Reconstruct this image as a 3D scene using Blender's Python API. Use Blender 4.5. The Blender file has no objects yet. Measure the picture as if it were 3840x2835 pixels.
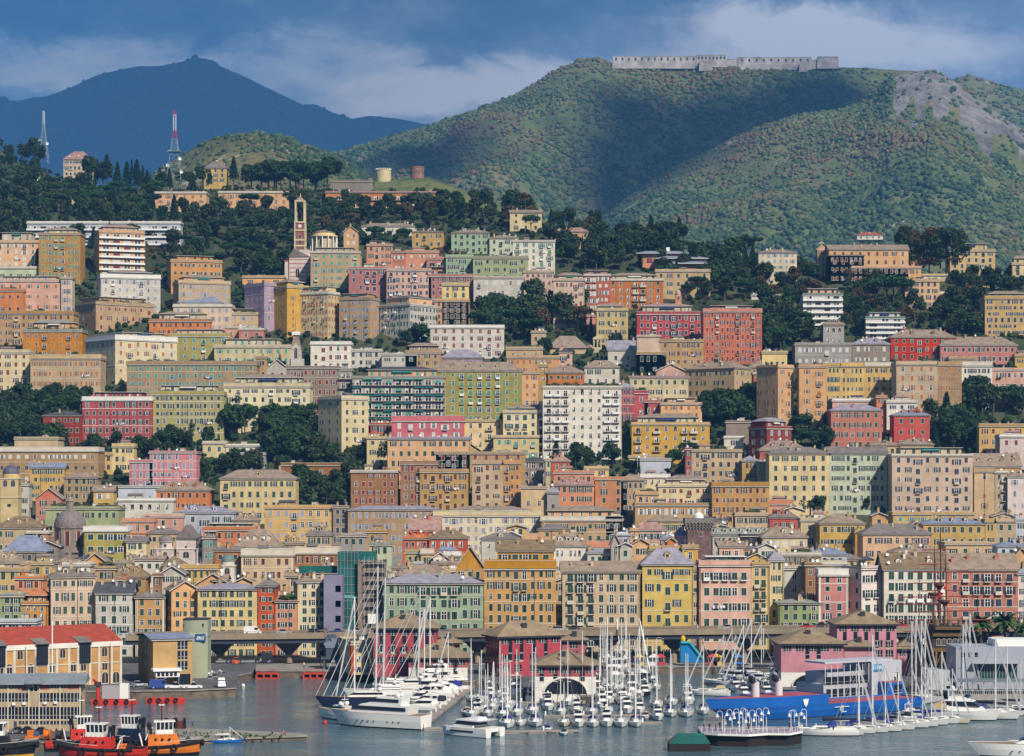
import bpy,bmesh,math,random
from mathutils import Vector,Matrix,noise
R = math.radians
random.seed(11)
SC = bpy.context.scene
# ---------------------------------------------------------------- camera, sky, sun, exposure
F,CX,YH,H = 8922.0,1920.0,1810.0,55.0       # focal length in photo pixels, horizon row, eye height (m)
cam = bpy.data.objects.new('camera',bpy.data.cameras.new('camera')); SC.collection.objects.link(cam)
cam.location = (0,0,H); cam.rotation_euler = (R(90),0,0)
cam.data.sensor_width = 36; cam.data.lens = F * 36 / 3840
cam.data.shift_y = (YH - 1417.5) / 3840
cam.data.clip_start = 1; cam.data.clip_end = 30000
SC.camera = cam
SUN_EL,SUN_AZ = 40,32                            # degrees; azimuth measured from behind the camera towards the right
SV = Vector((math.sin(R(SUN_AZ)) * math.cos(R(SUN_EL)),-math.cos(R(SUN_AZ)) * math.cos(R(SUN_EL)),math.sin(R(SUN_EL))))
sun = bpy.data.objects.new('sun',bpy.data.lights.new('sun','SUN')); SC.collection.objects.link(sun)
sun.rotation_euler = SV.to_track_quat('Z','Y').to_euler()
sun.data.energy = 3.9; sun.data.angle = R(2.0); sun.data.color = (1.0,0.92,0.80)
SC.view_settings.view_transform = 'Standard'; SC.view_settings.look = 'None'
SC.view_settings.exposure = 0.68; SC.view_settings.gamma = 1
SC.cycles.use_denoising = True
SC.cycles.max_bounces = 5; SC.cycles.diffuse_bounces = 2; SC.cycles.glossy_bounces = 2
SC.cycles.transmission_bounces = 2; SC.cycles.volume_bounces = 0; SC.cycles.transparent_max_bounces = 6
SC.cycles.caustics_reflective = False; SC.cycles.caustics_refractive = False
SC.cycles.use_adaptive_sampling = True
W = bpy.data.worlds.new('World'); SC.world = W; W.use_nodes = True

class NT:
 """Small helper for node trees."""
 def __init__(s,tree): s.t = tree; s.n = tree.nodes; s.l = tree.links
 def new(s,kind,**kw):
  nd = s.n.new(kind)
  for k,v in kw.items():
   if k.startswith('i_'): s.put(nd,k[2:].replace('_',' '),v)
   else: setattr(nd,k,v)
  return nd
 def put(s,nd,key,v):
  sock = nd.inputs[int(key)] if key.isdigit() else nd.inputs[key]
  if hasattr(v,'is_output'): s.l.new(v,sock)
  else: sock.default_value = v
 def math(s,op,a,b=0.0,c=None):
  nd = s.n.new('ShaderNodeMath'); nd.operation = op
  s.put(nd,'0',a); s.put(nd,'1',b)
  if c is not None: s.put(nd,'2',c)
  return nd.outputs[0]
 def mix(s,fac,a,b,blend='MIX'):
  nd = s.n.new('ShaderNodeMix'); nd.data_type = 'RGBA'; nd.blend_type = blend
  s.put(nd,'0',fac); s.put(nd,'6',a); s.put(nd,'7',b)
  return nd.outputs[2]
 def ramp(s,fac,stops):
  nd = s.n.new('ShaderNodeValToRGB'); s.put(nd,'0',fac)
  e = nd.color_ramp.elements
  e[0].position,e[1].position = stops[0][0],stops[-1][0]
  for p,c in stops[1:-1]: e.new(p)
  for k,(p,c) in enumerate(stops):
   e[k].position = p; e[k].color = c if len(c) == 4 else (*c,1)
  return nd.outputs[0]
 def noise(s,vec,scale,detail=4,rough=0.55,dist=0.0):
  nd = s.n.new('ShaderNodeTexNoise'); s.l.new(vec,nd.inputs['Vector'])
  nd.inputs['Scale'].default_value = scale; nd.inputs['Detail'].default_value = detail
  nd.inputs['Roughness'].default_value = rough; nd.inputs['Distortion'].default_value = dist
  return nd.outputs['Fac']

def build_sky():
 k = NT(W.node_tree); k.n.clear()
 out = k.new('ShaderNodeOutputWorld'); bg = k.new('ShaderNodeBackground'); bg.inputs[1].default_value = 0.1
 k.l.new(bg.outputs[0],out.inputs[0])
 sky = k.new('ShaderNodeTexSky'); sky.sky_type = 'NISHITA'; sky.sun_disc = False
 sky.sun_elevation = R(SUN_EL); sky.sun_rotation = math.atan2(SV.x,SV.y)
 tc = k.new('ShaderNodeTexCoord'); sep = k.new('ShaderNodeSeparateXYZ'); k.l.new(tc.outputs['Generated'],sep.inputs[0])
 X,Y,Z = sep.outputs
 hy = k.math('MAXIMUM',k.math('SQRT',k.math('ADD',k.math('MULTIPLY',X,X),k.math('MULTIPLY',Y,Y))),0.05)
 u = k.math('DIVIDE',X,hy); v = k.math('DIVIDE',Z,hy)
 cmb = k.new('ShaderNodeCombineXYZ'); k.l.new(u,cmb.inputs[0]); k.l.new(v,cmb.inputs[1])
 st = k.new('ShaderNodeVectorMath'); st.operation = 'MULTIPLY'; k.l.new(cmb.outputs[0],st.inputs[0]); st.inputs[1].default_value = (1,2.0,1)
 n1 = k.noise(st.outputs[0],13,10,0.66,0.9)
 n2 = k.noise(st.outputs[0],34,8,0.66,0.6)
 m = k.math('MULTIPLY',k.math('SUBTRACT',n1,0.5),1.0)
 m = k.math('ADD',m,k.math('MULTIPLY',k.math('SUBTRACT',n2,0.5),0.7))
 n3 = k.noise(st.outputs[0],26,6,0.6,0.2)      # ragged, billowing edges
 uw = k.math('ADD',u,k.math('MULTIPLY',k.math('SUBTRACT',n3,0.5),0.06)); vw = k.math('ADD',v,k.math('MULTIPLY',k.math('SUBTRACT',k.noise(st.outputs[0],19,8,0.65,0.5),0.5),0.045))
 for (px,py,sx,sy,wgt) in ((2950,130,330,90,1.0),(3450,250,420,80,.62),(1650,350,430,100,.72),(1050,190,330,60,.36),
                                  (230,290,420,80,.62),(3640,60,260,60,.10),(1500,40,230,40,.10),(2100,300,300,80,.45),(300,130,560,70,-.25),(2300,20,700,45,-.25),(1900,160,300,60,-.12)):
  du = k.math('DIVIDE',k.math('SUBTRACT',uw,(px - CX) / F),sx / F)
  dv = k.math('DIVIDE',k.math('SUBTRACT',vw,(YH - py) / F),sy / F)
  r2 = k.math('ADD',k.math('MULTIPLY',du,du),k.math('MULTIPLY',dv,dv))
  g = k.math('POWER',2.718,k.math('MULTIPLY',r2,-0.5))
  m = k.math('ADD',m,k.math('MULTIPLY',g,wgt))
 lf = k.math('MULTIPLY_ADD',u,-3.6,0.20); 
 nd = k.new('ShaderNodeClamp'); k.l.new(lf,nd.inputs[0]); lf = nd.outputs[0]
 m = k.math('ADD',m,0.22)
 grey = k.ramp(m,[(0.0,(0.70,1.35,2.30)),(0.22,(1.25,1.80,2.65)),(0.45,(2.5,2.95,3.7)),(0.68,(5.2,5.3,5.8)),(1.0,(8.6,8.2,8.0))])
 blue = k.ramp(m,[(0.0,(0.35,1.15,2.5)),(0.22,(0.6,1.55,3.0)),(0.45,(1.7,2.75,3.9)),(0.68,(3.7,4.3,5.1)),(1.0,(6.2,6.0,5.8))])
 cl = k.mix(lf,grey,blue)
 nd = k.new('ShaderNodeMapRange'); k.l.new(Z,nd.inputs[0]); nd.inputs[1].default_value = 0.25; nd.inputs[2].default_value = 0.6
 cover = k.math('SUBTRACT',1.0,k.math('MULTIPLY',nd.outputs[0],0.35))
 nd2 = k.new('ShaderNodeMapRange'); k.l.new(Z,nd2.inputs[0]); nd2.inputs[1].default_value = 0.2; nd2.inputs[2].default_value = 0.55; nd2.inputs[3].default_value = 0.66; nd2.inputs[4].default_value = 0.42
 sc_ = k.new('ShaderNodeVectorMath'); sc_.operation = 'SCALE'; k.l.new(cl,sc_.inputs[0]); k.l.new(nd2.outputs[0],sc_.inputs['Scale'])
 k.l.new(k.mix(cover,sky.outputs[0],sc_.outputs[0]),bg.inputs[0])
build_sky()

# ---------------------------------------------------------------- materials
MATS = {}
def lin(c): return tuple(pow((v / 255 + 0.055) / 1.055,2.4) if v / 255 > 0.04045 else v / 255 / 12.92 for v in c)
def mat(name,col,rough=0.8,metal=0.0,var=0.0,vscale=0.3,streak=0.0,bump=0.0,bscale=3.0,spec=0.3,col2=None):
 if name in MATS: return MATS[name]
 m = bpy.data.materials.new(name); m.use_nodes = True
 k = NT(m.node_tree); b = k.n['Principled BSDF']
 b.inputs['Roughness'].default_value = rough; b.inputs['Metallic'].default_value = metal
 b.inputs['Specular IOR Level'].default_value = spec
 c = (*col,1)
 b.inputs['Base Color'].default_value = c
 if var or streak or bump or col2:
  g = k.new('ShaderNodeNewGeometry'); pos = g.outputs['Position']
  col_s = c
  if var:
   n = k.noise(pos,vscale,5,0.6)
   dark = tuple(v * (1 - var) for v in col) if col2 is None else col2
   f = k.ramp(n,[(0.35,(0,0,0)),(0.65,(1,1,1))])
   col_s = k.mix(f,(*dark,1),(*[min(1,v * (1 + var * 0.35)) for v in col],1))
  if streak:
   mp = k.new('ShaderNodeMapping'); k.l.new(pos,mp.inputs[0]); mp.inputs['Scale'].default_value = (1.6,1.6,0.12)
   n = k.noise(mp.outputs[0],1.0,4,0.65)
   f = k.ramp(n,[(0.5,(0,0,0)),(0.78,(1,1,1))])
   f = k.math('MULTIPLY',f,streak)
   col_s = k.mix(f,col_s,(*[v * 0.45 + 0.02 for v in col],1))
  if name.startswith('plaster') and hasattr(col_s,'is_output'):      # no two houses were painted from one tin
   oi = k.new('ShaderNodeObjectInfo'); hs = k.new('ShaderNodeHueSaturation'); k.l.new(col_s,hs.inputs['Color'])
   k.l.new(k.math('MULTIPLY_ADD',oi.outputs['Random'],.24,.80),hs.inputs['Value']); k.l.new(k.math('MULTIPLY_ADD',k.math('FRACT',k.math('MULTIPLY',oi.outputs['Random'],7.3)),.24,.90),hs.inputs['Saturation']); col_s = hs.outputs[0]
  if hasattr(col_s,'is_output'): k.l.new(col_s,b.inputs['Base Color'])
  if bump:
   bp = k.new('ShaderNodeBump'); bp.inputs['Strength'].default_value = bump
   k.l.new(k.noise(pos,bscale,4),bp.inputs['Height']); k.l.new(bp.outputs[0],b.inputs['Normal'])
 MATS[name] = m
 return m

WALLC = {  # plaster colours, as the photograph shows them in flat light (sRGB); scaled to albedo below
 'cr': (226,207,160),'cy': (226,200,138),'py': (216,188,112),'ly': (216,180,104),'ye': (212,168,78),'oc': (204,146,44),'ok': (196,150,84),
 'or': (214,128,62),'ro': (200,86,50),'pe': (226,176,124),'pb': (220,192,166),'sa': (222,150,116),'sp': (224,174,152),'co': (208,124,100),
 'rs': (186,78,82),'pk': (212,124,132),'dp': (196,116,108),'rd': (200,62,44),'ma': (150,60,56),'wh': (232,224,208),'wp': (226,208,200),
 'wg': (206,200,186),'be': (206,178,138),'ta': (188,152,106),'br': (170,118,76),'gy': (170,164,158),'mt': (160,188,150),'sg': (166,176,130),
 'og': (140,156,96),'ol': (172,160,84),'lg': (196,206,172),'lv': (176,152,172),'st': (150,136,124),'gl': (196,202,214),'lp': (206,146,158),
 'hp': (186,86,98),'tn': (192,154,92),'wo': (214,146,60),'dk': (48,42,58)}
def sat(c,k=0.93):
 g = 0.3 * c[0] + 0.59 * c[1] + 0.11 * c[2]
 return tuple(max(0.01,g + (v - g) * k) for v in c)
def wall_mat(key):
 c = tuple(.86 * (v * .96 + e * .04) for v,e in zip(sat(lin(WALLC[key])),(.62,.50,.33)))
 return mat('plaster_' + key,c,0.92,var=0.2,vscale=0.2,streak=0.5,spec=0.15)
ROOFC = {'s': (0.185,0.158,0.145),'t': (0.27,0.205,0.155),'r': (0.36,0.085,0.04),'b': (0.20,0.23,0.32),'d': (0.07,0.07,0.085),'p': (0.33,0.20,0.17),
         'g': (0.24,0.26,0.22),'w': (0.5,0.5,0.52),'n': (0.20,0.145,0.085),'v': (0.05,0.15,0.12),'o': (0.42,0.15,0.06),'l': (0.27,0.25,0.30)}
def roof_mat(key):
 n = 'roof_' + key
 if n in MATS: return MATS[n]
 c = ROOFC[key]
 m = mat(n,c,0.85,var=0.3,vscale=0.45,streak=0.0,spec=0.25,bump=0.25,bscale=2.5)
 return m
SHC = {'g': (0.012,0.05,0.042),'b': (0.02,0.035,0.07),'n': (0.11,0.035,0.02),'o': (0.36,0.13,0.025),'r': (0.17,0.025,0.025),'l': (0.26,0.28,0.36),
       't': (0.06,0.28,0.24),'e': (0.09,0.24,0.13),'d': (0.022,0.022,0.03),'w': (0.55,0.55,0.53)}
def sh_mat(key): return mat('shutter_' + key,SHC[key],0.7,spec=0.3)
GLASS = mat('window_glass',(0.012,0.016,0.026),0.12,spec=0.6)
WHITE = mat('white_paint',(0.72,0.71,0.68),0.6)
CURT = mat('curtain',(0.5,0.5,0.47),0.9)
TRIM = mat('stone_trim',(0.56,0.50,0.40),0.9,var=0.15,vscale=0.3)
TRIMW = mat('white_trim',(0.66,0.63,0.57),0.9,var=0.12,vscale=0.3)
IRON = mat('dark_iron',(0.03,0.032,0.036),0.6)
STONE = mat('grey_stone',(0.27,0.25,0.22),0.95,var=0.3,vscale=0.4,bump=0.4)
CONC = mat('concrete',(0.30,0.28,0.25),0.9,var=0.25,vscale=0.2,streak=0.3)
BRICK = mat('brick_red',(0.30,0.10,0.065),0.9,var=0.25,vscale=0.5)
STEEL = mat('galvanised_steel',(0.42,0.44,0.46),0.45,metal=0.4)
ALU = mat('bare_aluminium',(0.62,0.62,0.62),0.4,metal=0.25)

# ---------------------------------------------------------------- mesh building
class MB:
 def __init__(s): s.v = []; s.f = []; s.mi = []; s.m = []
 def mid(s,m):
  if m not in s.m: s.m.append(m)
  return s.m.index(m)
 def poly(s,pts,m):
  b = len(s.v); s.v.extend(tuple(p) for p in pts); s.f.append(tuple(range(b,b + len(pts)))); s.mi.append(s.mid(m))
 def box(s,x0,y0,z0,x1,y1,z1,m,skip=''):
  b = len(s.v); i = s.mid(m)
  s.v.extend([(x0,y0,z0),(x1,y0,z0),(x1,y1,z0),(x0,y1,z0),(x0,y0,z1),(x1,y0,z1),(x1,y1,z1),(x0,y1,z1)])
  for key,q in (('f',(0,1,5,4)),('r',(1,2,6,5)),('k',(2,3,7,6)),('l',(3,0,4,7)),('t',(4,5,6,7)),('b',(3,2,1,0))):
   if key in skip: continue
   s.f.append(tuple(b + k for k in q)); s.mi.append(i)
 def prism(s,pts,z0,z1,m,top=True,bottom=True,topm=None):
  n = len(pts); b = len(s.v); i = s.mid(m)
  s.v.extend((p[0],p[1],z0) for p in pts); s.v.extend((p[0],p[1],z1) for p in pts)
  for k in range(n):
   j = (k + 1) % n; s.f.append((b + k,b + j,b + n + j,b + n + k)); s.mi.append(i)
  if top: s.f.append(tuple(b + n + k for k in range(n))); s.mi.append(s.mid(topm) if topm else i)
  if bottom: s.f.append(tuple(b + n - 1 - k for k in range(n))); s.mi.append(i)
 def tube(s,p0,p1,r0,r1,m,n=6,caps=True):
  p0,p1 = Vector(p0),Vector(p1); d = (p1 - p0)
  if d.length < 1e-6: return
  d.normalize(); a = d.orthogonal().normalized(); c = d.cross(a)
  b = len(s.v); i = s.mid(m)
  for p,r in ((p0,r0),(p1,r1)):
   for k in range(n):
    t = 2 * math.pi * k / n; s.v.append(tuple(p + a * (math.cos(t) * r) + c * (math.sin(t) * r)))
  for k in range(n):
   j = (k + 1) % n; s.f.append((b + k,b + j,b + n + j,b + n + k)); s.mi.append(i)
  if caps:
   s.f.append(tuple(b + n + k for k in range(n))); s.mi.append(i)
   s.f.append(tuple(b + n - 1 - k for k in range(n))); s.mi.append(i)
 def lathe(s,prof,m,n=16,x=0,y=0,a0=0.0,a1=2 * math.pi,mats=None):
  full = abs(a1 - a0 - 2 * math.pi) < 1e-6; c = n if full else n + 1; b = len(s.v)
  for r,z in prof:
   for k in range(c):
    t = a0 + (a1 - a0) * k / n; s.v.append((x + r * math.cos(t),y + r * math.sin(t),z))
  for q in range(len(prof) - 1):
   i = s.mid(mats[q] if mats else m)
   for k in range(n):
    j = (k + 1) % c if full else k + 1
    s.f.append((b + q * c + k,b + q * c + j,b + (q + 1) * c + j,b + (q + 1) * c + k)); s.mi.append(i)
 def ball(s,c,r,m,n=8,sq=(1,1,1)):
  pr = [(max(1e-3,math.sin(math.pi * k / n)),-math.cos(math.pi * k / n)) for k in range(n + 1)]
  b = len(s.v); s.lathe(pr,m,n + 2)
  for q in range(b,len(s.v)):
   v = s.v[q]; s.v[q] = (c[0] + v[0] * r * sq[0],c[1] + v[1] * r * sq[1],c[2] + v[2] * r * sq[2])
 def xform(s,M,b=0):
  for q in range(b,len(s.v)): s.v[q] = tuple(M @ Vector(s.v[q]))
 def mesh(s,name,smooth=False):
  me = bpy.data.meshes.new(name); me.from_pydata(s.v,[],s.f)
  for m in s.m: me.materials.append(m)
  me.polygons.foreach_set('material_index',s.mi)
  if smooth: me.polygons.foreach_set('use_smooth',[True] * len(me.polygons))
  me.update(); return me
 def build(s,name,parent=None,smooth=False,loc=None):
  return link(name,s.mesh(name,smooth),parent,loc)
COL = SC.collection
def link(name,me,parent=None,loc=None,rz=0,scale=None):
 o = bpy.data.objects.new(name,me); COL.objects.link(o)
 if parent is not None: o.parent = parent
 if loc is not None: o.location = loc
 if rz: o.rotation_euler = (0,0,rz)
 if scale is not None: o.scale = scale
 return o
def tag(o,label=None,cat=None,group=None,kind=None):
 if label: o['label'] = label
 if cat: o['category'] = cat
 if group: o['group'] = group
 if kind: o['kind'] = kind
 return o
def thing(name,loc,label,cat,rz=0,group=None):
 o = bpy.data.objects.new(name,None); COL.objects.link(o); o.location = loc; o.rotation_euler = (0,0,rz); o.empty_display_size = 1
 return tag(o,label,cat,group)
def copy_tree(o,parent=None,loc=None,rz=None,scale=None):
 kids = KIDS.get(o.name)
 if kids is None:
  kids = KIDS[o.name] = list(o.children)
 c = o.copy(); COL.objects.link(c)
 if parent is not None: c.parent = parent
 if loc is not None: c.location = loc
 if rz is not None: c.rotation_euler = (0,0,rz)
 if scale is not None: c.scale = scale
 for ch in kids: copy_tree(ch,c)
 return c
KIDS = {}
def wx(px,D): return (px - CX) * D / F
def wz(py,D): return H + (YH - py) * D / F
def gd(py,z=0.0): return F * (H - z) / (py - YH)      # distance at which a level z shows in row py
# ---------------------------------------------------------------- terrain
PROF = [(2560,655),(2465,715),(2240,900),(2080,980),(1950,1020),(1800,1070),(1600,1130),(1400,1200),(1200,1280),(1000,1370),(900,1430),(800,1520),(700,1650),(640,1750),(560,1900),(480,2100)]
RIDGE = [(-600,500),(0,545),(110,610),(300,690),(600,705),(760,700),(1000,705),(1250,715),(1500,740),(1750,760),(1900,800),(2050,830),(2300,870),(2500,925),(2700,945),(3000,985),(3250,1000),(3550,1040),(3840,1070),(4400,1100)]
def interp(tab,x):
 if x <= tab[0][0]: return tab[0][1]
 for (a,b),(c,d) in zip(tab,tab[1:]):
  if x <= c: return b + (d - b) * (x - a) / (c - a)
 return tab[-1][1]
PR = sorted(PROF); PD = [(d,r) for r,d in PROF]
def ridge(px): return interp(RIDGE,px)
def D_of(px,row):
 """Distance of the ground that shows in photo row ROW."""
 return interp(PR,max(row,ridge(px) + 2))
def ground_z(px,D):
 r = ridge(px); dr = interp(PR,r)
 if D <= dr: return wz(interp(PD,D),D) if D > 690 else 2.2
 t = D - dr
 return wz(r,dr) - min(t * 0.42,160 + t * 0.02)
def terrain():
 mb = MB(); cols = list(range(-700,4541,40))
 Ds = [690] + list(range(700,1900,12)) + list(range(1900,2500,60))
 g = mat('hillside_ground',(0.055,0.062,0.028),0.95,var=0.5,vscale=0.05,bump=0.5,bscale=0.6,col2=(0.028,0.038,0.014))
 st = mat('town_paving',(0.20,0.185,0.17),0.9,var=0.25,vscale=0.08)
 for D in Ds:
  for c in cols:
   z = ground_z(c,D)
   if D > 1010: z += (noise.noise(Vector((c * 0.012,D * 0.03,3.1)))) * 1.6 - 0.8
   mb.v.append((wx(c,D),D,z))
 n = len(cols)
 for a in range(len(Ds) - 1):
  m = mb.mid(st if Ds[a] < 1000 else g)
  for b in range(n - 1):
   mb.f.append((a * n + b,a * n + b + 1,(a + 1) * n + b + 1,(a + 1) * n + b)); mb.mi.append(m)
 q = mat('quay_wall_stone',(0.21,0.19,0.16),0.95,var=0.35,vscale=0.5,streak=0.4)
 for b in range(n - 1):     # the quay face down to the sea bed
  x0,x1 = mb.v[b][0],mb.v[b + 1][0]
  mb.poly([(x0,690,-4),(x1,690,-4),(x1,690,2.2),(x0,690,2.2)],q)
 tag(mb.build('ground',smooth=False),kind='structure')
terrain()

def water():
 m = bpy.data.materials.new('sea_water'); m.use_nodes = True
 k = NT(m.node_tree); b = k.n['Principled BSDF']
 b.inputs['Base Color'].default_value = (0.065,0.12,0.145,1); b.inputs['Roughness'].default_value = 0.10
 b.inputs['Specular IOR Level'].default_value = 0.6; b.inputs['IOR'].default_value = 1.33
 g = k.new('ShaderNodeNewGeometry')
 mp = k.new('ShaderNodeMapping'); k.l.new(g.outputs['Position'],mp.inputs[0]); mp.inputs['Scale'].default_value = (0.55,1.0,1)
 n1 = k.noise(mp.outputs[0],0.55,3,0.6,0.3); n2 = k.noise(mp.outputs[0],0.06,3,0.5)
 amp = k.ramp(n2,[(0.38,(0.25,0.25,0.25)),(0.62,(1,1,1))])
 h = k.math('MULTIPLY',n1,amp)
 bp = k.new('ShaderNodeBump'); bp.inputs['Strength'].default_value = 0.85; bp.inputs['Distance'].default_value = 0.8
 k.l.new(h,bp.inputs['Height']); k.l.new(bp.outputs[0],b.inputs['Normal'])
 mb = MB(); mb.poly([(-5000,-900,0),(5000,-900,0),(5000,690,0),(-5000,690,0)],m)
 tag(mb.build('sea_water'),kind='structure')
water()

# ---------------------------------------------------------------- far hills and the mountain
def hill_material(name,a,b,c,rock=None,scale=0.02,rockmask=None):
 m = bpy.data.materials.new(name); m.use_nodes = True
 k = NT(m.node_tree); bs = k.n['Principled BSDF']; bs.inputs['Roughness'].default_value = 1; bs.inputs['Specular IOR Level'].default_value = 0.05
 g = k.new('ShaderNodeNewGeometry'); pos = g.outputs['Position']
 n = k.noise(pos,scale * 0.35,6,0.62,0.6); n2 = k.noise(pos,scale * 2.4,5,0.65)
 nn = k.math('ADD',k.math('MULTIPLY',n,0.62),k.math('MULTIPLY',n2,0.38))
 col = k.ramp(nn,[(0.36,a),(0.5,b),(0.64,c)])
 if rock:
  n3 = k.noise(pos,scale * 0.45,7,0.7,0.5)
  f = k.ramp(n3,[(rock[1],(0,0,0)),(rock[1] + 0.05,(1,1,1))])
  col = k.mix(f,col,(*rock[0],1))
 k.l.new(col,bs.inputs['Base Color'])
 bp = k.new('ShaderNodeBump'); bp.inputs['Strength'].default_value = 1.0; bp.inputs['Distance'].default_value = 6
 vo = k.new('ShaderNodeTexVoronoi'); vo.inputs['Scale'].default_value = 0.14; k.l.new(pos,vo.inputs['Vector'])
 k.l.new(k.math('SUBTRACT',n2,k.math('MULTIPLY',vo.outputs['Distance'],0.4)),bp.inputs['Height']); k.l.new(bp.outputs[0],bs.inputs['Normal'])
 return m
HILLS = []
def hill(name,sil,Dr,Db,zb,m,step=12,nt=46,gully=20.0,seed=1.0,shape=1.0,back=900,rock_fn=None,mrock=None):
 """A hill whose crest runs through the given skyline; its slope comes down towards the town and on behind the crest."""
 mb = MB(); mi = mb.mid(m); x0,x1 = sil[0][0],sil[-1][0]
 cols = [x0 + step * q for q in range(int((x1 - x0) / step) + 1)]
 rows = []
 def at(c,t):
  D = (Db if not callable(Db) else Db(c)) * (1 - t) + (Dr if not callable(Dr) else Dr(c)) * t
  zr = wz(interp(sil,c),Dr if not callable(Dr) else Dr(c))
  zz = zb + (zr - zb) * pow(max(t,0),shape)
  w = min(1,(1 - t) * 5) * min(1,t * 3)
  p = Vector((wx(c,D) * 0.0045,D * 0.0028,seed))
  zz += gully * w * (noise.noise(p) * 1.5 + noise.noise(p * 2.3) * 0.8 + noise.noise(p * 6) * 0.3)
  zz += (noise.noise(Vector((c * 0.09,seed,4))) + noise.noise(Vector((c * 0.21,seed,8)))) * (Dr if not callable(Dr) else Dr(c)) / F * 1.6 * t
  return D,zz
 HILLS.append((at,sil))
 for q in range(nt + 1):
  for c in cols:
   D,z = at(c,q / nt); mb.v.append((wx(c,D),D,z))
 for b in (0.35,1.0):
  for c in cols:
   D,z = at(c,1.0); D2 = D + back * b; mb.v.append((wx(c,D2),D2,z - back * b * 0.5))
 n = len(cols)
 for a in range(nt + 2):
  for b in range(n - 1):
   i = mi
   if rock_fn and a <= nt and rock_fn(cols[b],a / nt): i = mb.mid(mrock)
   mb.f.append((a * n + b,a * n + b + 1,(a + 1) * n + b + 1,(a + 1) * n + b)); mb.mi.append(i)
 return tag(mb.build(name,smooth=True),kind='structure')
GR = ((0.040,0.055,0.020),(0.075,0.085,0.032),(0.13,0.115,0.05))
hm_sunny = hill_material('scrub_hillside',(0.065,0.10,0.038),(0.12,0.145,0.052),(0.20,0.165,0.085),((0.36,0.32,0.24),0.63))
hm_knoll = hill_material('dry_knoll',(0.075,0.095,0.035),(0.14,0.13,0.05),(0.22,0.17,0.075),((0.40,0.34,0.22),0.56),0.03)
hm_dark = hill_material('far_mountain',(0.018,0.035,0.022),(0.028,0.045,0.026),(0.05,0.06,0.035),None,0.008)
hm_rock = hill_material('bare_rock_face',(0.10,0.095,0.09),(0.20,0.185,0.175),(0.34,0.31,0.29),((0.07,0.085,0.045),0.64),0.035)
SIL_A = [(1040,640),(1160,600),(1287,566),(1400,528),(1520,492),(1613,468),(1700,435),(1790,410),(1920,358),(2006,310),(2092,257),(2170,228),(2246,212),(2300,245),(2340,248),(2600,248),(2720,240),(2900,250),(3050,255),(3138,252),(3250,255),(3378,264),(3440,268),(3520,300),(3700,420),(3900,520),(4300,640)]
SIL_B = [(1900,990),(2060,930),(2180,862),(2280,798),(2349,738),(2520,626),(2640,572),(2735,523),(2860,470),(2992,432),(3138,412),(3220,390),(3280,345),(3335,290),(3400,270),(3490,262),(3540,280),(3593,309),(3650,350),(3722,412),(3770,440),(3807,468),(3860,500),(4000,560),(4400,700)]
SIL_C = [(3300,420),(3480,330),(3576,296),(3636,279),(3700,300),(3760,318),(3840,335),(4000,350),(4400,400)]
SIL_D = [(520,690),(618,622),(686,578),(772,527),(850,505),(935,497),(1005,503),(1072,518),(1201,560),(1287,600),(1373,652),(1480,720)]
SIL_E = [(-700,420),(-300,350),(0,362),(51,382),(120,366),(172,362),(257,332),(360,283),(446,262),(515,249),(600,247),(680,232),(729,217),(770,220),(806,228),(832,253),(901,279),(987,322),(1060,357),(1133,392),(1184,391),(1244,420),(1321,446),(1390,434),(1501,446),(1613,470),(1800,500),(2100,560),(2600,700)]
hill('mountain',SIL_E,14000,9600,120,hm_dark,14,30,60,7.0,1.0,1200)
hill('hill',SIL_C,6000,4900,200,hm_sunny,16,24,20,5.0,0.9)
def near_foot(c): return 3000 + 870 * max(0,min(1,(c - 1900) / 500))
hill('hill',SIL_A,4690,near_foot,150,hm_sunny,12,64,46,1.0,0.86)
def is_rock(c,t):
 w = noise.noise(Vector((c * 0.02,t * 6,2))) * 0.16 + noise.noise(Vector((c * 0.06,t * 20,5))) * 0.07
 return c > 3350 + 60 * w and t > 0.80 + w * .9 - max(0,(3560 - c)) * 0.0001 and not (noise.noise(Vector((c * 0.012,t * 9,9))) > 0.42)
hill('hill',SIL_B,4130,2730,110,hm_sunny,10,70,34,2.0,0.9,400,is_rock,hm_rock)
hill('hill',SIL_D,2900,2300,150,hm_knoll,10,40,10,3.0,0.8)

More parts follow.
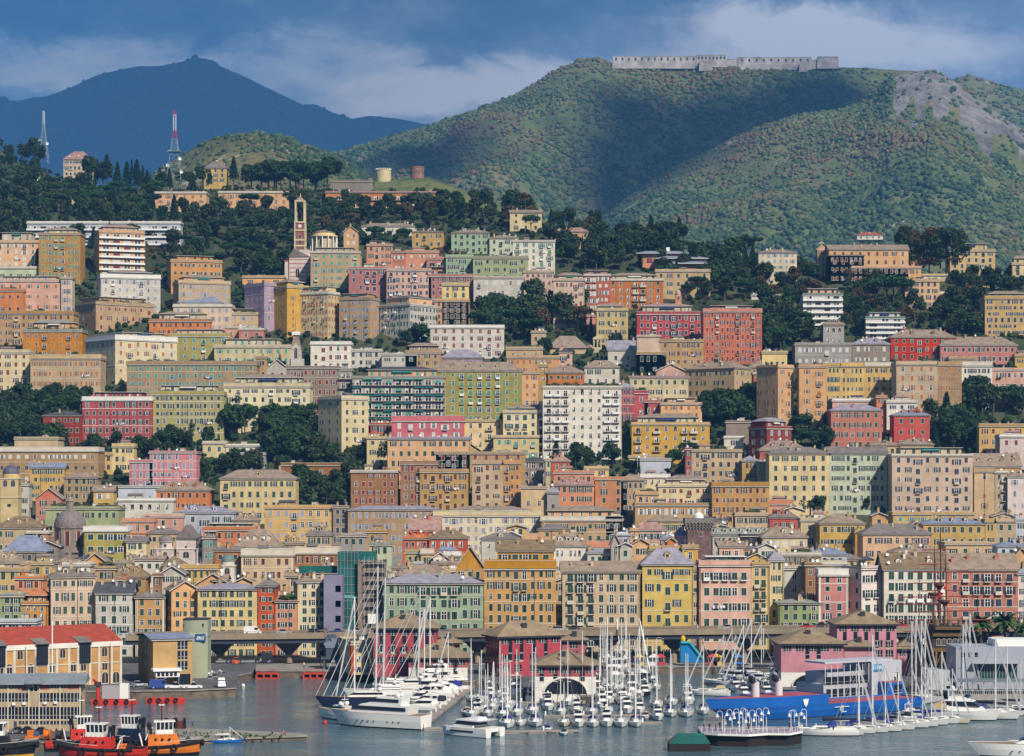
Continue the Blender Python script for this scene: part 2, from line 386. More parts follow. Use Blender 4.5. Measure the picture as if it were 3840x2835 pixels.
import numpy as np
def woods():
 """Round scrub and tree crowns over the far hills: far too many to count, one object."""
 base = bmesh.new(); bmesh.ops.create_icosphere(base,subdivisions=1,radius=1.0)
 bv = np.array([v.co for v in base.verts]); bf = np.array([[v.index for v in f.verts] for f in base.faces]); base.free()
 ms = [mat('wood_crown_' + n,c,1.0,var=0.35,vscale=0.25,spec=0.05) for n,c in
          (('dark',(0.050,0.085,0.035)),('green',(0.085,0.125,0.045)),('olive',(0.14,0.145,0.055)),('russet',(0.19,0.115,0.06)),('lime',(0.15,0.185,0.06)))]
 rnd = random.Random(5); P,S,A,I = [],[],[],[]
 def scatter(h,n,r0,r1,keep=0.30,rock=False,x0=-80,x1=3920,dry=0.0):
  at,sil = HILLS[h]; x0 = max(x0,sil[0][0]); x1 = min(x1,sil[-1][0])
  for _ in range(n):
   c = rnd.uniform(x0,x1); t = 0.03 + 0.966 * rnd.random() ** 0.75
   if rock and is_rock(c,t) and rnd.random() < 0.94: continue
   D,z = at(c,t); p = Vector((wx(c,D),D,z))
   q = noise.noise(p * 0.006 + Vector((h * 3.7,0,0))) + 0.45 * noise.noise(p * 0.03)
   if q > keep and rnd.random() < 0.8: continue
   k = noise.noise(p * 0.004 + Vector((9,3,1))) + rnd.gauss(0,0.26) + dry
   P.append(p); S.append(rnd.uniform(r0,r1) * (1.2 if q < -0.2 else 0.9)); A.append(rnd.uniform(0,6.28))
   I.append(0 if k < -0.3 else 1 if k < 0.08 else 2 if k < 0.32 else 4 if k < 0.46 else 3)
 scatter(2,26000,2.2,5.6); scatter(3,26000,2.0,5.0,rock=True,dry=-0.05); scatter(1,2500,3.5,7); scatter(4,4500,1.6,4.2,0.05,dry=0.15)
 scatter(0,3500,9,20,0.2)
 n = len(P); rng = np.random.default_rng(3)
 P = np.array(P); S = np.array(S); A = np.array(A)
 j = rng.uniform(0.75,1.25,(n,len(bv),1)); v = bv[None] * j
 ca,sa = np.cos(A)[:,None],np.sin(A)[:,None]
 x = v[...,0] * ca - v[...,1] * sa; y = v[...,0] * sa + v[...,1] * ca; z = v[...,2] * rng.uniform(0.7,1.05,(n,1)) + 0.35
 co = np.stack([x,y,z],-1) * S[:,None,None] + P[:,None,:]
 fc = (bf[None] + (np.arange(n) * len(bv))[:,None,None]).reshape(-1,3)
 me = bpy.data.meshes.new('hillside_woods')
 me.vertices.add(n * len(bv)); me.vertices.foreach_set('co',co.astype(np.float32).ravel())
 nf = len(fc); me.loops.add(nf * 3); me.loops.foreach_set('vertex_index',fc.astype(np.int32).ravel())
 me.polygons.add(nf); me.polygons.foreach_set('loop_start',np.arange(0,nf * 3,3,dtype=np.int32))
 me.polygons.foreach_set('loop_total',np.full(nf,3,dtype=np.int32))
 for m in ms: me.materials.append(m)
 me.polygons.foreach_set('material_index',np.repeat(np.array(I,dtype=np.int32),len(bf)))
 me.update(calc_edges=True); me.validate()
 tag(link('hillside_woods',me),kind='stuff')
woods()

def undergrowth():
 """Scrub, ivy and hedges on the town's slopes between the houses."""
 base = bmesh.new(); bmesh.ops.create_icosphere(base,subdivisions=1,radius=1.0)
 bv = np.array([v.co for v in base.verts]); bf = np.array([[v.index for v in f.verts] for f in base.faces]); base.free()
 ms = [mat('scrub_' + n,c,1.0,var=0.45,vscale=0.8,spec=0.05) for n,c in (('deep',(0.018,0.038,0.016)),('green',(0.036,0.066,0.022)),('olive',(0.07,0.075,0.028)),('rust',(0.07,0.04,0.018)))]
 rnd = random.Random(8); P,S,I = [],[],[]
 for _ in range(16000):
  D = rnd.uniform(1040,1850); c = rnd.uniform(-60,3900); z = ground_z(c,D); p = Vector((wx(c,D),D,z)); k = noise.noise(p * 0.012) + rnd.gauss(0,.3)
  P.append(p); S.append(rnd.uniform(.7,2.3)); I.append(0 if k < .05 else 1 if k < .4 else 2 if k < .65 else 3)
 n = len(P); rng = np.random.default_rng(4); P = np.array(P); S = np.array(S); v = bv[None] * rng.uniform(.6,1.35,(n,len(bv),1)); v[...,2] = v[...,2] * .8 + .3
 co = v * S[:,None,None] + P[:,None,:]; fc = (bf[None] + (np.arange(n) * len(bv))[:,None,None]).reshape(-1,3)
 me = bpy.data.meshes.new('undergrowth'); me.from_pydata(co.reshape(-1,3).tolist(),[],fc.tolist())
 for m in ms: me.materials.append(m)
 me.polygons.foreach_set('material_index',np.repeat(np.array(I,dtype=np.int32),len(bf))); me.update()
 tag(link('undergrowth',me),kind='stuff')
undergrowth()
# ---------------------------------------------------------------- clouds overhead, out of the frame, that shade parts of the hills
def cloud(cx,cy,z,rx,ry,seed,rot=0.0):
 rnd = random.Random(seed); m = mat('cloud_white',(0.8,0.8,0.82),1.0,spec=0.0)
 bm = bmesh.new()
 for _ in range(26):
  a = rnd.uniform(0,6.28); r = math.sqrt(rnd.random()) * 0.8
  dx,dy = r * math.cos(a) * rx,r * math.sin(a) * ry
  s = rnd.uniform(0.22,0.42)
  M = Matrix.Translation((dx,dy,rnd.uniform(0,60))) @ Matrix.Diagonal((s * rx,s * ry,70 + 60 * rnd.random(),1))
  bmesh.ops.create_icosphere(bm,subdivisions=3,radius=1,matrix=M)
 for v in bm.verts: v.co += v.normal * 22 * noise.noise(v.co * 0.012)
 me = bpy.data.meshes.new('cloud'); bm.to_mesh(me); bm.free(); me.materials.append(m)
 me.polygons.foreach_set('use_smooth',[True] * len(me.polygons))
 o = link('cloud',me,None,(cx,cy,z),rot); tag(o,kind='stuff')
def shade(px,row,D,z,rx,ry,seed,rot=0.0):
 t = Vector((wx(px,D),D,wz(row,D))); s = (z - t.z) / SV.z; p = t + SV * s
 cloud(p.x,p.y,z,rx,ry,seed,rot)
shade(2830,385,4440,3200,260,120,2)
shade(2560,480,4280,3200,150,130,4)
shade(2420,610,4140,3200,80,100,3)
shade(3130,345,4560,3200,110,70,8)
shade(1650,470,4270,3200,70,150,5)
for px,D,rx,ry,sd in ((100,12300,2700,2400,6),(1050,12600,2100,2300,7),(-700,11200,1700,2000,8),(500,10600,1700,1300,9)): shade(px,420,D,3700,rx,ry,sd)
TXT = {}
def text_mesh(body,size,m,bold,shear):
 if (body,size) in TXT: return TXT[(body,size)]
 c = bpy.data.curves.new('lettering','FONT'); c.body = body; c.size = size; c.extrude = .03; c.offset = bold; c.shear = shear; c.align_x = 'CENTER'; c.materials.append(m); c.resolution_u = 2
 t = bpy.data.objects.new('lettering',c); COL.objects.link(t); me = bpy.data.meshes.new_from_object(t.evaluated_get(bpy.context.evaluated_depsgraph_get())); bpy.data.objects.remove(t); TXT[(body,size)] = me; return me
def text(body,parent,x,y,z,size,m,bold=.0,sx=1.0,rz=0,name='lettering',shear=0):
 o = link(name,text_mesh(body,size,m,bold,shear),parent,(x,y,z)); o.rotation_euler = (R(90),0,rz); o.scale = (sx,1,1); return o
wm_ = mat('faded_lettering',(0.50,0.53,0.46),.9)
for ch_ in 'USVINAROGE': text_mesh(ch_,1.35,wm_,.02,0)
text_mesh('ERG',1.15,WHITE,.03,.3); text_mesh('HOTEL   DE   VILLE',1.5,IRON,.02,0)
PERS = {}
def person(loc,rz,pose,cols,label):
 o = link('person',person_mesh(pose,cols),None,loc,rz); tag(o,label,'person','people on the waterfront')
def person_mesh(pose,cols):
 if (pose,cols) in PERS: return PERS[(pose,cols)]
 top = mat('cloth_' + cols[0],{'dark': (.02,.022,.03),'red': (.5,.05,.04),'blue': (.04,.08,.3),'yellow': (.7,.5,.05),'grey': (.2,.2,.22),'white': (.65,.64,.62)}[cols[0]],.9); leg = mat('trousers_dark',(.025,.027,.04),.9); skin = mat('skin',(.45,.27,.19),.7); hair = mat('hair_dark',(.03,.02,.015),.8)
 sit = pose == 'sit'; hip = .48 if sit else .93; V = {'pelvis': (0,0,hip,.15),'waist': (0,.01,hip + .22,.13),'chest': (0,0,hip + .42,.17),'neck': (0,0,hip + .60,.06),'head0': (0,-.02,hip + .68,.075),'head1': (0,-.01,hip + .80,.095),'head2': (0,.01,hip + .87,.06)}
 E = [('pelvis','waist'),('waist','chest'),('chest','neck'),('neck','head0'),('head0','head1'),('head1','head2')]
 for s,n in ((-1,'l'),(1,'r')):
  if sit: V.update({'hip' + n: (.1 * s,-.05,hip,.1),'knee' + n: (.12 * s,-.46,hip + .04,.07),'ank' + n: (.12 * s,-.50,.08,.05),'toe' + n: (.12 * s,-.66,.05,.04)})
  else: V.update({'hip' + n: (.1 * s,0,hip - .06,.1),'knee' + n: (.11 * s,-.03 * s,hip * .52,.068),'ank' + n: (.12 * s,.02,.09,.045),'toe' + n: (.13 * s,-.15,.05,.04)})
  V.update({'sh' + n: (.2 * s,0,hip + .52,.065),'elb' + n: (.27 * s,-.02,hip + .24,.048),'wri' + n: (.25 * s,-.16 if not sit else -.32,hip + .02 + (.12 if sit else 0),.035),'han' + n: (.25 * s,-.2 if not sit else -.40,hip - .06 + (.12 if sit else 0),.042)})
  E += [('pelvis','hip' + n),('hip' + n,'knee' + n),('knee' + n,'ank' + n),('ank' + n,'toe' + n),('chest','sh' + n),('sh' + n,'elb' + n),('elb' + n,'wri' + n),('wri' + n,'han' + n)]
 ks = list(V); me = bpy.data.meshes.new('person'); me.from_pydata([V[k][:3] for k in ks],[(ks.index(a),ks.index(b)) for a,b in E],[]); o = link('person',me)
 md = o.modifiers.new('s','SKIN')
 for k,d in zip(ks,me.skin_vertices[0].data): d.radius = (V[k][3],V[k][3] * (.75 if k in ('chest','waist','pelvis') else 1)); d.use_root = k == 'pelvis'
 o.modifiers.new('b','SUBSURF').levels = 1; o.modifiers['b'].render_levels = 1
 dg = bpy.context.evaluated_depsgraph_get(); nm = bpy.data.meshes.new_from_object(o.evaluated_get(dg)); o.modifiers.clear(); o.data = nm; nm.materials.clear()
 for m in (top,leg,skin,hair): nm.materials.append(m)
 for p in nm.polygons:
  z = p.center.z; p.use_smooth = True
  p.material_index = 3 if z > hip + .84 or (z > hip + .74 and p.center.y > .03) else 2 if z > hip + .6 or (abs(p.center.x) > .2 and z < hip + .1 and z > hip - .14 and p.center.y < -.12) else 1 if (z < hip + .05 and not abs(p.center.x) > .22) or (sit and p.center.y < -.3 and z < hip + .1) else 0
 bpy.data.objects.remove(o); PERS[(pose,cols)] = nm; return nm
for ps_,cl_ in [('sit','dark'),('sit','red')] + [('stand',c) for c in ('blue','yellow','dark','white','red','grey')]: person_mesh(ps_,(cl_,))
# ---------------------------------------------------------------- windows, balconies and other shared pieces
CACHE = {}
def win_mesh(var,sh,trim):
 key = (var,sh,trim)
 if key in CACHE: return CACHE[key]
 mb = MB(); t = TRIMW if trim == 'w' else TRIM; S = sh_mat(sh)
 fr = var not in ('band','slit','arch')
 if fr:
  mb.box(-.60,-.05,-.10,.60,.02,-.03,t,'k'); mb.box(-.58,-.05,1.02,.58,.02,1.09,t,'k')
  mb.box(-.58,-.04,-.03,-.50,.02,1.02,t,'kbt'); mb.box(.50,-.04,-.03,.58,.02,1.02,t,'kbt')
 if var in ('closed','ajar'):
  g = .02 if var == 'closed' else .12
  mb.box(-.50,-.035,-.02,-g,.02,1.0,S,'k'); mb.box(g,-.035,-.02,.50,.02,1.0,S,'k')
  if g > .1: mb.poly([(-.12,-.005,0),(.12,-.005,0),(.12,-.005,1),(-.12,-.005,1)],GLASS)
 elif var in ('open','frame'):
  mb.poly([(-.5,-.004,-.02),(.5,-.004,-.02),(.5,-.004,1.02),(-.5,-.004,1.02)],GLASS)
  for x0,x1 in ((-.5,-.43),(-.04,.04),(.43,.5)): mb.box(x0,-.03,0,x1,0,1,WHITE,'kb')
  mb.box(-.43,-.028,.66,.43,0,.70,WHITE,'k')
  if var == 'open':
   mb.box(-1.06,-.09,-.02,-.58,-.02,1.0,S); mb.box(.58,-.09,-.02,1.06,-.02,1.0,S)
 elif var == 'plain':
  mb.poly([(-.5,-.004,-.02),(.5,-.004,-.02),(.5,-.004,1.02),(-.5,-.004,1.02)],GLASS)
  for x0,x1 in ((-.5,-.42),(-.05,.05),(.42,.5)): mb.box(x0,-.03,0,x1,0,1,WHITE,'kb')
  mb.poly([(-.40,-.012,.5),(-.05,-.012,.5),(-.05,-.012,.98),(-.40,-.012,.98)],CURT)
 elif var == 'roll':
  mb.poly([(-.5,-.004,-.02),(.5,-.004,-.02),(.5,-.004,.5),(-.5,-.004,.5)],GLASS)
  mb.box(-.5,-.03,.42,.5,0,1.0,S,'k'); mb.box(-.05,-.025,0,.05,0,.42,WHITE,'k')
 elif var == 'arch':
  pts = [(-.5,0)] + [(.5,0)] + [(.5 * math.cos(a),.72 + .28 * math.sin(a)) for a in [math.pi * q / 8 for q in range(9)]]
  mb.poly([(p[0],-.03,p[1]) for p in pts],S if sh != 'w' else GLASS)
  mb.box(-.03,-.05,0,.03,-.02,.95,t,'k'); mb.box(-.6,-.05,-.07,.6,.02,0,t,'k')
  o = [(.58 * math.cos(a),.72 + .34 * math.sin(a)) for a in [math.pi * q / 8 for q in range(9)]]; o = [(.58,0)] + o + [(-.58,0)]; i_ = [pts[1]] + pts[2:] + [pts[0]]
  for q in range(len(o) - 1): mb.poly([(o[q][0],-.05,o[q][1]),(o[q + 1][0],-.05,o[q + 1][1]),(i_[q + 1][0],-.05,i_[q + 1][1]),(i_[q][0],-.05,i_[q][1])],t)
 elif var in ('band','slit'):
  mb.poly([(-.5,-.03,0),(.5,-.03,0),(.5,-.03,1),(-.5,-.03,1)],GLASS)
  n = 3 if var == 'band' else 1
  for q in range(1,n): x = -.5 + q / n; mb.box(x - .02,-.05,0,x + .02,-.02,1,WHITE,'k')
  mb.box(-.5,-.05,.30,.5,-.02,.34,STEEL,'k'); mb.box(-.5,-.04,-.05,.5,0,0,TRIM,'k')
 CACHE[key] = mb.mesh('window'); return CACHE[key]
def leaf_mesh(sh):
 key = ('leaf',sh)
 if key not in CACHE:
  mb = MB(); mb.box(-.5,-.09,0,.5,-.02,1,sh_mat(sh))
  for q in range(1,7): mb.box(-.42,-.10,q / 7.3,.42,-.09,q / 7.3 + .08,sh_mat(sh),'k')
  CACHE[key] = mb.mesh('shutter')
 return CACHE[key]
def balcony_mesh(kind):
 key = ('bal',kind)
 if key in CACHE: return CACHE[key]
 mb = MB(); slab = {'w': WHITE,'s': TRIM}.get(kind[0]); rail = kind[1]
 mb.box(-.5,-1.1,-.18,.5,0,0,slab,'k')
 if rail == 'i':
  mb.box(-.5,-1.1,.92,.5,-1.05,.98,IRON); mb.box(-.5,-1.1,.92,-.485,0,.98,IRON); mb.box(.485,-1.1,.92,.5,0,.98,IRON)
  for q in range(13): x = -.49 + .98 * q / 12; mb.box(x - .005,-1.08,0,x + .005,-1.06,.92,IRON,'b')
  for x in (-.495,.48):
   for q in range(4): mb.box(x,-.95 + q * .27,0,x + .012,-.92 + q * .27,.92,IRON,'b')
 else:
  mb.box(-.5,-1.1,0,.5,-1.0,.92,slab); mb.box(-.5,-1.0,0,-.47,0,.92,slab,'k'); mb.box(.47,-1.0,0,.5,0,.92,slab,'k')
 CACHE[key] = mb.mesh('balcony'); return CACHE[key]
def chimney_mesh(k):
 key = ('chim',k)
 if key not in CACHE:
  mb = MB(); m = wall_mat(k); mb.box(-.4,-.35,-1.4,.4,.35,1.3,m); mb.box(-.52,-.45,1.3,.52,.45,1.48,roof_mat('t'))
  mb.box(-.25,-.2,1.48,.25,.2,1.75,roof_mat('p')); CACHE[key] = mb.mesh('chimney')
 return CACHE[key]
def antenna_mesh():
 if 'ant' not in CACHE:
  mb = MB(); mb.tube((0,0,-.6),(0,0,3.0),.045,.03,STEEL,5)
  for z,w in ((2.9,.5),(2.6,.65),(2.3,.6),(1.7,.9)): mb.box(-w,-.025,z,w,.025,z + .05,STEEL)
  mb.box(-.03,-.7,2.1,.03,.5,2.15,STEEL); CACHE['ant'] = mb.mesh('antenna')
 return CACHE['ant']
def dish_mesh():
 if 'dish' not in CACHE:
  mb = MB(); mb.tube((0,0,-.3),(0,0,.8),.05,.05,STEEL,5)
  b = len(mb.v); mb.lathe([(.02,0),(.3,.05),(.5,.17)],WHITE,10); mb.xform(Matrix.Translation((0,-.1,.9)) @ Matrix.Rotation(R(70),4,'X'),b)
  CACHE['dish'] = mb.mesh('satellite_dish')
 return CACHE['dish']
def tank_mesh():
 if 'tank' not in CACHE:
  mb = MB(); mb.box(-.9,-.7,0,.9,.7,1.5,TRIM); mb.box(-1,-.8,1.5,1,.8,1.62,STONE); CACHE['tank'] = mb.mesh('lift_housing')
 return CACHE['tank']
LEAFM = [mat('leaf_' + n,c,0.9,var=0.4,vscale=0.9,spec=0.12) for n,c in (('deep',(0.022,0.050,0.020)),('mid',(0.046,0.090,0.028)),('light',(0.085,0.135,0.035)),('olive',(0.085,0.090,0.032)),('rust',(0.14,0.070,0.026)),('pine',(0.024,0.068,0.026)),('pinelight',(0.050,0.12,0.032)))]
def clumps(mb,rnd,n,fn,size,ms,flat=0.0):
 """Leaf clumps: small irregular tilted faces placed by FN."""
 ids = [mb.mid(m) for m in ms]
 for _ in range(n):
  c = Vector(fn()); s = size * rnd.uniform(0.55,1.35)
  nrm = Vector((rnd.gauss(0,1),rnd.gauss(0,1),rnd.gauss(0.5,1))).normalized()
  a = nrm.orthogonal().normalized(); d = nrm.cross(a); t0 = rnd.uniform(0,6.28); k = rnd.choice((4,5,5))
  b = len(mb.v)
  for q in range(k):
   t = t0 + 2 * math.pi * q / k; r = s * rnd.uniform(0.6,1.2)
   mb.v.append(tuple(c + a * (r * math.cos(t)) + d * (r * math.sin(t)) + nrm * rnd.uniform(-.25,.25) * s))
  mb.f.append(tuple(range(b,b + k))); mb.mi.append(ids[int(rnd.random() ** 1.3 * len(ids))])
def plants_mesh(v):
 key = ('plants',v)
 if key not in CACHE:
  rnd = random.Random(v); mb = MB()
  blobs = [(rnd.uniform(-.48,.48),rnd.uniform(-.5,.5),rnd.uniform(.25,1)) for _ in range(10)]
  def fn():
   x,y,h = rnd.choice(blobs); return (x + rnd.gauss(0,.035),y + rnd.gauss(0,.35),abs(rnd.gauss(0,.5)) * h * 1.5)
  clumps(mb,rnd,240,fn,.24,LEAFM[:4]); CACHE[key] = mb.mesh('terrace_plants')
 return CACHE[key]

FRONT,HILLG = 'buildings of the waterfront row','buildings stacked up the hillside'
NB = [0]; STAT = []
def bldg(x0,x1,yt,yb,cols,rows,wall,roof,sh,flags,label,D=None,base=None,scale=2.754,name=None,group=None,cat=None,deep=None):
 rnd = random.Random(NB[0] * 7 + 3); NB[0] += 1
 fl = {}; plus = False
 for f in flags:
  if f == '+': plus = True
  elif f[0] == 'n' and f[1] == ':': name = f[2:]
  else: fl[f[0]] = f[1:]
 if 'D' in fl: D = float(fl['D'])
 if D is None: D = gd(yb,2.2) if 'Q' in fl else D_of((x0 + x1) / 2,yb)
 m = D / F                                    # metres per photo pixel there
 z0 = wz(yb,D); Ht = (yb - yt) * m; Wm = (x1 - x0) * m
 d = deep or min(15,max(8,Wm * .75)); th = 0.0; sgn = 0
 if 'L' in fl or 'R' in fl:
  sgn = 1 if 'L' in fl else -1
  s = float(fl['L'] if sgn == 1 else fl['R']) / scale * m
  d = max(d,s / .62,9); th = math.asin(s / d)
 w = Wm / math.cos(th)
 ox,oy = wx(x0,D),D
 if sgn == -1: oy = D + w * math.sin(th)
 if name is None: name = 'apartment_building' if rows >= 4 else 'house'
 root = thing(name,(ox,oy,z0),label,cat or {'apartment_building': 'apartment building','house': 'house'}.get(name,name.replace('_',' ')),sgn * th,group or HILLG)
 WM = wall_mat(wall); trim = 'w' if wall in ('wh','wp','gl','wg','rs','pk','sp','dp','ol','cr','hp','lp') else 's'; TM = TRIMW if trim == 'w' else TRIM
 fnd = 0 if 'Q' in fl or 'D' in fl else 9
 mb = MB(); mb.box(0,0,-fnd,w,d,Ht,WM,'b')
 sh_ = Ht / max(rows,1)
 if 'k' in fl:
  for q in range(1,rows,2 if rows > 4 else 1): mb.box(-.08,-.09,Ht - q * sh_ - .02,w + .08,d,Ht - q * sh_ + .22,TM,'k')
 if 'q' in fl:
  for xx in (0,w - .5): mb.box(xx - .05,-.06,0,xx + .55,.5,Ht,TM,'kbt')
 mb.build('wall',root)
 kind = roof[0]; rc = roof[-1]; hr = float(roof[1:-1]) / scale * m if len(roof) > 2 else 3
 RM = roof_mat(rc); rb = MB(); ov = .75
 rb2 = MB(); rb2.box(-.45,-.48,Ht - .42,w + .45,d + .3,Ht - .002,TM)       # cornice
 if kind != 'e': rb2.build('cornice',root)
 if kind == 'h':
  ins = min(w,d) / 2 * rnd.uniform(.78,.98); a = (-ov,-ov,Ht); b = (w + ov,-ov,Ht); c = (w + ov,d + ov,Ht); e = (-ov,d + ov,Ht)
  if w >= d: r0,r1 = (ins,d / 2,Ht + hr),(w - ins,d / 2,Ht + hr)
  else: r0 = r1 = None
  if r0 and r1[0] - r0[0] > .4:
   rb.poly([a,b,r1,r0],RM); rb.poly([c,e,r0,r1],RM); rb.poly([b,c,r1],RM); rb.poly([e,a,r0],RM)
  else:
   p = (w / 2,min(d / 2,w / 2 + 1),Ht + hr)
   for u,v in ((a,b),(b,c),(c,e),(e,a)): rb.poly([u,v,p],RM)
  rb.poly([a,e,c,b],RM)
  def roof_z(x,y): return Ht + hr * max(0,min(1,(min(y,d - y,x,w - x) + ov) / (min(w,d) / 2 + ov)))
 elif kind == 'g':
  a,b,c,e = (-ov,-ov,Ht),(w + ov,-ov,Ht),(w + ov,d + ov,Ht),(-ov,d + ov,Ht); r0,r1 = (-ov,d / 2,Ht + hr),(w + ov,d / 2,Ht + hr)
  rb.poly([a,b,r1,r0],RM); rb.poly([c,e,r0,r1],RM); rb.poly([a,e,c,b],RM)
  for q in ([(0,0,Ht),(0,d / 2,Ht + hr - .1),(0,d,Ht)],[(w,0,Ht),(w,d,Ht),(w,d / 2,Ht + hr - .1)]): rb.poly(q,WM)
  def roof_z(x,y): return Ht + hr * max(0,1 - abs(y - d / 2) / (d / 2))
 elif kind == 'e':
  for y0_,y1_ in ((-ov,d + ov),):
   l0,l1,p0,p1,q0,q1 = (-ov,y0_,Ht - .2),(-ov,y1_,Ht - .2),(w / 2,y0_,Ht + hr),(w / 2,y1_,Ht + hr),(w + ov,y0_,Ht - .2),(w + ov,y1_,Ht - .2)
   rb.poly([l0,p0,p1,l1],RM); rb.poly([p0,q0,q1,p1],RM)
   for u,v in ((l0,p0),(p0,q0)): rb.poly([u,v,(v[0],v[1],v[2] - .3),(u[0],u[1],u[2] - .3)],TM)
  rb.poly([(0,0,Ht),(w,0,Ht),(w / 2,0,Ht + hr - .15)],WM); rb.poly([(0,d,Ht),(w / 2,d,Ht + hr - .15),(w,d,Ht)],WM)
  def roof_z(x,y): return Ht + hr * max(0,1 - abs(x - w / 2) / (w / 2))
 else:
  ph = min(max(hr,.5),2.2)
  rb.box(-.6,-.62,Ht,w + .6,d + .35,Ht + .14,RM)
  pm = WM if rc not in 'wbvg' else TM
  if rc in 'vg': pm = RM
  for q in ((-.2,-.22,w + .2,0),(-.2,d - .2,w + .2,d + .1),(-.2,0,0,d - .2),(w,0,w + .2,d - .2)): rb.box(q[0],q[1],Ht + .14,q[2],q[3],Ht + .14 + ph,pm)
  rb.box(-.3,-.3,Ht + .14 + ph,w + .3,.08,Ht + .26 + ph,TM)
  def roof_z(x,y): return Ht + .14
 rf = rb.build('roof',root)
 nmax = [98]
 def place_window(var,x,z,ww,wh,rot=None,y=0,parent=None,shc=None):
  if nmax[0] <= 0: return None
  nmax[0] -= 1
  det = plus and var == 'open'
  o = link('window',win_mesh('frame' if det else var,shc or sh,trim),parent or root,(x,y,z),0,(ww,1,wh))
  if rot is not None: o.rotation_euler = (0,0,rot)
  if det:
   for s_ in (-1,1): link('shutter',leaf_mesh(shc or sh),o,(s_ * .82,0,-.02),0,(.46,1,1.02))
  return o
 bal = [int(q) for q in fl['b'].split(',')] if fl.get('b') else []
 full = 'B' in fl; vis = int(fl['z']) if fl.get('z') else rows
 def choose(r):
  if 'p' in fl: return 'plain' if rnd.random() < .8 else 'roll'
  if sh == 'd': return rnd.choice(('plain','plain','roll','frame'))
  if full: return rnd.choice(('plain','roll','frame'))
  u = rnd.random()
  return 'closed' if u < .50 else 'ajar' if u < .57 else 'open' if u < .90 else 'frame'
 if cols and rows:
  bay = w / cols; ww = min(1.35,bay * .40); vv = min(.66,2.1 / sh_ if sh_ > 3.2 else .64)
  if 'W' in fl: ww = bay * .62
  heights = []
  for r in range(rows):
   u = rnd.random(); heights.append(vv * (1.0 if u < .6 else .78 if u < .85 else 1.12))
  mg = min(.25 * bay,.8); brow = [rnd.random() < (.62 if sh != 'd' else 1) for _ in range(rows)]
  for r in range(min(vis,rows)):
   zc = Ht - (r + .5) * sh_
   colkeep = rnd.random()
   for c in range(cols):
    x = mg + (w - 2 * mg) * (c + .5) / cols
    hh = sh_ * heights[r]
    isb = full or c in bal
    if isb: hh = max(hh,min(2.2,sh_ * .74))
    zb = zc - hh / 2 if not isb else Ht - (r + 1) * sh_ + .18
    var = 'arch' if 'A' in fl and (r + NB[0]) % 2 == 0 else choose(r)
    if var == 'arch': hh *= 1.15
    if not isb and rnd.random() < .03: continue
    shc = sh
    if full and rnd.random() < .3: shc = 'e' if sh == 't' else 'w'
    wwi = min(ww * (1.35 if isb else 1),bay * .5) if not full else bay * .6
    place_window(var if not full else rnd.choice(('plain','roll','frame')),x,zb,wwi,hh,shc=shc)
    if isb and not full and r < rows - 1 and brow[r]:
     link('balcony',balcony_mesh(('w' if trim == 'w' else 's') + ('i' if rnd.random() < .75 else 'p')),root,(x,0,Ht - (r + 1) * sh_ + .1),0,(min(bay * .62,2.0) if sh != 'd' else min(bay * .92,3.4),.75 if sh != 'd' else 1,min(1,sh_ / 3)))
   if full and r < rows:
    link('balcony',balcony_mesh('wp' if wall in ('gl','wh','pe','wg') else 'si'),root,(w / 2,0,Ht - (r + 1) * sh_ + .1),0,(w + .4,1.25,min(1,sh_ / 3.2)))
    if sh == 't':
     for c in range(cols):
      if rnd.random() < .5: link('awning',awning_mesh(rnd.choice('tte')),root,((c + .5) * w / cols,-.02,Ht - r * sh_ - .22),0,(w / cols * .92,1,1))
  if sgn:
   nc = max(1,round(d / max(bay,2.6) * .9)); xs = 0 if sgn == 1 else w; rot = -math.pi / 2 if sgn == 1 else math.pi / 2
   for r in range(min(vis,rows)):
    for c in range(nc):
     hh = sh_ * heights[r] * (.95 if not full else 1)
     y = d * (c + .5) / nc if sgn == -1 else d - d * (c + .5) / nc
     o = place_window('arch' if 'A' in fl and r % 2 else choose(r),xs,Ht - (r + .5) * sh_ - hh / 2,min(1.15,d / nc * .4),hh,rot,y)
 if 'P' in fl:
  ah = float(fl['P'] or 60) / scale * m; ix = w * .08; a0 = ix + rnd.uniform(0,w * .1); a1 = w - ix - rnd.uniform(0,w * .1); ab = MB()
  zt = roof_z(w / 2,d / 2) if kind == 'f' else Ht
  am = wall_mat(rnd.choice((wall,wall,'cr','pe'))); y0_ = 1.9
  ab.box(a0,y0_,zt,a1,d - .8,zt + ah,am); ab.box(a0 - .6,y0_ - .9,zt + ah,a1 + .6,d - .4,zt + ah + .16,TM)
  if rnd.random() < .6 or 'h' in fl:
   p0,p1 = (a0 + (a1 - a0) * .22,d / 2,zt + ah + 1.9),(a1 - (a1 - a0) * .22,d / 2,zt + ah + 1.9); q = [(a0 - .6,y0_ - .9,zt + ah + .161),(a1 + .6,y0_ - .9,zt + ah + .161),(a1 + .6,d - .4,zt + ah + .161),(a0 - .6,d - .4,zt + ah + .161)]
   RMx = roof_mat(rc if rc not in 'w' else 't')
   ab.poly([q[0],q[1],p1,p0],RMx); ab.poly([q[1],q[2],p1],RMx); ab.poly([q[2],q[3],p0,p1],RMx); ab.poly([q[3],q[0],p0],RMx)
  at = ab.build('attic',root); na = max(2,int((a1 - a0) / 3.4))
  for q in range(na):
   if rnd.random() < .12: continue
   place_window(rnd.choice(('plain','frame','closed')),a0 + (a1 - a0) * (q + .5) / na,zt + ah * .12,1.3,ah * .68,None,y0_,at)
  if rnd.random() < .5: link('awning',awning_mesh(rnd.choice('twb')),root,((a0 + a1) / 2,y0_,zt + ah * .92),0,((a1 - a0) * .3,1,1))
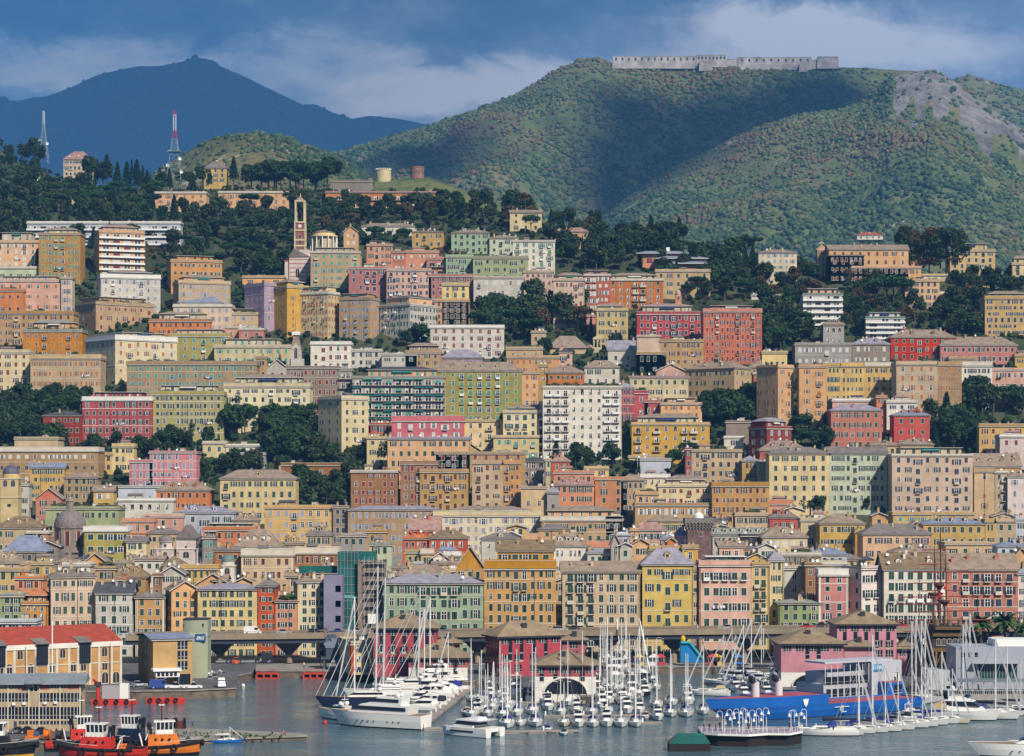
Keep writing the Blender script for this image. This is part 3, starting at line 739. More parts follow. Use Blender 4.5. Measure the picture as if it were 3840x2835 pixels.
 if 'G' in fl:
  for q in range(max(1,int(w / 9))): link('terrace_plants',plants_mesh(q % 3),root,(w * (q + .5) / max(1,int(w / 9)),1.0,(roof_z(w / 2,d / 2) if kind == 'f' else Ht) + .3),0,(min(8,w * .9),1,1.2))
 if kind in 'hg' and 'd' not in fl and w > 9 and hr > 2.2 and rnd.random() < .55: fl['d'] = str(rnd.choice((1,1,2,3)))
 if kind == 'f' and 'P' not in fl and 'c0' not in flags and w > 6 and Wm > 6 and rnd.random() < .45: shed(root,rnd,w,d,Ht,wall)
 if 'd' in fl:
  nd = int(fl['d'] or 2)
  for q in range(nd):
   x = w * (q + .5) / nd if kind == 'g' else w * .18 + w * .64 * (q + .5) / nd; y = d * .16; z = roof_z(x,y) - .25; db = MB()
   db.box(x - .8,y,z,x + .8,y + 3,z + 1.45,WM,'b'); db.poly([(x - 1,y - .2,z + 1.45),(x,y - .2,z + 2.05),(x,y + 3.2,z + 2.05),(x - 1,y + 3.2,z + 1.45)],RM); db.poly([(x,y - .2,z + 2.05),(x + 1,y - .2,z + 1.45),(x + 1,y + 3.2,z + 1.45),(x,y + 3.2,z + 2.05)],RM)
   db.poly([(x - .8,y,z + 1.45),(x + .8,y,z + 1.45),(x,y,z + 2.0)],WM)
   dm = db.build('dormer',root); place_window(rnd.choice(('plain','closed','frame')),x,z + .3,.85,1.0,None,y,dm)
 nc = int(fl['c']) if fl.get('c') else (rnd.choice((1,2,3,3,4,5)) if Wm > 8 else rnd.choice((1,1,2)))
 for q in range(nc):
  x,y = rnd.uniform(.8,w - .8),rnd.uniform(d * .2,d * .7); s = rnd.uniform(.75,1.2)
  link('chimney',chimney_mesh(wall if rnd.random() < .6 else 'be'),root,(x,y,roof_z(x,y) + .2),0,(s,s,s))
 for _ in range(rnd.choice((0,1,1,2))): x,y = rnd.uniform(.8,w - .8),rnd.uniform(d * .2,d * .7); link('antenna',antenna_mesh(),root,(x,y,roof_z(x,y)),rnd.uniform(0,3))
 for _ in range(rnd.choice((0,0,1,2))): x,y = rnd.uniform(.8,w - .8),rnd.uniform(.3,d * .5); link('satellite_dish',dish_mesh(),root,(x,y,roof_z(x,y) + .2),rnd.uniform(-.6,.6))
 if kind == 'f' and 'P' not in fl and w > 7 and rnd.random() < .6:
  x,y = rnd.uniform(2,w - 2),rnd.uniform(d * .3,d * .7); link('lift_housing',tank_mesh(),root,(x,y,Ht + .14),0,(rnd.uniform(.8,1.5),1,rnd.uniform(.8,1.4)))
 if plus or (rows >= 4 and rnd.random() < .35):
  pb = MB(); xx = rnd.choice((.25,w - .25,w * rnd.uniform(.3,.7))); pb.tube((xx,-.1,-1),(xx,-.1,Ht - .3),.07,.07,IRON,5); pb.build('downpipe',root)
 if rows >= 4 and rnd.random() < .3 and cols > 2:
  for _ in range(rnd.choice((1,1,2))):
   link('washing_line',wash_mesh(rnd.randrange(3)),root,(w * rnd.uniform(.2,.8),-.55,Ht - (rnd.randrange(1,max(2,rows - 1)) + .62) * sh_),0,(1,1,1))
 STAT.append((wx(x0,D),wx(x1,D),D,d))
 return root,w,d,Ht
def awning_mesh(k):
 key = ('awn',k)
 if key not in CACHE:
  c = {'t': (0.03,0.22,0.22),'e': (0.03,0.2,0.12),'w': (0.6,0.58,0.5),'b': (0.03,0.06,0.2),'o': (0.5,0.3,0.08)}[k]
  m = mat('awning_cloth_' + k,c,.8,var=.1); mb = MB()
  mb.poly([(-.5,0,0),(-.5,-1.0,-.62),(.5,-1.0,-.62),(.5,0,0)],m); mb.poly([(-.5,-1.0,-.62),(-.5,-1.0,-.85),(.5,-1.0,-.85),(.5,-1.0,-.62)],m)
  for x in (-.5,.5): mb.poly([(x,0,0),(x,-1.0,-.62),(x,0,-.62)],m)
  CACHE[key] = mb.mesh('awning')
 return CACHE[key]
def wash_mesh(v):
 key = ('wash',v)
 if key not in CACHE:
  rnd = random.Random(v + 40); mb = MB(); mb.tube((-2,0,0),(2,0,0),.02,.02,WHITE,4)
  cs = [mat('laundry_' + n,c,.9) for n,c in (('white',(.75,.74,.72)),('blue',(.08,.12,.4)),('red',(.45,.05,.05)),('cream',(.6,.5,.35)))]
  x = -1.9
  while x < 1.7:
   w_ = rnd.uniform(.3,.8); mb.box(x,-.03,-rnd.uniform(.5,1.0),x + w_,.03,0,rnd.choice(cs + cs[:1] * 2)); x += w_ + rnd.uniform(.05,.4)
  CACHE[key] = mb.mesh('washing_line')
 return CACHE[key]
def shed(root,rnd,w,d,Ht,wall):
 """A little house built on a flat roof."""
 a = rnd.uniform(.1,.5) * w; b = a + rnd.uniform(2.5,min(7,w * .45)); h = rnd.uniform(1.9,2.6); y = rnd.uniform(1.5,4); mb = MB(); mb.box(a,y,Ht,b,y + 3.5,Ht + h,wall_mat(rnd.choice((wall,'wh','be','cr')))); r0 = (a - .3,y - .4,Ht + h)
 mb.poly([(a - .3,y - .4,Ht + h),(b + .3,y - .4,Ht + h),(b + .3,y + 3.8,Ht + h + .9),(a - .3,y + 3.8,Ht + h + .9)],roof_mat(rnd.choice('stpd'))); s = mb.build('roof_room',root); link('window',win_mesh('plain','d','s'),s,((a + b) / 2,y,Ht + .8),0,(1.1,1,1.0))
def city(text):
 ox = oy = 0; sc = 1
 for ln in text.strip().splitlines():
  ln = ln.strip()
  if not ln or ln[0] == '#': continue
  if ln[0] == '@':
   a = ln[1:].split(); ox,oy,sc = float(a[0]),float(a[1]),float(a[2]); grp = FRONT if len(a) > 3 else None; continue
  body,label = ln.split('|'); t = body.split()
  x0,x1,yt,yb = (float(v) for v in t[:4])
  bldg(ox + x0 / sc,ox + x1 / sc,oy + yt / sc,oy + yb / sc,int(t[4]),int(t[5]),t[6],t[7],t[8],t[9:],label.strip(),scale=sc,group=FRONT if '+' in t[9:] else None)
# ---------------------------------------------------------------- the town: one line per building, read off the photograph
city('''
@0 1900 2.754
0 235 920 1556 2 7 sg f15g g + | pale sage green building behind the white glass pavilion, lowest of the seafront row
237 490 1000 1556 3 6 wo f12o d + P75 | orange house with stepped terraces between sage green and tall pinkish buildings
525 965 725 1556 5 6 pb h85s g + L85 k | tall pinkish beige palazzo of five bays with dark left flank above the tiled warehouse
990 1365 890 1556 3 6 wg g110d g + k | pale grey three bay palazzo with dark green eaves behind the warehouse end
1400 1690 935 1556 3 6 ok h70s g + L35 q | small ochre house with hipped slate roof and turquoise middle shutters
1770 2040 860 1556 3 7 pe e95t g + L105 | peach house with gabled attic and orange flank beside the wide cream yellow block
2042 2655 850 1556 6 7 cy h50l g + | wide cream yellow block with six columns of green shutters above the flyover
-60 430 215 760 5 4 be h115n g | beige hall under a big brown hipped roof by the domed church
75 230 200 640 1 3 st h70t d n:bell_tower A c0 | stubby grey bell turret with tiled pyramid cap in front of the brown roof
45 470 462 980 4 4 st h165b g | grey house under a broad blue grey roof below the dome
-60 215 575 1110 2 4 cr h105t g | cream house with tan pyramid roof and red hip ridge by the left frame edge
275 500 268 760 2 4 or f15w b | orange house under a pale metal roof beside the dome drum
865 1315 250 760 4 4 ol f45w g W | olive house with white balustrade terrace just behind the church nave
470 1230 20 560 10 4 sg f20s g G | long grey green house with planted roof terrace behind the dome
1255 1590 150 680 3 4 sa f25p g | salmon flat roofed house with three green windows behind the nave roof
1480 1890 100 640 3 4 sp f20p g | pale pink house with stepped terrace clutter above the church front
1790 2430 62 620 5 4 gl h65l g b2 | pale grey villa with hipped slate roof and one planted balcony
1325 1535 290 780 3 4 or f10o t | little orange house with three turquoise windows above the nave roof
1530 1830 270 800 3 4 be h55s g | beige house with slate roof tucked behind the church towers
2090 2215 322 930 2 5 st f12s t P60 | stone grey flats with orange terrace beside the twin towered church
850 1120 590 1250 2 5 wo e115t g c0 | bright orange gable end house in the middle of the old roofs
1395 1690 545 1230 3 5 wh g40t g | small white house with low tiled roof below the church towers
1680 1890 600 1240 3 5 be h95n w | beige house under a round brown roof with two small dormers
560 765 572 1320 2 6 st h45t d | grey roof house with tan pyramid cap above the pinkish palazzo
650 930 602 1340 2 6 wh f22s g | white rooftop dormer house with a single tall window above the pinkish palazzo
215 560 590 1150 3 4 ly f12t g | pale yellow terraced house left of the orange gable
-40 300 655 1260 3 5 ly f20t g | low yellow house with balustrade near the left edge above the orange house
150 440 740 1380 3 5 or f15t n | rusty orange house with satellite dishes left of the pinkish palazzo
985 1190 640 1340 2 5 ta f20d g G | tan house with dark roof terrace and orange pots
1190 1510 725 1410 3 5 ok h110n g | ochre house with wide brown tiled roof behind the grey palazzo
1195 1300 750 1430 1 5 ro f10t g | sliver of a brick red house with one white window between two roofs
1655 1900 690 1390 2 6 wg e85s g | pale grey gable house with dark loggia near the church front
1580 1660 710 1400 1 6 br f10s n | narrow brown tower house with rows of tiny windows
1850 2250 640 1360 6 6 ly f35t g | long cream terrace house running right of the church front
2030 2370 795 1440 3 5 pe e110t b c1 | peach house with shallow gable behind the cream yellow block
@760 1900 2.754
570 755 815 1556 2 8 ro h75s g + | narrow brick red tower house with small slate hip roof
755 975 975 1556 2 6 sa g45p g + G | low salmon house with leafy roof garden and pink tiled eaves
980 1300 775 1556 3 9 cr h50t g + L70 | pale cream house with three bays beside the lilac building sheet
320 570 140 620 2 4 be h60t g | small beige house with brown hipped roof below the cream block
640 1340 12 470 8 4 ye f25o l k b3 | ornate ochre yellow palazzo with grey shutters and pale window frames
1345 1500 5 480 2 5 st f12s b | grey brown flats squeezed between ochre and tan palazzi
1500 2440 30 500 13 4 ta h40l l | long tan building with grey slate roof and arched grey windows
0 545 240 820 5 5 or f30d n P60 | orange flats with deep dark terrace under a rust red penthouse
340 790 418 1050 4 5 be h185t w d4 | great tan mansard roof with four dormers in the middle of the old town
790 1030 380 980 3 5 ly h40t g d3 | yellow house with three gabled dormers right of the mansard roof
120 400 450 1150 3 5 br g40s g | brown house under dark eaves behind the small copper dome
400 930 500 1180 6 5 be f60w n k q | grand beige palace with pilasters and a broad white parapet
930 1400 480 1160 5 5 br f55w n | brown palace wing under the long white parapet beside green netting
1070 1330 290 900 3 5 be h90s g | beige house with mossy slate roof and antenna mast
1430 1690 300 900 3 5 gy f20t g | grey flat roofed house among aerials left of the red tiled hall
1690 1900 260 900 2 5 ok f20n g | ochre house with green roof conservatory left of the red tiled hall
1720 1950 390 1000 2 5 lg f18g g | pale green terrace house with glass balustrade
1170 1390 680 1320 2 4 lv h110l g | lilac roofed house between lower and upper green netting
860 1000 720 1440 1 6 be g60t g | beige chimneyed house rising behind the brick red tower house
110 240 760 1440 2 5 pe g60t g | peach house with slate gable roof left of the brick red tower
330 520 775 1440 2 5 pe e50t b | peach gable house just above the cream yellow block
@1520 1900 2.754
-223 805 790 1556 9 6 mt h85l g + b3,4,5,6 k | long mint green palazzo with grey slate roof behind the pink warehouse
818 1555 640 1556 8 8 oc f75t g + b3,4 k | ornate ochre palazzo with yellow parapet and long white balcony
1622 2423 672 1556 7 8 be g105t g + k b0,1,2 | frescoed beige palazzo with painted panels and curved white parapet
525 812 640 1430 3 6 oc e235p g c1 | ochre house with steep gable end and grey roof behind the mint palazzo
950 1530 455 1330 5 6 oc g110n g W | ochre rooftop house with green shuttered windows under a brown roof
290 1400 95 560 14 5 cr f45t l k P50 G b2,6 | very long cream palazzo with planted penthouse terrace and ornate windows
-30 245 330 870 4 4 ro h65o d | long brick red hall with orange tiled roof below the tan building
60 355 245 820 2 4 ro g145p d | tall brown roofed house with red gable wall above the orange tiles
225 640 322 870 4 4 ro h78n d | brown roofed red house right of the orange tiled hall
0 160 470 1070 2 4 ol f15d g | olive house with dark roof terrace among the low roofs
160 290 480 1080 2 4 ye f40w g | bright yellow box house with pale roof wall among the low roofs
290 430 525 1090 2 5 wh e60s g | little white gable house with one square window among the low roofs
430 575 500 1080 2 5 wg f30w g | white cubic house with one tall window left of the ochre gable
335 520 450 1010 2 4 gl h50b g | pale house under a blue metal roof above the white cube
285 575 590 1190 4 4 pe g25t l | peach house with slate eaves and four windows behind the mint palazzo
300 560 660 1280 3 4 cr f20o g | cream house with orange eaves line left of the ochre gable
85 180 592 1190 1 4 gl f12s t | tiny grey house with teal window left of the peach eaves
780 1190 335 920 3 4 wg h60s d | pale grey house with slate roof under the pink lantern turret
990 1200 300 880 2 4 wh e50w g | small white gabled house with one green window beside the pink lantern turret
1240 1400 340 920 2 4 pe f60p d | peach rooftop box with rust red cornice behind the ochre roof
1490 1880 405 1030 8 4 wh h130t d W | white building with a wide band of dark windows under a tan hip roof
1870 2120 420 1000 2 4 sa f90p g | blank salmon wall house right of the white window band
1880 2130 475 1040 3 4 wg h45l g | grey house with low lilac slate roof right of the white window band
1400 2240 140 640 9 4 ta f40w g k P95 b3,4 | broad tan mansion with white terrace parapet and arched yellow penthouse
2125 2215 400 1060 1 5 gy e120d g | thin grey tower house with dark gable at the mansion corner
-100 480 715 1440 6 5 be h110t g | house under a huge brown slate roof right behind the mint palazzo
@2280 1900 2.754
355 880 595 1556 5 6 py h170l g + k d1 b2 | pale yellow five bay palazzo with tall grey pyramid roof and one dormer
945 1478 605 1556 5 6 sp f45p g + P80 G b0,1,2,3,4 k | salmon pink palazzo with planted roof terrace and small stone balconies
1480 1663 600 1556 2 8 ly f12s g + b0,1 | slim yellow house of two bays joined to the salmon pink palazzo
1670 1815 555 1530 2 8 cr h110l g | cream house under lilac slate roof with washing hung out beside the slim yellow house
1765 2198 995 1556 4 6 og h35g g + | low olive green house in front of the little yellow bell tower
-20 150 130 640 2 4 be f25w g | beige balcony house with white parapet at the foot of the brown mansion
430 800 150 660 4 4 ly h60t g | pale yellow house with brown hip roof left of the stone tower
300 600 240 780 4 4 sp h80p g | pink house with curved rooftop gable left of the stone tower
230 310 240 790 2 4 pe f15p d | small peach house with three narrow windows left of the pink curved gable
60 235 290 880 2 4 gl h35w b | grey glazed roof house under pale sheet metal
550 700 330 880 1 3 gl h60l d | house with pale lilac slate roof in front of the pink house
690 830 300 880 1 3 gl h90b d | house with light blue slate roof beside the stone tower
1080 1700 285 840 9 4 wg g65g g d7 | long grey house with a row of dormers and greenish slate roof
1590 2060 312 900 5 4 cr h105t w | cream house with white columns under a wide tan pyramid roof
1315 1660 85 540 5 4 be f20p g G | beige house with brick terrace right of the ochre flats
1670 1960 110 620 3 3 rd h70s g | bright red house with slate roof above the dormer row
1990 2320 140 720 2 4 cr f20t g | plain cream wall house with two small dark windows
1375 1540 300 900 0 1 dk f10d d c0 | dark purple screen box on the roofs below the dormer row
110 250 400 1060 1 4 wg e35s g | small pale gable house with a single green shutter
250 430 385 1010 2 4 pe e60p g | peach house with slanted terracotta gable above the pale yellow palazzo
430 760 440 1080 3 4 ye f30d d | yellow walled house with dark flat roof above the pyramid roof
770 930 420 1090 1 4 ye f20t d | yellow chimney house with crenels below the stone tower
40 130 370 1040 1 4 gy f20d d | narrow grey tower house with iron balcony left of the small pale gable
610 700 355 930 1 3 or e40p d | tiny orange gable house below the lilac roof
1150 1400 410 1020 2 4 sp g55t g | pink house with tiled gable roof behind the planted terrace
1550 1720 415 1020 2 4 wh e40b g | white gable house with blue roof right of the dark screen
1790 2200 500 1250 6 6 ok f25b g G | ochre flats with blue grey roof sheds behind the yellow bell tower
2040 2203 600 1500 2 7 br f12s n | tall brown tenement with pipes left of the dusty pink house
1820 2030 640 1470 1 6 wg f20s d | bare grey plaster house behind the yellow bell tower
@3040 1900 2.754
85 385 705 1556 2 9 dp f60w g + k q | dusty pink tower house with white window frames beside the low olive house
525 758 640 1556 2 6 wp f20s g + L150 b0,1 k | white palace wing with long balustrade balcony and shaded left flank
758 1402 642 1556 6 8 wh g160n g + d2 b0,1,2,3,4,5 | white palace with six bays, iron balconies and two dormers in a slate roof
1405 2136 650 1556 6 7 co g165t b + k b1,2,3,4,5 n:hotel | coral hotel with blue shutters and stone balconies behind the old galleon
2140 2290 690 1556 2 7 wp h60l b + | pale lilac house at the right edge beyond the coral hotel
95 560 172 800 6 5 ly h100t g W | yellow house with roof terrace awnings under a broad tan hip roof
460 560 262 830 1 4 ye f20t d | small ochre house at the corner of the orange peach building
540 1250 282 960 7 5 pe h105s b | large orange peach building with grey hip roof and air conditioners
635 780 85 520 1 3 pe e30b d | small peach gable house under the dark trees
1010 1170 200 720 1 3 ly e50t d | yellow gable house with tan roof left of the long yellow row
1165 1800 175 800 7 5 ly h60b g | long pale yellow row with blue grey slate roof and green windows
1805 1905 150 800 2 5 ye f20t g | narrow ochre house between pale yellow row and grey flats
1905 2120 150 800 2 5 be f20t g | grey beige flats with two columns of white windows near the right edge
2120 2290 130 800 2 5 gl f20t g | pale grey flats at the right edge above the blue roof
1880 2110 95 520 2 3 be e40t d | low tiled gable house above the grey beige flats
1390 1930 385 1020 4 4 be f15t g | beige house with long tiled edge behind the galleon masts
1930 2290 405 1070 4 5 gl h45b g | grey house under a long blue roof at the right edge
860 1380 470 1220 6 5 be h85t g | house under worn tan roof with skylights behind the white palace
2070 2290 570 1340 3 6 pe e150t g | orange peach gable house behind the coral hotel near the edge
0 370 490 1200 4 5 gl h60b g | house with sheet metal roofs above the dusty pink tower house
60 370 600 1430 4 6 ye f35b g | ochre attic house with green shutters on top of the dusty pink house
@0 1350 2.754
-60 305 -75 330 4 5 cr f30t r k | cream palazzo with red shutters at the left edge above the trees
315 1040 -15 400 13 4 be f40t o k c1 | ornate beige palazzo with orange shutters above the left garden trees
1310 2650 45 440 16 5 ta f30t t k b5,10 G | very long tan palazzo with turquoise shutters along the terrace road
850 1570 415 860 10 5 rs f35w g k P80 | rose red palazzo with cream bands and a tiled penthouse
1575 2310 355 830 10 6 ol f30t g k P90 G | olive yellow palazzo with white bands beside the rose red palazzo
445 845 570 880 6 3 ma h40d g | dark red house half hidden by trees left of the rose red palazzo
-40 340 560 720 3 1 or f35w d | low orange house with white parapet under the garden trees
150 600 812 1060 5 1 be f15t w c1 | single storey beige roof house standing on the long tan palace
-40 1015 940 1290 12 3 ta f40w w k A c0 | long low tan palace with arched windows at the left edge
1160 1385 895 1150 3 3 cy f30t g c4 | small cream villa with white chimneys above the dark hedge
1080 1160 975 1150 1 2 ly f20t b c0 | low yellow annex with balustrade left of the chimneyed cream villa
1545 2030 955 1320 6 4 pk f10p l k c5 | bright pink villa with grey shutters and white base
1335 1575 1050 1320 3 3 pk f15p l k | lower pink villa wing with laundry under its windows
310 660 1110 1440 4 4 ye g50b g L35 | yellow house with pale blue roof by the left bell tower
660 1000 1215 1520 4 4 ta h55t g | tan house with green shutters right of the yellow house
965 1175 1350 1580 2 2 ly g60t w | cream shed house with slanted grey roof below the chimneyed villa
190 295 1290 1720 2 4 wg f15d b | narrow pale grey house right of the left bell tower
370 640 1430 1720 2 3 co e110t g | salmon gable house under a tan roof below the yellow house
1220 1700 1310 1470 0 1 gl f10s d c0 | bare grey retaining house block below the pink villa
1615 2165 1345 1660 7 3 or h95t n | bright orange house with hipped roof and glazed roof strip
1215 1790 1450 1720 6 2 wg f20w d | low grey house with white terrace left of the bright orange house
@760 1350 2.754
220 1110 275 720 10 5 cr f35t g k P90 G b1,5,8 | cream palazzo with planted penthouse and grey hip roof above the pines
865 1410 80 580 7 5 st f15l r k b1 | ornate grey palazzo with red shutters behind the cream one
1545 2500 180 670 9 6 gy f10d t B P75 | grey balcony block strung with teal awnings
1410 1543 100 580 2 5 gy f10d d B | narrow grey balcony bay at the left of the teal awning block
1435 1700 400 1045 3 7 cr f30t g L270 A c1 | tall cream neo gothic block with pointed arch windows
1735 1950 665 830 3 2 ro f15p b b1 | low brick red house under the teal awning block
1695 1905 805 1100 2 3 cy f15t g | small cream annex right of the neo gothic block
1910 2760 815 1320 10 5 pe g25l g | long peach building with grey roof under the pink flats
0 240 860 985 2 1 cr f20t g A c0 | small cream villa with pointed white windows above the hillside ruins
235 625 885 985 5 1 wh f15t g c3 | low white villa with green doors and terrace left of the dark trees
180 960 1225 1660 9 4 cy h95t g c2 b0 | broad cream four storey block with tan roof and roof windows
810 1525 1085 1225 6 1 br f20s d A n:arcade c0 | brick arcade terrace wall with arches in the hillside greenery
395 640 970 1130 0 1 gl f10s d n:retaining_wall c0 | tall concrete retaining wall below the low white villa
1530 2010 1155 1580 6 5 br f15b r | brown block with red shutters and laundry right of the dark trees
@1520 1350 2.754
240 1205 110 630 10 6 ol h100t e b3,4,5,6,7 d4 | olive block with bright green blinds and balconies under a tan roof
1205 1385 135 580 2 5 pe f15t o | slim peach tower house with orange shutters right of the olive block
1385 1472 60 420 1 4 ye f15t d | ochre strip house with blank wall behind the slim peach tower
1455 1850 130 420 5 3 or h75t g | orange roof house with tan hip roof and five dark windows
1420 2235 285 1010 9 8 wh f15t d b0,1,2,7,8 G | tall white apartment block with right hand balconies above the stone wall
1385 1900 450 970 5 6 wh f15t g B G | white stepped front with long balconies and planters
1010 1545 540 970 6 5 cr f20t g b0,1,2 G P40 | cream terraced flats stepping down left of the white balconies
610 1130 630 920 5 3 cy f12t d b2 | cream flats with round roof garden right of the pink flats
910 1380 795 1010 5 2 cy f15t t b2,4 | low cream flats with teal awnings and green balcony
-140 605 630 1010 6 4 pk f60p w b1,4 | long pink flats with crenellated roof terrace and white blinds
315 1240 965 1320 8 4 ta f15t r | tan palazzo with red shutters below the slate gable
565 775 930 1000 2 1 ye e75d n c0 | yellow rooftop gable with dark slate roof on the tan palazzo
-50 330 1070 1550 5 5 br f25t r b2 | brown balcony block with brick red shutters and one teal awning
150 650 1155 1560 6 4 tn f25t n b1,3 | ochre brown block with round flower balconies
690 1005 1065 1550 3 5 be f25o n b0 | tan block with pediment and iron balconies left of the orange strip
1005 1200 1065 1550 3 5 wo f25o n b0 | bright orange balcony strip joined to the tan pediment block
1190 1460 1045 1310 3 3 st h40d d W | stone grey block with dark roof and wide blinds
1195 1460 1320 1640 2 1 be f10s d A c0 n:church | plain beige church front with two blind arches
1465 1590 1370 1660 1 1 gy h70l d A c0 n:church_apse | small stone apse with conical grey roof
1450 1505 1030 1420 1 4 cr f10t g c0 | slim cream house between stone block and red roof
1510 1700 1045 1270 2 2 ro h70p g | orange red house under a maroon hip roof
1500 1950 1290 1580 5 3 sa h70p g | salmon tenement with slanted roof and roof windows
1530 1950 1165 1420 5 2 sa f20l n c4 | upper salmon house with white chimney posts
1960 2290 1230 1580 2 4 or f20p g | blank orange wall house with green awning windows
1850 2100 1120 1320 2 2 cy f20t n | low cream roof house above the blank orange wall
@2280 1350 2.754
500 800 110 350 2 2 sp e75p d | pink gables of a low house above the cream flats
225 830 180 580 7 4 cr g25p g | cream flats with pink eaves and roof terrace under the pink gables
105 270 285 640 4 4 rs h55l b k | rose red villa with white trim beside the white apartment block
270 415 340 610 1 2 rs f20r d G | rose terrace wing beside the rose red villa
375 540 430 610 2 1 rs f12r d | low red garden house left of the beige villa
545 970 455 690 5 3 pe f15l o P60 | beige villa with orange shutters and dark grey eaves
830 1305 80 580 7 5 be h75t g R195 | large beige block with salmon right flank above the big dark trees
1500 1558 140 420 1 3 ro f10w g | sliver of red house left of the tall peach tower
1755 1930 70 780 2 7 pe f20t o b1 L195 | tall peach tower with orange shutters and striped left flank
1975 2260 70 780 2 7 pe f20t o b1 | twin peach tower right of the dark vertical gap
245 1050 665 1040 8 4 ye f20t d b0,2,5,6 P70 | yellow balcony flats with blue roof awning above the concrete base
215 540 1000 1080 0 1 cy f12t d c0 n:terrace_wall | pale base terrace under the yellow balcony flats
305 650 1030 1170 0 1 gl f10s d c0 n:ramp_wall | grey concrete ramp wall with a round sign
1200 1400 800 910 1 1 wh f12w b c0 | white cube house below the bare stone wall
1220 1470 640 850 0 1 st f10s d c0 n:stone_wall | high bare stone wall under the big dark trees
1640 1920 705 1080 3 4 ma f20l l L165 P70 | maroon house with grey eaves and salmon roof terrace
865 1385 940 1310 6 4 be f15d b b1 | grey beige house with iron balconies below the stone wall
800 865 920 1310 1 4 rs f12s b | sliver of rose house joined to the grey beige one
1385 1555 1040 1350 2 3 ye h55l n | small ochre house with grey roof right of the iron balconies
1555 1665 1070 1420 1 3 sg f25g l | narrow green house left of the large pale yellow block
1665 2290 965 1580 6 6 cy h70s g | large pale yellow block with green shutters under a grey roof
1570 2060 930 1220 3 2 dp h100t g | pinkish roof house with red chimney turret behind the pale yellow block
135 380 1240 1580 4 3 be h60t b | beige house with brown roof right of the blank orange wall
335 640 1210 1520 4 3 cr f30w d | cream terrace house with white rails in the middle
610 890 1260 1520 3 2 ok f25t n | ochre terrace house with a red door
520 1075 1300 1720 6 4 cr f20t r b3 P60 | cream roof terrace flats with green balcony awning
285 520 1385 1720 3 3 pe f25t d G | peach terrace house with planted veranda
280 1090 1500 1770 9 2 ta f20t w | wide tan mansion with deep brown cornice below the veranda
1075 1665 1300 1790 8 5 oc f35t n | weathered ochre yellow tenement with red brown shutters
1590 1915 1490 1780 4 2 sa f45p g | pinkish house with crenellated terrace right of the ochre tenement
@3040 1350 2.754
195 790 965 1580 8 6 lg g75s g b3 | pale green half of the long block with joined green shutters
130 310 60 440 4 4 ly f25t g c0 | yellow end house right of the twin peach towers
310 550 65 440 5 4 ly f35t g c0 | recessed yellow house in the long terrace above the salmon red house
550 885 60 440 4 4 ye f35w g c0 | ochre yellow house with white parapet in the long terrace
885 1310 45 620 4 6 be f30t o k | long beige house with orange shutters in the upper terrace
1310 1560 50 620 7 6 ta f30t o | tan house with many narrow orange shutters in the upper terrace
1560 1875 60 480 6 4 wh f40t b c0 | white house with blue shutters closing the upper terrace
1875 2290 100 440 6 3 sp f15p b | pink house with blue grey shutters above the right hand pines
210 735 520 920 6 4 co h70l g | salmon red house with grey slate roof and six columns of shutters
860 1230 570 920 3 3 rd h60b g d3 | vivid red house with blue grey pyramid roof
225 680 420 640 4 2 sp f20w d | pale pink terrace house behind the salmon red house
680 785 380 720 1 4 or f12t r | narrow orange brown house right of the pale pink terrace
785 1100 435 740 3 3 wh f20p b | white house with tiled roof behind the vivid red house
1740 2290 680 1010 6 3 ye f20t r | yellow house with red shutters at the right edge
1955 2290 790 1170 3 3 wp f20w r A | pinkish white villa with red arched shutters at the right edge
1690 2170 1100 1640 4 4 ta g140t w d4 | long tan shed roof house with four white dormers
1690 1900 1150 1660 1 5 be f30p o | beige tower block wall with orange shutters right of the pale pink flats
1905 2040 1160 1660 2 5 be f15w d b1 | beige balcony strip beside the orange shutter wall
2035 2290 1205 1680 2 4 wp h50t l | pale house with lilac shutters at the right edge
840 1675 985 1680 8 7 pb f12w b b2,6 P75 | pale pink modern flats with white penthouse and blue blinds
910 1270 870 1120 3 2 be h60t d | tan hip roofed house above the pale pink flats
620 930 880 1120 2 2 be h50t d | low tan roofed house left of the hip roof above the flats
850 1690 1590 1920 7 3 ly f15t t b3,5 | yellow lower flats below the pale pink modern flats
@0 800 2.754
280 1130 100 330 8 3 gl f15w d B c6 | long white terraced villa block under the dark wood
1130 1865 100 330 7 3 gl f15w d B c5 | right half of the white terraced block with concrete balconies
1025 1465 190 650 4 7 pe f20p r B P55 L95 | salmon tower block with rounded white balconies
400 830 215 740 6 7 ok f12t e b2,3 P45 | tall ochre beige tower block with green blinds
-60 395 300 620 5 5 pe f20t w b0,3 P100 | peach flats with white blinds at the left edge
400 630 450 640 3 2 wh f15w b | white roof house with blue doors below the ochre tower
480 632 540 720 2 2 pb f10s d | beige house with wide eaves below the white roof house
-40 540 565 720 6 1 lg f15w b | pale green glazed roof terrace house at the left
-40 640 700 1020 7 3 sp f15p o P50 | salmon pink house behind the two big cypresses
632 745 670 1030 2 4 pb f12t l | narrow pinkish house with lilac shutters right of the cypresses
-40 245 800 1050 3 2 or f20o n G | orange house with terraces at the left edge below the salmon one
1040 1632 660 1080 8 5 wg f35w l k P55 L80 b1,5 | pale grey white palazzo with grey shutters and two roof turrets
1765 2275 490 820 8 4 wo f15t g P55 L75 | bright orange palazzo under the dark woods
1845 2360 715 1030 7 4 be f25t l P60 L95 | beige palazzo with umbrellas on its roof below the orange one
1860 2290 925 1030 6 1 wh h90b l c0 | white attic house under a long blue slate roof
1790 2390 960 1220 8 3 pb f20w l b1 | pinkish grey palazzo with white terrace below the blue slate roof
990 1530 930 1220 7 3 ta f20t r b6 P70 L270 G | brown palazzo with red shutters and flag sunshade roof terrace
-40 760 1035 1350 10 4 ok f25d n b2 | long ochre house with red brown shutters at the left edge
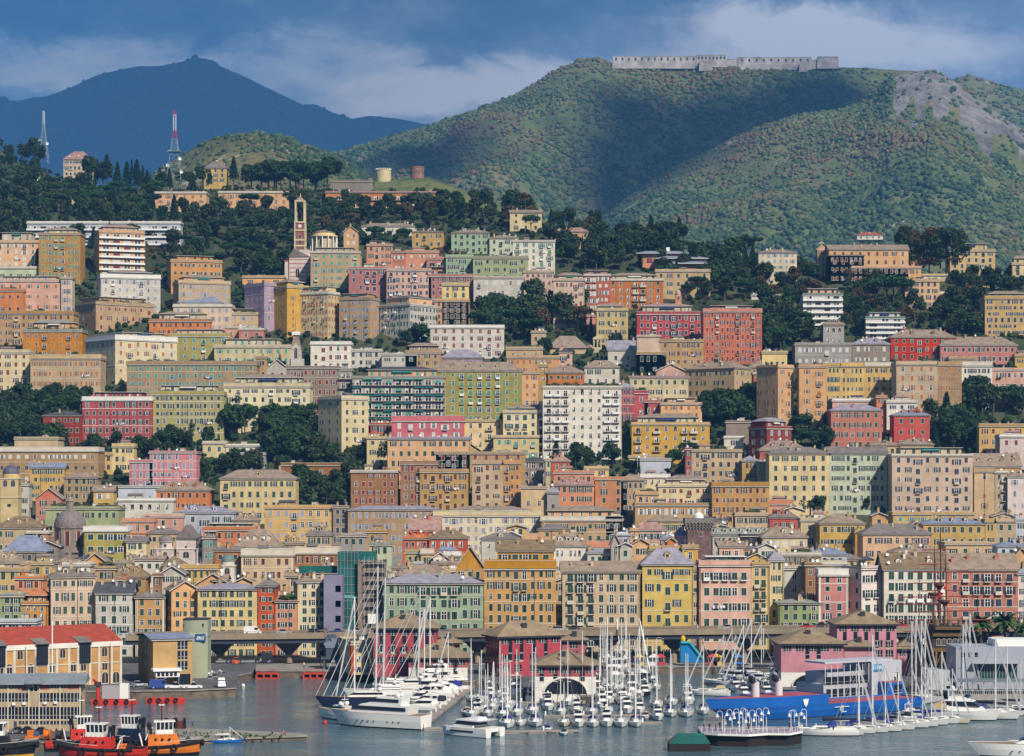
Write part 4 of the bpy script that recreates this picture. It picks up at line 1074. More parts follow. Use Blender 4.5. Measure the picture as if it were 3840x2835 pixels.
235 850 1220 1480 7 3 wo f20g o b2,5 P90 G | orange terraced house with planted balcony below the long ochre one
1540 2170 1115 1260 8 2 or f20t n P75 | orange loggia house with white roof terrace
1745 2365 1270 1520 6 3 ol f25t t P70 b3 | olive house with glazed veranda and turquoise shutters
1190 1765 1300 1760 7 5 cr f45w o b1,4 k L400 P75 | ornate cream palazzo with white window hoods and teal attic blinds
@760 800 2.754
635 860 735 1220 3 5 lv f20l l L235 k | lavender palazzo seen on its corner with grey shutters
410 840 660 760 3 1 pe f15t n A | low peach house with round windows above the lavender palazzo
870 1080 760 1260 2 7 ye f20t o L160 P55 | yellow palazzo with orange shutters, left of two tall ones
995 1295 825 1280 9 6 cy f20w o b1,4,7 R105 P70 | tall cream yellow palazzo with orange shutters and white balconies
1400 1725 880 1310 8 6 ok f15t l b1,4,7 R90 P55 | ochre palazzo with lilac shutters right of the two yellow ones
1815 2140 945 1330 9 5 wg f15d g b1,4 R260 P80 | grey green palazzo with iron balconies and blue roof pavilion
1115 1630 405 780 6 5 be f10w t b0,5 P50 | grey beige modern flats with end balconies in front of the striped church
1455 1605 190 420 2 3 pe e60p w | small peach gable house right of the rotunda
1695 1960 330 620 4 4 sa f12p g b1 | salmon flats with green awnings right of the rotunda
1960 2090 400 620 2 2 co f10s w | dark coral strip of flats between two salmon ones
2090 2440 400 580 3 2 sa f15p w | salmon flats with white window frames under the stone pine
1510 1895 570 880 5 4 dp f12l b b2,3 | dusty pink flats with a blue awning
1900 2360 590 920 7 5 sp f20t b b0,4 | pale pink flats with white balconies on their right
185 570 1040 1210 4 2 be f15t l P50 G | beige house with roof garden right of the blue slate roof
230 560 1180 1280 3 1 sa f10w d | reddish veranda house below the beige roof garden
375 630 1200 1310 2 1 co f10w d | low red house with white canopy roof
120 920 1380 1560 9 2 cr f20t t P80 | long cream house with turquoise shutters and large white dormer
1115 1530 1350 1620 5 3 wh f25w r k b1 | white palazzo with red shutters and twin gable ends
1500 1850 1420 1580 4 2 wg f15l b | low grey house with white pergola right of the white palazzo
660 880 1600 1870 2 2 wg e95l r c0 | stone church porch with stepped pediment roofs
545 660 1490 1720 2 2 ta f10t b | plain tan house with blue windows left of the pediments
1850 2210 1460 1660 4 2 wg f15t g | low grey house with glass pergola above the teal block
@1520 800 2.754
300 660 905 1165 5 4 pe f20n n A c0 | peach castle like villa wings with corner terraces
380 655 742 1165 3 6 cy f25t g A | central tower of the peach castle like villa with round windows
255 1020 1180 1480 8 4 wh f25w r b6 A k c5 | white ornate palazzo with red arches and a row of chimneys
475 870 200 410 6 3 mt h45t g b1,3 | mint green villa with brown hip roof under the tree line
870 1170 255 420 4 2 lg h40t g b1 | pale green villa wing beside the mint green one
70 395 190 360 4 2 ye h25t g b1 | ochre villa with white awning below the bare trees
1080 1410 -10 180 3 3 cy g40t b | cream villa standing alone by a stone pine on the ridge
1620 1915 190 350 3 2 pe h55p g | peach villa with tiled hip roof at the edge of the wood
1480 1640 205 290 2 1 pe g30p g | low wing joined to the peach villa by the wood
1105 1545 290 620 5 5 wh f10s e b0,3,4 | white flats with pale green blinds and right hand balconies
700 1265 460 700 6 3 sg f15t g b0,4 | green and cream flats with rounded balconies
420 700 450 660 4 3 mt f20t b b2 | mint coloured flats left of the rounded balconies
220 500 470 640 3 2 co f15s d B | coral terraces with plants left of the mint flats
240 700 650 920 6 4 dp f20p n | dusky red house with brown shutters behind the castle like villa
705 1225 665 980 6 3 wg f12r w b0 | beige school like block with white windows and scaffolded corner
1220 1530 605 920 5 4 pb f15t r A | pinkish brown villa with red arched windows
1530 1850 690 1170 6 5 pb f15t r b4 P50 | tall pinkish house with white loggia right of the arched villa
1845 2120 640 1000 4 5 ro f12w w b0,1 P50 | brick orange flats with stacked balconies
1975 2300 1000 1360 4 4 cy f20t g P40 | cream house with green shutters left of the coral palace
1855 1965 1060 1220 1 1 sa f10t d | small salmon garden house under the brick orange flats
1300 1455 1225 1370 2 1 be f8s d | small grey cottage below the autumn trees
0 370 1440 1660 4 3 ta f20t b P70 A | tan house with arched windows left of the white ornate palazzo
370 800 1490 1580 0 1 lv h95l d c0 | pale lilac slate roofed hall below the white ornate palazzo
1050 1590 1490 1660 8 2 pe f20t o | peach attic row with orange shutters below the church roof
1590 1725 1430 1620 2 2 sp h40d g b0 | small pink house with balcony below the church roof
1040 1420 1400 1520 3 1 be f20t d G | low beige house with planted pergola below the dark trees
1850 2210 1590 1780 4 2 wh h80t g | white house with tan hip roof left of the grey slate hall
@2280 800 2.754
0 570 690 980 7 4 or f15w d b3,4 P50 | wide orange brick flats with white balcony fronts
490 1055 600 860 6 3 be f20l g | beige villa hidden by trees below the stepped pink house
1555 1950 405 710 6 5 cr h45t l b1 | pale yellow flats standing alone among the trees
300 985 1040 1350 10 4 rs f25p b b2,5,8 P80 | left wing of the coral red palazzo with grey balconies
985 1590 1015 1540 11 7 co f30t r b2,6,9 c5 P60 | great coral red palazzo with white urns along its roof
540 985 1320 1660 6 4 tn f15t n | ochre house with red stripe and iron side balconies
300 540 1270 1660 0 1 pb f10t d c0 n:blank_wall_house | blank beige wall house left of the ochre red striped one
300 600 1450 1660 4 2 ok f15t g | low ochre house with four green windows under the blank wall
0 290 1410 1580 2 1 wg g105l d | grey slate hall roof left of the blank wall
2015 2420 840 1160 4 5 wh f10v d B P60 | taller white modern flats with green barrel roofs
1590 1850 1440 1660 4 1 cy f15t g | low cream house right of the coral red palazzo
1460 1640 1590 1720 2 1 be h60t d | small tan hip roof right below the coral red palazzo
1480 1780 850 890 2 1 wh f8g d | white cube villa among the trees above the pine
@3040 800 2.754
190 1010 375 720 9 4 pe g65t n | huge yellow convent with long tiled roof on the right hill
70 188 370 640 3 4 pe e65t n A c0 | gabled chapel end of the yellow convent
190 550 430 720 7 3 pe h50s n | left projecting wing of the yellow convent with slate roof
760 1130 435 620 6 3 pe h60s n | right projecting wing of the yellow convent with slate roof
425 1140 562 720 13 2 pe f15p n c0 | long front terrace building of the yellow convent
1440 1905 390 700 6 5 ly f15t b b4 P75 | yellow flats with a strip of green scaffolding on the right hill
2080 2290 525 760 2 4 cy f15t b b0 P60 | yellow flats at the right edge on the hill
975 1330 700 970 5 4 pe f15t b | peach house with blue shutters beside the tall umbrella pines
1330 1720 830 950 5 1 pe f20w t A c0 | low peach orangery with arched windows right of the peach house
1800 2290 880 1260 7 6 ye f25t b P50 | large ochre yellow block at the right edge among trees
830 1500 1280 1520 8 3 rd h90t g b3 | salmon red palazzo with iron centre balconies and tan hip roof
1340 2130 1360 1550 12 2 dp h95t g | long dusty pink house under a wide grey hip roof
430 820 1350 1560 4 2 st h75l w | grey villa with white porch columns left of the salmon red palazzo
570 970 1080 1300 3 4 wh f10v d B P55 | smaller white modern flats with green barrel roofs
-160 425 1355 1580 8 2 gy f15s w k b4 | grey stone palace with balustrade below the white modern flats
130 345 1150 1380 3 2 gy h60t d n:stone_tower c0 | square stone tower with tiled cap on the grey palace
1130 1455 640 690 4 1 cy f12t w | low yellow garden house right of the convent
1430 1710 1500 1600 4 1 ok f12t b | small ochre house in front of the dusty pink house
2110 2290 1470 1580 2 1 ye f15t g | low ochre house at the right edge below the trees
480 745 225 272 4 1 wh h42r d D1960 c0 | lone white house with red roof on the green far hillside
@0 480 3.197
760 1085 375 655 6 4 pb h110p g | pinkish villa with hipped roof among cypresses on the left hill
345 465 520 610 2 1 wh h40l w | small white house hidden in the left hill wood
860 1230 830 900 4 1 pe f10w d | cream house glimpsed behind the umbrella pines
@600 480 3.197
530 800 480 655 3 3 ly h85s b b0 | yellow villa with grey hip roof beside a cedar on the hilltop
700 1545 775 1000 9 3 pe f15w o b1,3,4,6 c6 | right one of two long cream hilltop apartment houses
-60 555 780 985 6 3 pe f15w o b1,4 c4 | left one of two long cream hilltop apartment houses
@1180 560 1.84
75 830 298 405 14 2 or g20p d B | long orange hilltop hospital block with grey balconies
325 690 530 580 6 1 wh h30t d | low villa with broad tan roof above the stone pines
110 400 222 262 0 1 st f8s d c0 n:stone_rampart | old stone rampart above the orange hilltop block
''')

def fill():
 """Small houses packed between the others in the old town; nothing in the photograph tells them apart."""
 rnd = random.Random(77); n = 0
 for _ in range(1500):
  if n >= 46: break
  px = rnd.uniform(20,3800); D = rnd.uniform(742,985); w = rnd.uniform(7,12); x = wx(px,D)
  if any(a - 1 < x + w and b + 1 > x and D < dd + e + 1 and D + 9 > dd for a,b,dd,e in STAT): continue
  base = YH - (ground_z(px,D) - H) * F / D; h = rnd.uniform(15,20.5); k = rnd.choice('hhgef')
  bldg(px,px + w * F / D,base - h * F / D,base,rnd.choice((2,2,3)),rnd.choice((4,5)),rnd.choice(('be','cr','wg','pe','st','ly','gy','pb','ta')),k + ('%d' % rnd.uniform(8,22) if k != 'f' else '6') + rnd.choice('sssttd'),rnd.choice('gggbd'),[],'small roofed house packed in the gaps between the old town houses',scale=1,group='small houses in the gaps of the old town',deep=9); n += 1
fill()
# ---------------------------------------------------------------- churches, towers, masts, the fort
def P3(px,row,D): return (wx(px,D),D,wz(row,D))
class At:
 """Metres around a point at distance D; x and z read from photo pixels."""
 def __init__(s,px,row,D): s.px,s.row,s.D,s.k = px,row,D,D / F
 def x(s,px): return (px - s.px) * s.k
 def z(s,row): return (s.row - row) * s.k
 def root(s,name,label,cat,rz=0,group=None): return thing(name,P3(s.px,s.row,s.D),label,cat,rz,group)
def c2(ox,oy,sc):
 return (lambda x: ox + x / sc),(lambda y: oy + y / sc)
SLATE = roof_mat('s'); TANR = roof_mat('t'); CREAM = wall_mat('cr')
def gable_roof(mb,x0,x1,y0,y1,z,h,m,axis='x',ov=.4):
 if axis == 'x':
  ym = (y0 + y1) / 2; a,b,c,d = (x0 - ov,y0 - ov,z),(x1 + ov,y0 - ov,z),(x1 + ov,y1 + ov,z),(x0 - ov,y1 + ov,z); r0,r1 = (x0 - ov,ym,z + h),(x1 + ov,ym,z + h)
  mb.poly([a,b,r1,r0],m); mb.poly([c,d,r0,r1],m); mb.poly([a,r0,d],m); mb.poly([b,c,r1],m)
 else:
  xm = (x0 + x1) / 2; a,b,c,d = (x0 - ov,y0 - ov,z),(x1 + ov,y0 - ov,z),(x1 + ov,y1 + ov,z),(x0 - ov,y1 + ov,z); r0,r1 = (xm,y0 - ov,z + h),(xm,y1 + ov,z + h)
  mb.poly([a,r0,r1,d],m); mb.poly([r0,b,c,r1],m); mb.poly([a,b,r0],m); mb.poly([c,d,r1],m)
def hip_roof(mb,x0,x1,y0,y1,z,h,m,ov=.6,ridge=None):
 x0 -= ov; x1 += ov; y0 -= ov; y1 += ov; w,d = x1 - x0,y1 - y0; ins = min(w,d) / 2 if ridge is None else ridge; ym = (y0 + y1) / 2; xm = (x0 + x1) / 2
 a,b,c,e = (x0,y0,z),(x1,y0,z),(x1,y1,z),(x0,y1,z)
 if w > d + .5: r0,r1 = (x0 + ins,ym,z + h),(x1 - ins,ym,z + h)
 elif d > w + .5: r0,r1 = (xm,y0 + ins,z + h),(xm,y1 - ins,z + h)
 else: r0 = r1 = None
 if r0 is None:
  p = (xm,ym,z + h)
  for u,v in ((a,b),(b,c),(c,e),(e,a)): mb.poly([u,v,p],m)
 elif w > d:
  mb.poly([a,b,r1,r0],m); mb.poly([c,e,r0,r1],m); mb.poly([b,c,r1],m); mb.poly([e,a,r0],m)
 else:
  mb.poly([a,b,r0],m); mb.poly([b,c,r1,r0],m); mb.poly([c,e,r1],m); mb.poly([e,a,r0,r1],m)
 mb.poly([a,e,c,b],m)
def win(root,var,sh,x,y,z,w,h,trim='s',rot=0):
 o = link('window',win_mesh(var,sh,trim),root,(x,y,z),rot,(w,1,h)); return o
X,Y = c2(0,1900,2.754)
def domed_church():
 A = At(X(685),Y(850),935); r = A.root('domed_church','stone church with long slate nave and big grey scaled dome on an octagonal drum','church')
 x0,x1,ze,zr = A.x(X(690)),A.x(X(1650)),A.z(Y(476)),A.z(Y(345)); st = wall_mat('st')
 mb = MB(); mb.box(x0,2,-8,x1,20,ze,st); mb.build('nave_wall',r)
 mb = MB(); gable_roof(mb,x0,x1,2,20,ze,zr - ze + 1.0,SLATE,'x',.8); mb.build('nave_roof',r)
 for q in range(5): win(r,'slit','d',x0 + (x1 - x0) * (q + .5) / 5,2,ze - 4.6,1.6,2.6)
 R0 = 165 / 2.754 * A.k; zd0,zd1 = A.z(Y(415)),A.z(Y(225)); pan = mat('drum_panel_red',(0.10,0.022,0.018),.8)
 mb = MB(); mb.lathe([(R0 * 1.04,-6),(R0 * 1.04,zd0),(R0,zd0),(R0,zd1),(R0 * 1.07,zd1),(R0 * 1.07,zd1 + .5),(R0 * .9,zd1 + .5)],st,8,0,8,R(22.5),R(382.5)); mb.build('drum',r)
 for a in range(5):
  t = R(-90 + (a - 2) * 45); mb = MB(); mb.box(-.85,-.05,zd0 + .4,.85,.02,zd1 - 1.2,pan); mb.box(-1.0,-.04,zd0 + .4,-.85,.0,zd1 - 1.0,TRIMW); mb.box(.85,-.04,zd0 + .4,1.0,0,zd1 - 1.0,TRIMW)
  o = mb.build('drum_window',r); rr = R0 * math.cos(R(22.5)) + .03; o.location = (rr * math.cos(t),8 + rr * math.sin(t),0); o.rotation_euler = (0,0,t + R(90))
 dm = bpy.data.materials.new('dome_scales'); dm.use_nodes = True; k = NT(dm.node_tree); b = k.n['Principled BSDF']; b.inputs['Roughness'].default_value = .8
 tc = k.new('ShaderNodeTexCoord'); br = k.new('ShaderNodeTexVoronoi'); br.inputs['Scale'].default_value = 1.4; k.l.new(tc.outputs['Object'],br.inputs['Vector'])
 k.l.new(k.ramp(br.outputs['Distance'],[(0.1,(0.24,0.20,0.19)),(0.75,(0.12,0.10,0.095))]),b.inputs['Base Color'])
 zt = A.z(Y(30)); hh = zt - zd1 - .5; mb = MB(); mb.lathe([(R0 * 1.02 * math.cos(R(90) * q / 12),zd1 + .5 + hh * math.sin(R(90) * q / 12)) for q in range(12)] + [(.6,zt)],dm,24,0,8); mb.build('dome',r,True)
 mb = MB(); mb.lathe([(1.4,zt - .6),(1.4,zt + 3.2),(1.7,zt + 3.2),(1.3,zt + 4.2),(.5,zt + 4.9),(.05,zt + 6.5)],st,8,0,8); mb.build('lantern',r)
domed_church()
def twin_church():
 A = At(X(1870),Y(900),905); r = A.root('twin_towered_church','white church front with pediment between two small domed bell towers','church'); wp = wall_mat('wp')
 xa,xb = A.x(X(1822)),A.x(X(2020)); ze,za = A.z(Y(330)),A.z(Y(190)); mb = MB(); mb.box(xa,0,-6,xb,12,ze,wp)
 for z in (ze - .5,A.z(Y(440))): mb.box(xa - .2,-.25,z,xb + .2,0,z + .4,TRIMW)
 mb.poly([(xa,0,ze),(xb,0,ze),((xa + xb) / 2,0,za - .3)],wp); mb.build('facade_wall',r)
 mb = MB(); gable_roof(mb,xa,xb,-.2,14,ze,za - ze,SLATE,'y',.5); mb.build('roof',r)
 win(r,'arch','d',(xa + xb) / 2,0,A.z(Y(530)),2.2,2.4); win(r,'arch','d',(xa + xb) / 2,0,A.z(Y(432)),.8,1.1)
 for x0,x1 in ((1620,1795),(2030,2105)):
  u,v = A.x(X(x0)),A.x(X(x1)); w = v - u; mb = MB(); mb.box(u,-.6,-6,v,w,A.z(Y(440)),wp); mb.box(u - .3,-.9,A.z(Y(440)),v + .3,w + .3,A.z(Y(432)),TRIMW); c = (u + v) / 2
  mb.lathe([(w * .40,A.z(Y(432))),(w * .40,A.z(Y(368))),(w * .47,A.z(Y(366))),(w * .47,A.z(Y(360)))],wp,12,c,w * .4); t = mb.build('bell_tower',r)
  mb = MB(); n0,n1 = A.z(Y(360)),A.z(Y(292)); mb.lathe([(w * .45 * math.cos(R(90) * q / 8),n0 + (n1 - n0) * math.sin(R(90) * q / 8)) for q in range(8)] + [(.25,n1),(.25,n1 + 1.6),(.02,n1 + 2.4)],SLATE,16,c,w * .4); mb.build('dome',t,True)
  win(t,'arch','d',c,-.62,A.z(Y(520)),1.4,2.0); win(t,'slit','d',c,-.1,A.z(Y(415)),.9,1.0)
twin_church()
def small_tower(px0,px1,rtop,rbase,D,wall,cap,label,name='bell_tower',capm=None,arches=1,cap_h=1.0,rowz=None):
 A = At((px0 + px1) / 2,rbase,D); r = A.root(name,label,name.replace('_',' ')); w = A.x(px1) - A.x(px0); zt = A.z(rtop); wm = wall_mat(wall); mb = MB(); h = w / 2
 mb.box(-h,0,-8,h,w,zt,wm)
 for z in (zt - .45,zt * .62 if zt > 14 else zt - 4.6): mb.box(-h - .25,-.25,z,h + .25,w + .25,z + .4,TRIM)
 mb.build('wall',r); cm = capm or SLATE; mb = MB()
 if cap == 'dome': mb.lathe([(h * .92,zt),(h * .92,zt + h * .5)] + [(h * .95 * math.cos(R(90) * q / 8),zt + h * .5 + w * .5 * cap_h * math.sin(R(90) * q / 8)) for q in range(8)] + [(.15,zt + h * .5 + w * .5 * cap_h),(.02,zt + h * .5 + w * .5 * cap_h + w * .45)],wm,16,0,h,mats=[wm] * 2 + [cm] * 8 + [cm])
 elif cap == 'pyr': hip_roof(mb,-h,h,0,w,zt,w * cap_h,cm,.35)
 mb.build('roof',r)
 for q in range(arches): win(r,'arch','d',0 if arches == 1 else (-.22 + .44 * q) * w,0,zt - min(3.6,w * .75),w * (.34 if arches == 1 else .22),min(2.8,w * .6))
 for q in (-1,1): win(r,'arch','d',q * h,h,zt - min(3.6,w * .75),w * .34,min(2.8,w * .6),'s',q * R(90))
 if zt > 12: win(r,'slit','d',0,0,zt * .45,w * .2,1.2)
 return A,r,w,zt
X,Y = c2(760,1900,2.754)
small_tower(X(178),X(328),Y(605),Y(1250),800,'wh','dome','white bell tower with little copper green dome among the low roofs',capm=mat('copper_green',(0.12,0.17,0.17),.6))
X,Y = c2(0,1350,2.754)
small_tower(X(2),X(186),Y(1220),Y(1760),1000,'cy','dome','yellow bell tower with arched openings and dark ribbed dome at the left edge',capm=mat('lead_dome',(0.09,0.085,0.12),.5),arches=2,cap_h=1.0)
X,Y = c2(2280,1900,2.754)
small_tower(X(1848),X(1962),Y(795),Y(1500),745,'ye','dome','slim bright yellow bell tower behind the low olive green house',capm=TANR,cap_h=1.3)
X,Y = c2(1520,1900,2.754)
small_tower(X(1205),X(1262),Y(140),Y(620),985,'sp','dome','slender pink and white lantern turret below the long cream palazzo',capm=WHITE)
X,Y = c2(2280,800,2.754)
small_tower(X(697),X(757),Y(850),Y(1080),1305,'sa','dome','small salmon turret with pointed beige dome behind the coral red palazzo','roof_turret',capm=mat('beige_dome',(0.42,0.33,0.2),.8),cap_h=1.6)
def embriaci():
 X,Y = c2(2280,1900,2.754); A = At(X(945),Y(760),905); r = A.root('medieval_tower','square medieval tower of dark red stone with a corbelled grey crown','tower')
 st = mat('tower_rubble',(0.17,0.10,0.095),.95,var=.4,vscale=.9,bump=.5); cr = mat('tower_crown',(0.20,0.185,0.165),.95,var=.3,vscale=.8); mb = MB(); h = A.x(X(1068)); z0,z1 = A.z(Y(235)),A.z(Y(118))
 mb.box(-h,0,-6,h,2 * h,z0,st); mb.build('shaft',r); mb = MB()
 for q in range(3):
  e = .35 + .35 * q; za = z0 + (z1 - z0) * q * .22; mb.box(-h - e,-e,za + .5,h + e,2 * h + e,za + (z1 - z0) * .22,cr)
  for c in range(9): x = -h - e + (2 * h + 2 * e - .5) * c / 8; mb.box(x,-e - .02,za,x + .5,2 * h,za + .5,cr)
 mb.box(-h - 1.05,-1.05,z0 + (z1 - z0) * .66,h + 1.05,2 * h + 1.05,z1,cr); mb.build('crown',r); win(r,'arch','d',0.6,0,z0 - 2.6,1.2,1.6)
 mb = MB(); mb.lathe([(2.0,z1),(1.8,z1 + 1.2),(.8,z1 + 2.0),(.02,z1 + 2.2)],WHITE,12,0,h); mb.build('roof_dome',r)
embriaci()
def gothic_turret():
 X,Y = c2(760,800,2.754); A = At(X(962),Y(1700),1195); r = A.root('church_turret','pale stone gothic church turret with tall arch and slender spire','church'); wg = wall_mat('wg'); h = A.x(X(1015)); zt = A.z(Y(1400))
 mb = MB(); mb.box(-h,0,-6,h,2 * h,zt,wg); mb.poly([(-h,0,zt),(h,0,zt),(0,0,A.z(Y(1335)))],wg); mb.box(-h * 1.5,1,-6,h * 1.5,2 * h,A.z(Y(1500)),wg); mb.build('wall',r)
 mb = MB(); mb.lathe([(h * 1.45,zt - .3),(h * .62,A.z(Y(1255)))],TANR,4,0,h,R(45),R(405)); mb.build('roof',r)
 mb = MB(); mb.box(-h * .75,h * .25,A.z(Y(1255)),h * .75,h * 1.75,A.z(Y(1222)),WHITE); mb.lathe([(h * .4,A.z(Y(1222))),(.08,A.z(Y(1065)))],wall_mat('pe'),8,0,h); mb.tube((0,h,A.z(Y(1070))),(0,h,A.z(Y(1045))),.06,.06,IRON,4); mb.build('spire',r)
 win(r,'arch','d',0,0,A.z(Y(1500)),1.5,A.z(Y(1385)) - A.z(Y(1500)))
gothic_turret()
def striped_church():
 X,Y = c2(760,800,2.754); A = At(X(980),Y(860),1345); r = A.root('striped_church','white and red striped church front with round window below the brick tower','church')
 wp = wall_mat('wp'); red = mat('red_stripe',(0.36,0.09,0.07),.9); xa,xb = A.x(X(893)),A.x(X(1110)); ze,za = A.z(Y(452)),A.z(Y(375)); mb = MB(); mb.box(xa,0,-8,xb,18,ze,wp)
 for q in range(9): z = A.z(Y(850)) + (ze - A.z(Y(850))) * (q + .4) / 9; mb.box(xa - .03,-.04,z,xb + .03,0,z + .42,red)
 mb.box(A.x(X(845)),1,-8,xa,16,A.z(Y(490)),wp); mb.poly([(xa,0,ze),(xb,0,ze),(xb,0,za),(xa + (xb - xa) * .55,0,za)],wp); mb.build('wall',r)
 mb = MB(); mb.poly([(xa - .5,-.4,ze),(A.x(X(940)),-.4,za + .6),(A.x(X(1040)),9,za + .6),(xb,-.4,ze + .2)],SLATE); mb.poly([(xa - .5,-.4,ze),(xa - .5,18,ze),(A.x(X(940)),18,za + .6),(A.x(X(940)),-.4,za + .6)],SLATE); mb.box(A.x(X(845)) - .3,.6,A.z(Y(490)),xa,16,A.z(Y(482)),red); mb.build('roof',r)
 mb = MB(); mb.lathe([(1.4,-.12),(1.4,0)],red,16); mb.lathe([(.02,-.1),(1.1,-.1)],GLASS,16); mb.xform(Matrix.Translation((0,-.05,A.z(Y(510)))) @ Matrix.Rotation(R(90),4,'X')); mb.build('rose_window',r); win(r,'arch','d',0,-.03,A.z(Y(660)),2.0,A.z(Y(568)) - A.z(Y(660)))
 A = At(X(1005),Y(560),1362); r = A.root('brick_bell_tower','tall red brick campanile with cream corners, clock and open belfry','bell tower'); h = A.x(X(1058)); bk = mat('campanile_brick',(0.26,0.10,0.085),.9,var=.2,vscale=.6); zb = A.z(Y(90)); zt = A.z(Y(-120)); mb = MB()
 mb.box(-h,0,-8,h,2 * h,zb,bk); mb.build('shaft',r); mb = MB()
 for sx in (-1,1):
  for sy in (0,1): x = sx * h; y = sy * 2 * h; mb.box(x - .35,y - .35,-8,x + .35,y + .35,zb + .1,CREAM)
 for rr in (90,175,275,335): z = A.z(Y(rr)); mb.box(-h - .4,-.4,z - .4,h + .4,2 * h + .4,z + .4,CREAM)
 mb.build('stone_trim',r); mb = MB(); b = h * .86
 for sx in (-1,1):
  for sy in (0,1): mb.box(sx * b - .5,h + (sy * 2 - 1) * b - .5,zb + .4,sx * b + .5,h + (sy * 2 - 1) * b + .5,zt,CREAM)
 mb.box(-b - .6,h - b - .6,zt,b + .6,h + b + .6,zt + .8,CREAM); hip_roof(mb,-b,b,h - b,h + b,zt + .8,2.8,TANR,.2); mb.tube((0,h,zt + 3),(0,h,zt + 5.2),.35,.1,CREAM,6); mb.build('belfry',r)
 mb = MB(); mb.lathe([(.3,0),(.7,.2),(.9,1.2),(.5,1.8),(.1,2.1)][::-1],mat('bell_bronze',(0.06,0.05,0.03),.5,.6),10,0,h); o = mb.build('bell',r); o.location = (0,0,zb + (zt - zb) * .45)
 mb = MB(); mb.lathe([(.02,0),(1.0,0),(1.0,.1)],WHITE,16); mb.box(-.05,-.0,.1,.05,.7,.12,IRON); mb.box(-.05,-.05,.1,.5,.05,.12,IRON); mb.xform(Matrix.Translation((0,-.03,A.z(Y(130)))) @ Matrix.Rotation(R(90),4,'X')); mb.build('clock_face',r)
 for rr in (262,325): win(r,'arch','d',0,0,A.z(Y(rr)),1.5,2.4)
 A = At(X(1238),Y(560),1378); r = A.root('rotunda','cream colonnaded rotunda with conical tan roof behind the grey modern flats','rotunda'); w = A.x(X(1385)); mb = MB(); z0,z1,z2 = -8,A.z(Y(232)),A.z(Y(205)); mb.lathe([(w * .80,z0),(w * .80,z1)],CREAM,24,0,w); mb.build('drum',r)
 mb = MB(); mb.lathe([(w * .78,z1),(w,z1),(w,z1 + .9),(w * .80,z1 + 1.0),(w * .80,z2 + 1)],CREAM,24,0,w); mb.build('entablature',r); mb = MB(); mb.lathe([(w * .86,z2 + 1),(.05,A.z(Y(152)))],TANR,16,0,w); mb.build('roof',r)
 for q in range(14): a = 2 * math.pi * q / 14 + .2; mb = MB(); mb.tube((w * .94 * math.cos(a),w + w * .94 * math.sin(a),z0),(w * .94 * math.cos(a),w + w * .94 * math.sin(a),z1),.42,.36,WHITE,8); mb.build('column',r)
 win(r,'arch','d',-.9,.19 * w,z1 - 5.5,1.8,4.4)
striped_church()
def hall_church():
 X,Y = c2(1520,800,2.754); A = At(X(1650),Y(1560),1232); r = A.root('hall_church','church hall under a broad pale tiled roof with pink gable end','church'); x0,x1,ze,zr = A.x(X(1440)),A.x(X(1875)),A.z(Y(1392)),A.z(Y(1256))
 mb = MB(); mb.box(x0 + 2,0,-6,x1,14,ze,wall_mat('be')); mb.build('wall',r); mb = MB(); hip_roof(mb,x0 + 2,x1,0,14,ze,zr - ze,roof_mat('t'),.8,6.5); mb.build('roof',r)
 mb = MB(); u = A.x(X(1908)); mb.lathe([(A.k * 20,-6),(A.k * 20,A.z(Y(1410)))],wall_mat('cr'),16,u,4); mb.lathe([(A.k * 22 * math.cos(R(90) * q / 6),A.z(Y(1410)) + (A.z(Y(1352)) - A.z(Y(1410))) * math.sin(R(90) * q / 6)) for q in range(7)],roof_mat('p'),12,u,4); mb.build('apse',r)
 u0,u1 = A.x(X(1942)),A.x(X(2030)); mb = MB(); w = u1 - u0; zb,zt = A.z(Y(1380)),A.z(Y(1300)); mb.box(u0,2,-6,u1,3.4,zb,CREAM)
 for x in (u0,u0 + w * .42,u1 - w * .16): mb.box(x,2,zb,x + w * .16,3.4,zt,CREAM)
 mb.box(u0 - .2,1.8,zt,u1 + .2,3.6,zt + .8,CREAM); mb.poly([(u0,2,zt + .8),(u1,2,zt + .8),((u0 + u1) / 2,2,zt + 2.4)],CREAM); mb.poly([(u0,3.4,zt + .8),((u0 + u1) / 2,3.4,zt + 2.4),(u1,3.4,zt + .8)],CREAM)
 mb.poly([(u0,2,zt + .8),((u0 + u1) / 2,2,zt + 2.4),((u0 + u1) / 2,3.4,zt + 2.4),(u0,3.4,zt + .8)],TANR); mb.poly([((u0 + u1) / 2,2,zt + 2.4),(u1,2,zt + .8),(u1,3.4,zt + .8),((u0 + u1) / 2,3.4,zt + 2.4)],TANR); mb.build('bell_gable',r)
hall_church()
def tiered_villa():
 X,Y = c2(2280,800,2.754); A = At(X(640),Y(640),1352); r = A.root('tiered_villa','pinkish red stepped house with three wide overhanging grey roofs among the trees','house'); k = 0
 for x0,x1,ye,yb in ((300,850,388,460),(495,1050,452,520),(585,1090,516,600)):
  a,b,zt,zb = A.x(X(x0)),A.x(X(x1)),A.z(Y(ye)),A.z(Y(yb)) - 3; y = 14 - 6 * k; mb = MB(); mb.box(a + 4,y,zb - 8,b - 3,y + 9,zt,wall_mat('sa')); mb.build('wall',r); mb = MB(); hip_roof(mb,a,b,y - 2.5,y + 10,zt,1.7,roof_mat('b'),0); mb.box(a,y - 2.5,zt - .25,b,y + 10,zt - .01,WHITE); mb.build('roof',r)
  for q in range(5): win(r,'closed','r',a + 6 + (b - a - 11) * (q + .5) / 5,y,zb + 1.3,(b - a) * .12,(zt - zb) * .4)
  k += 1
 mb = MB(); mb.box(-1,17,A.z(Y(388)),1,19,A.z(Y(320)),WHITE); o = mb.build('chimney',r)
tiered_villa()
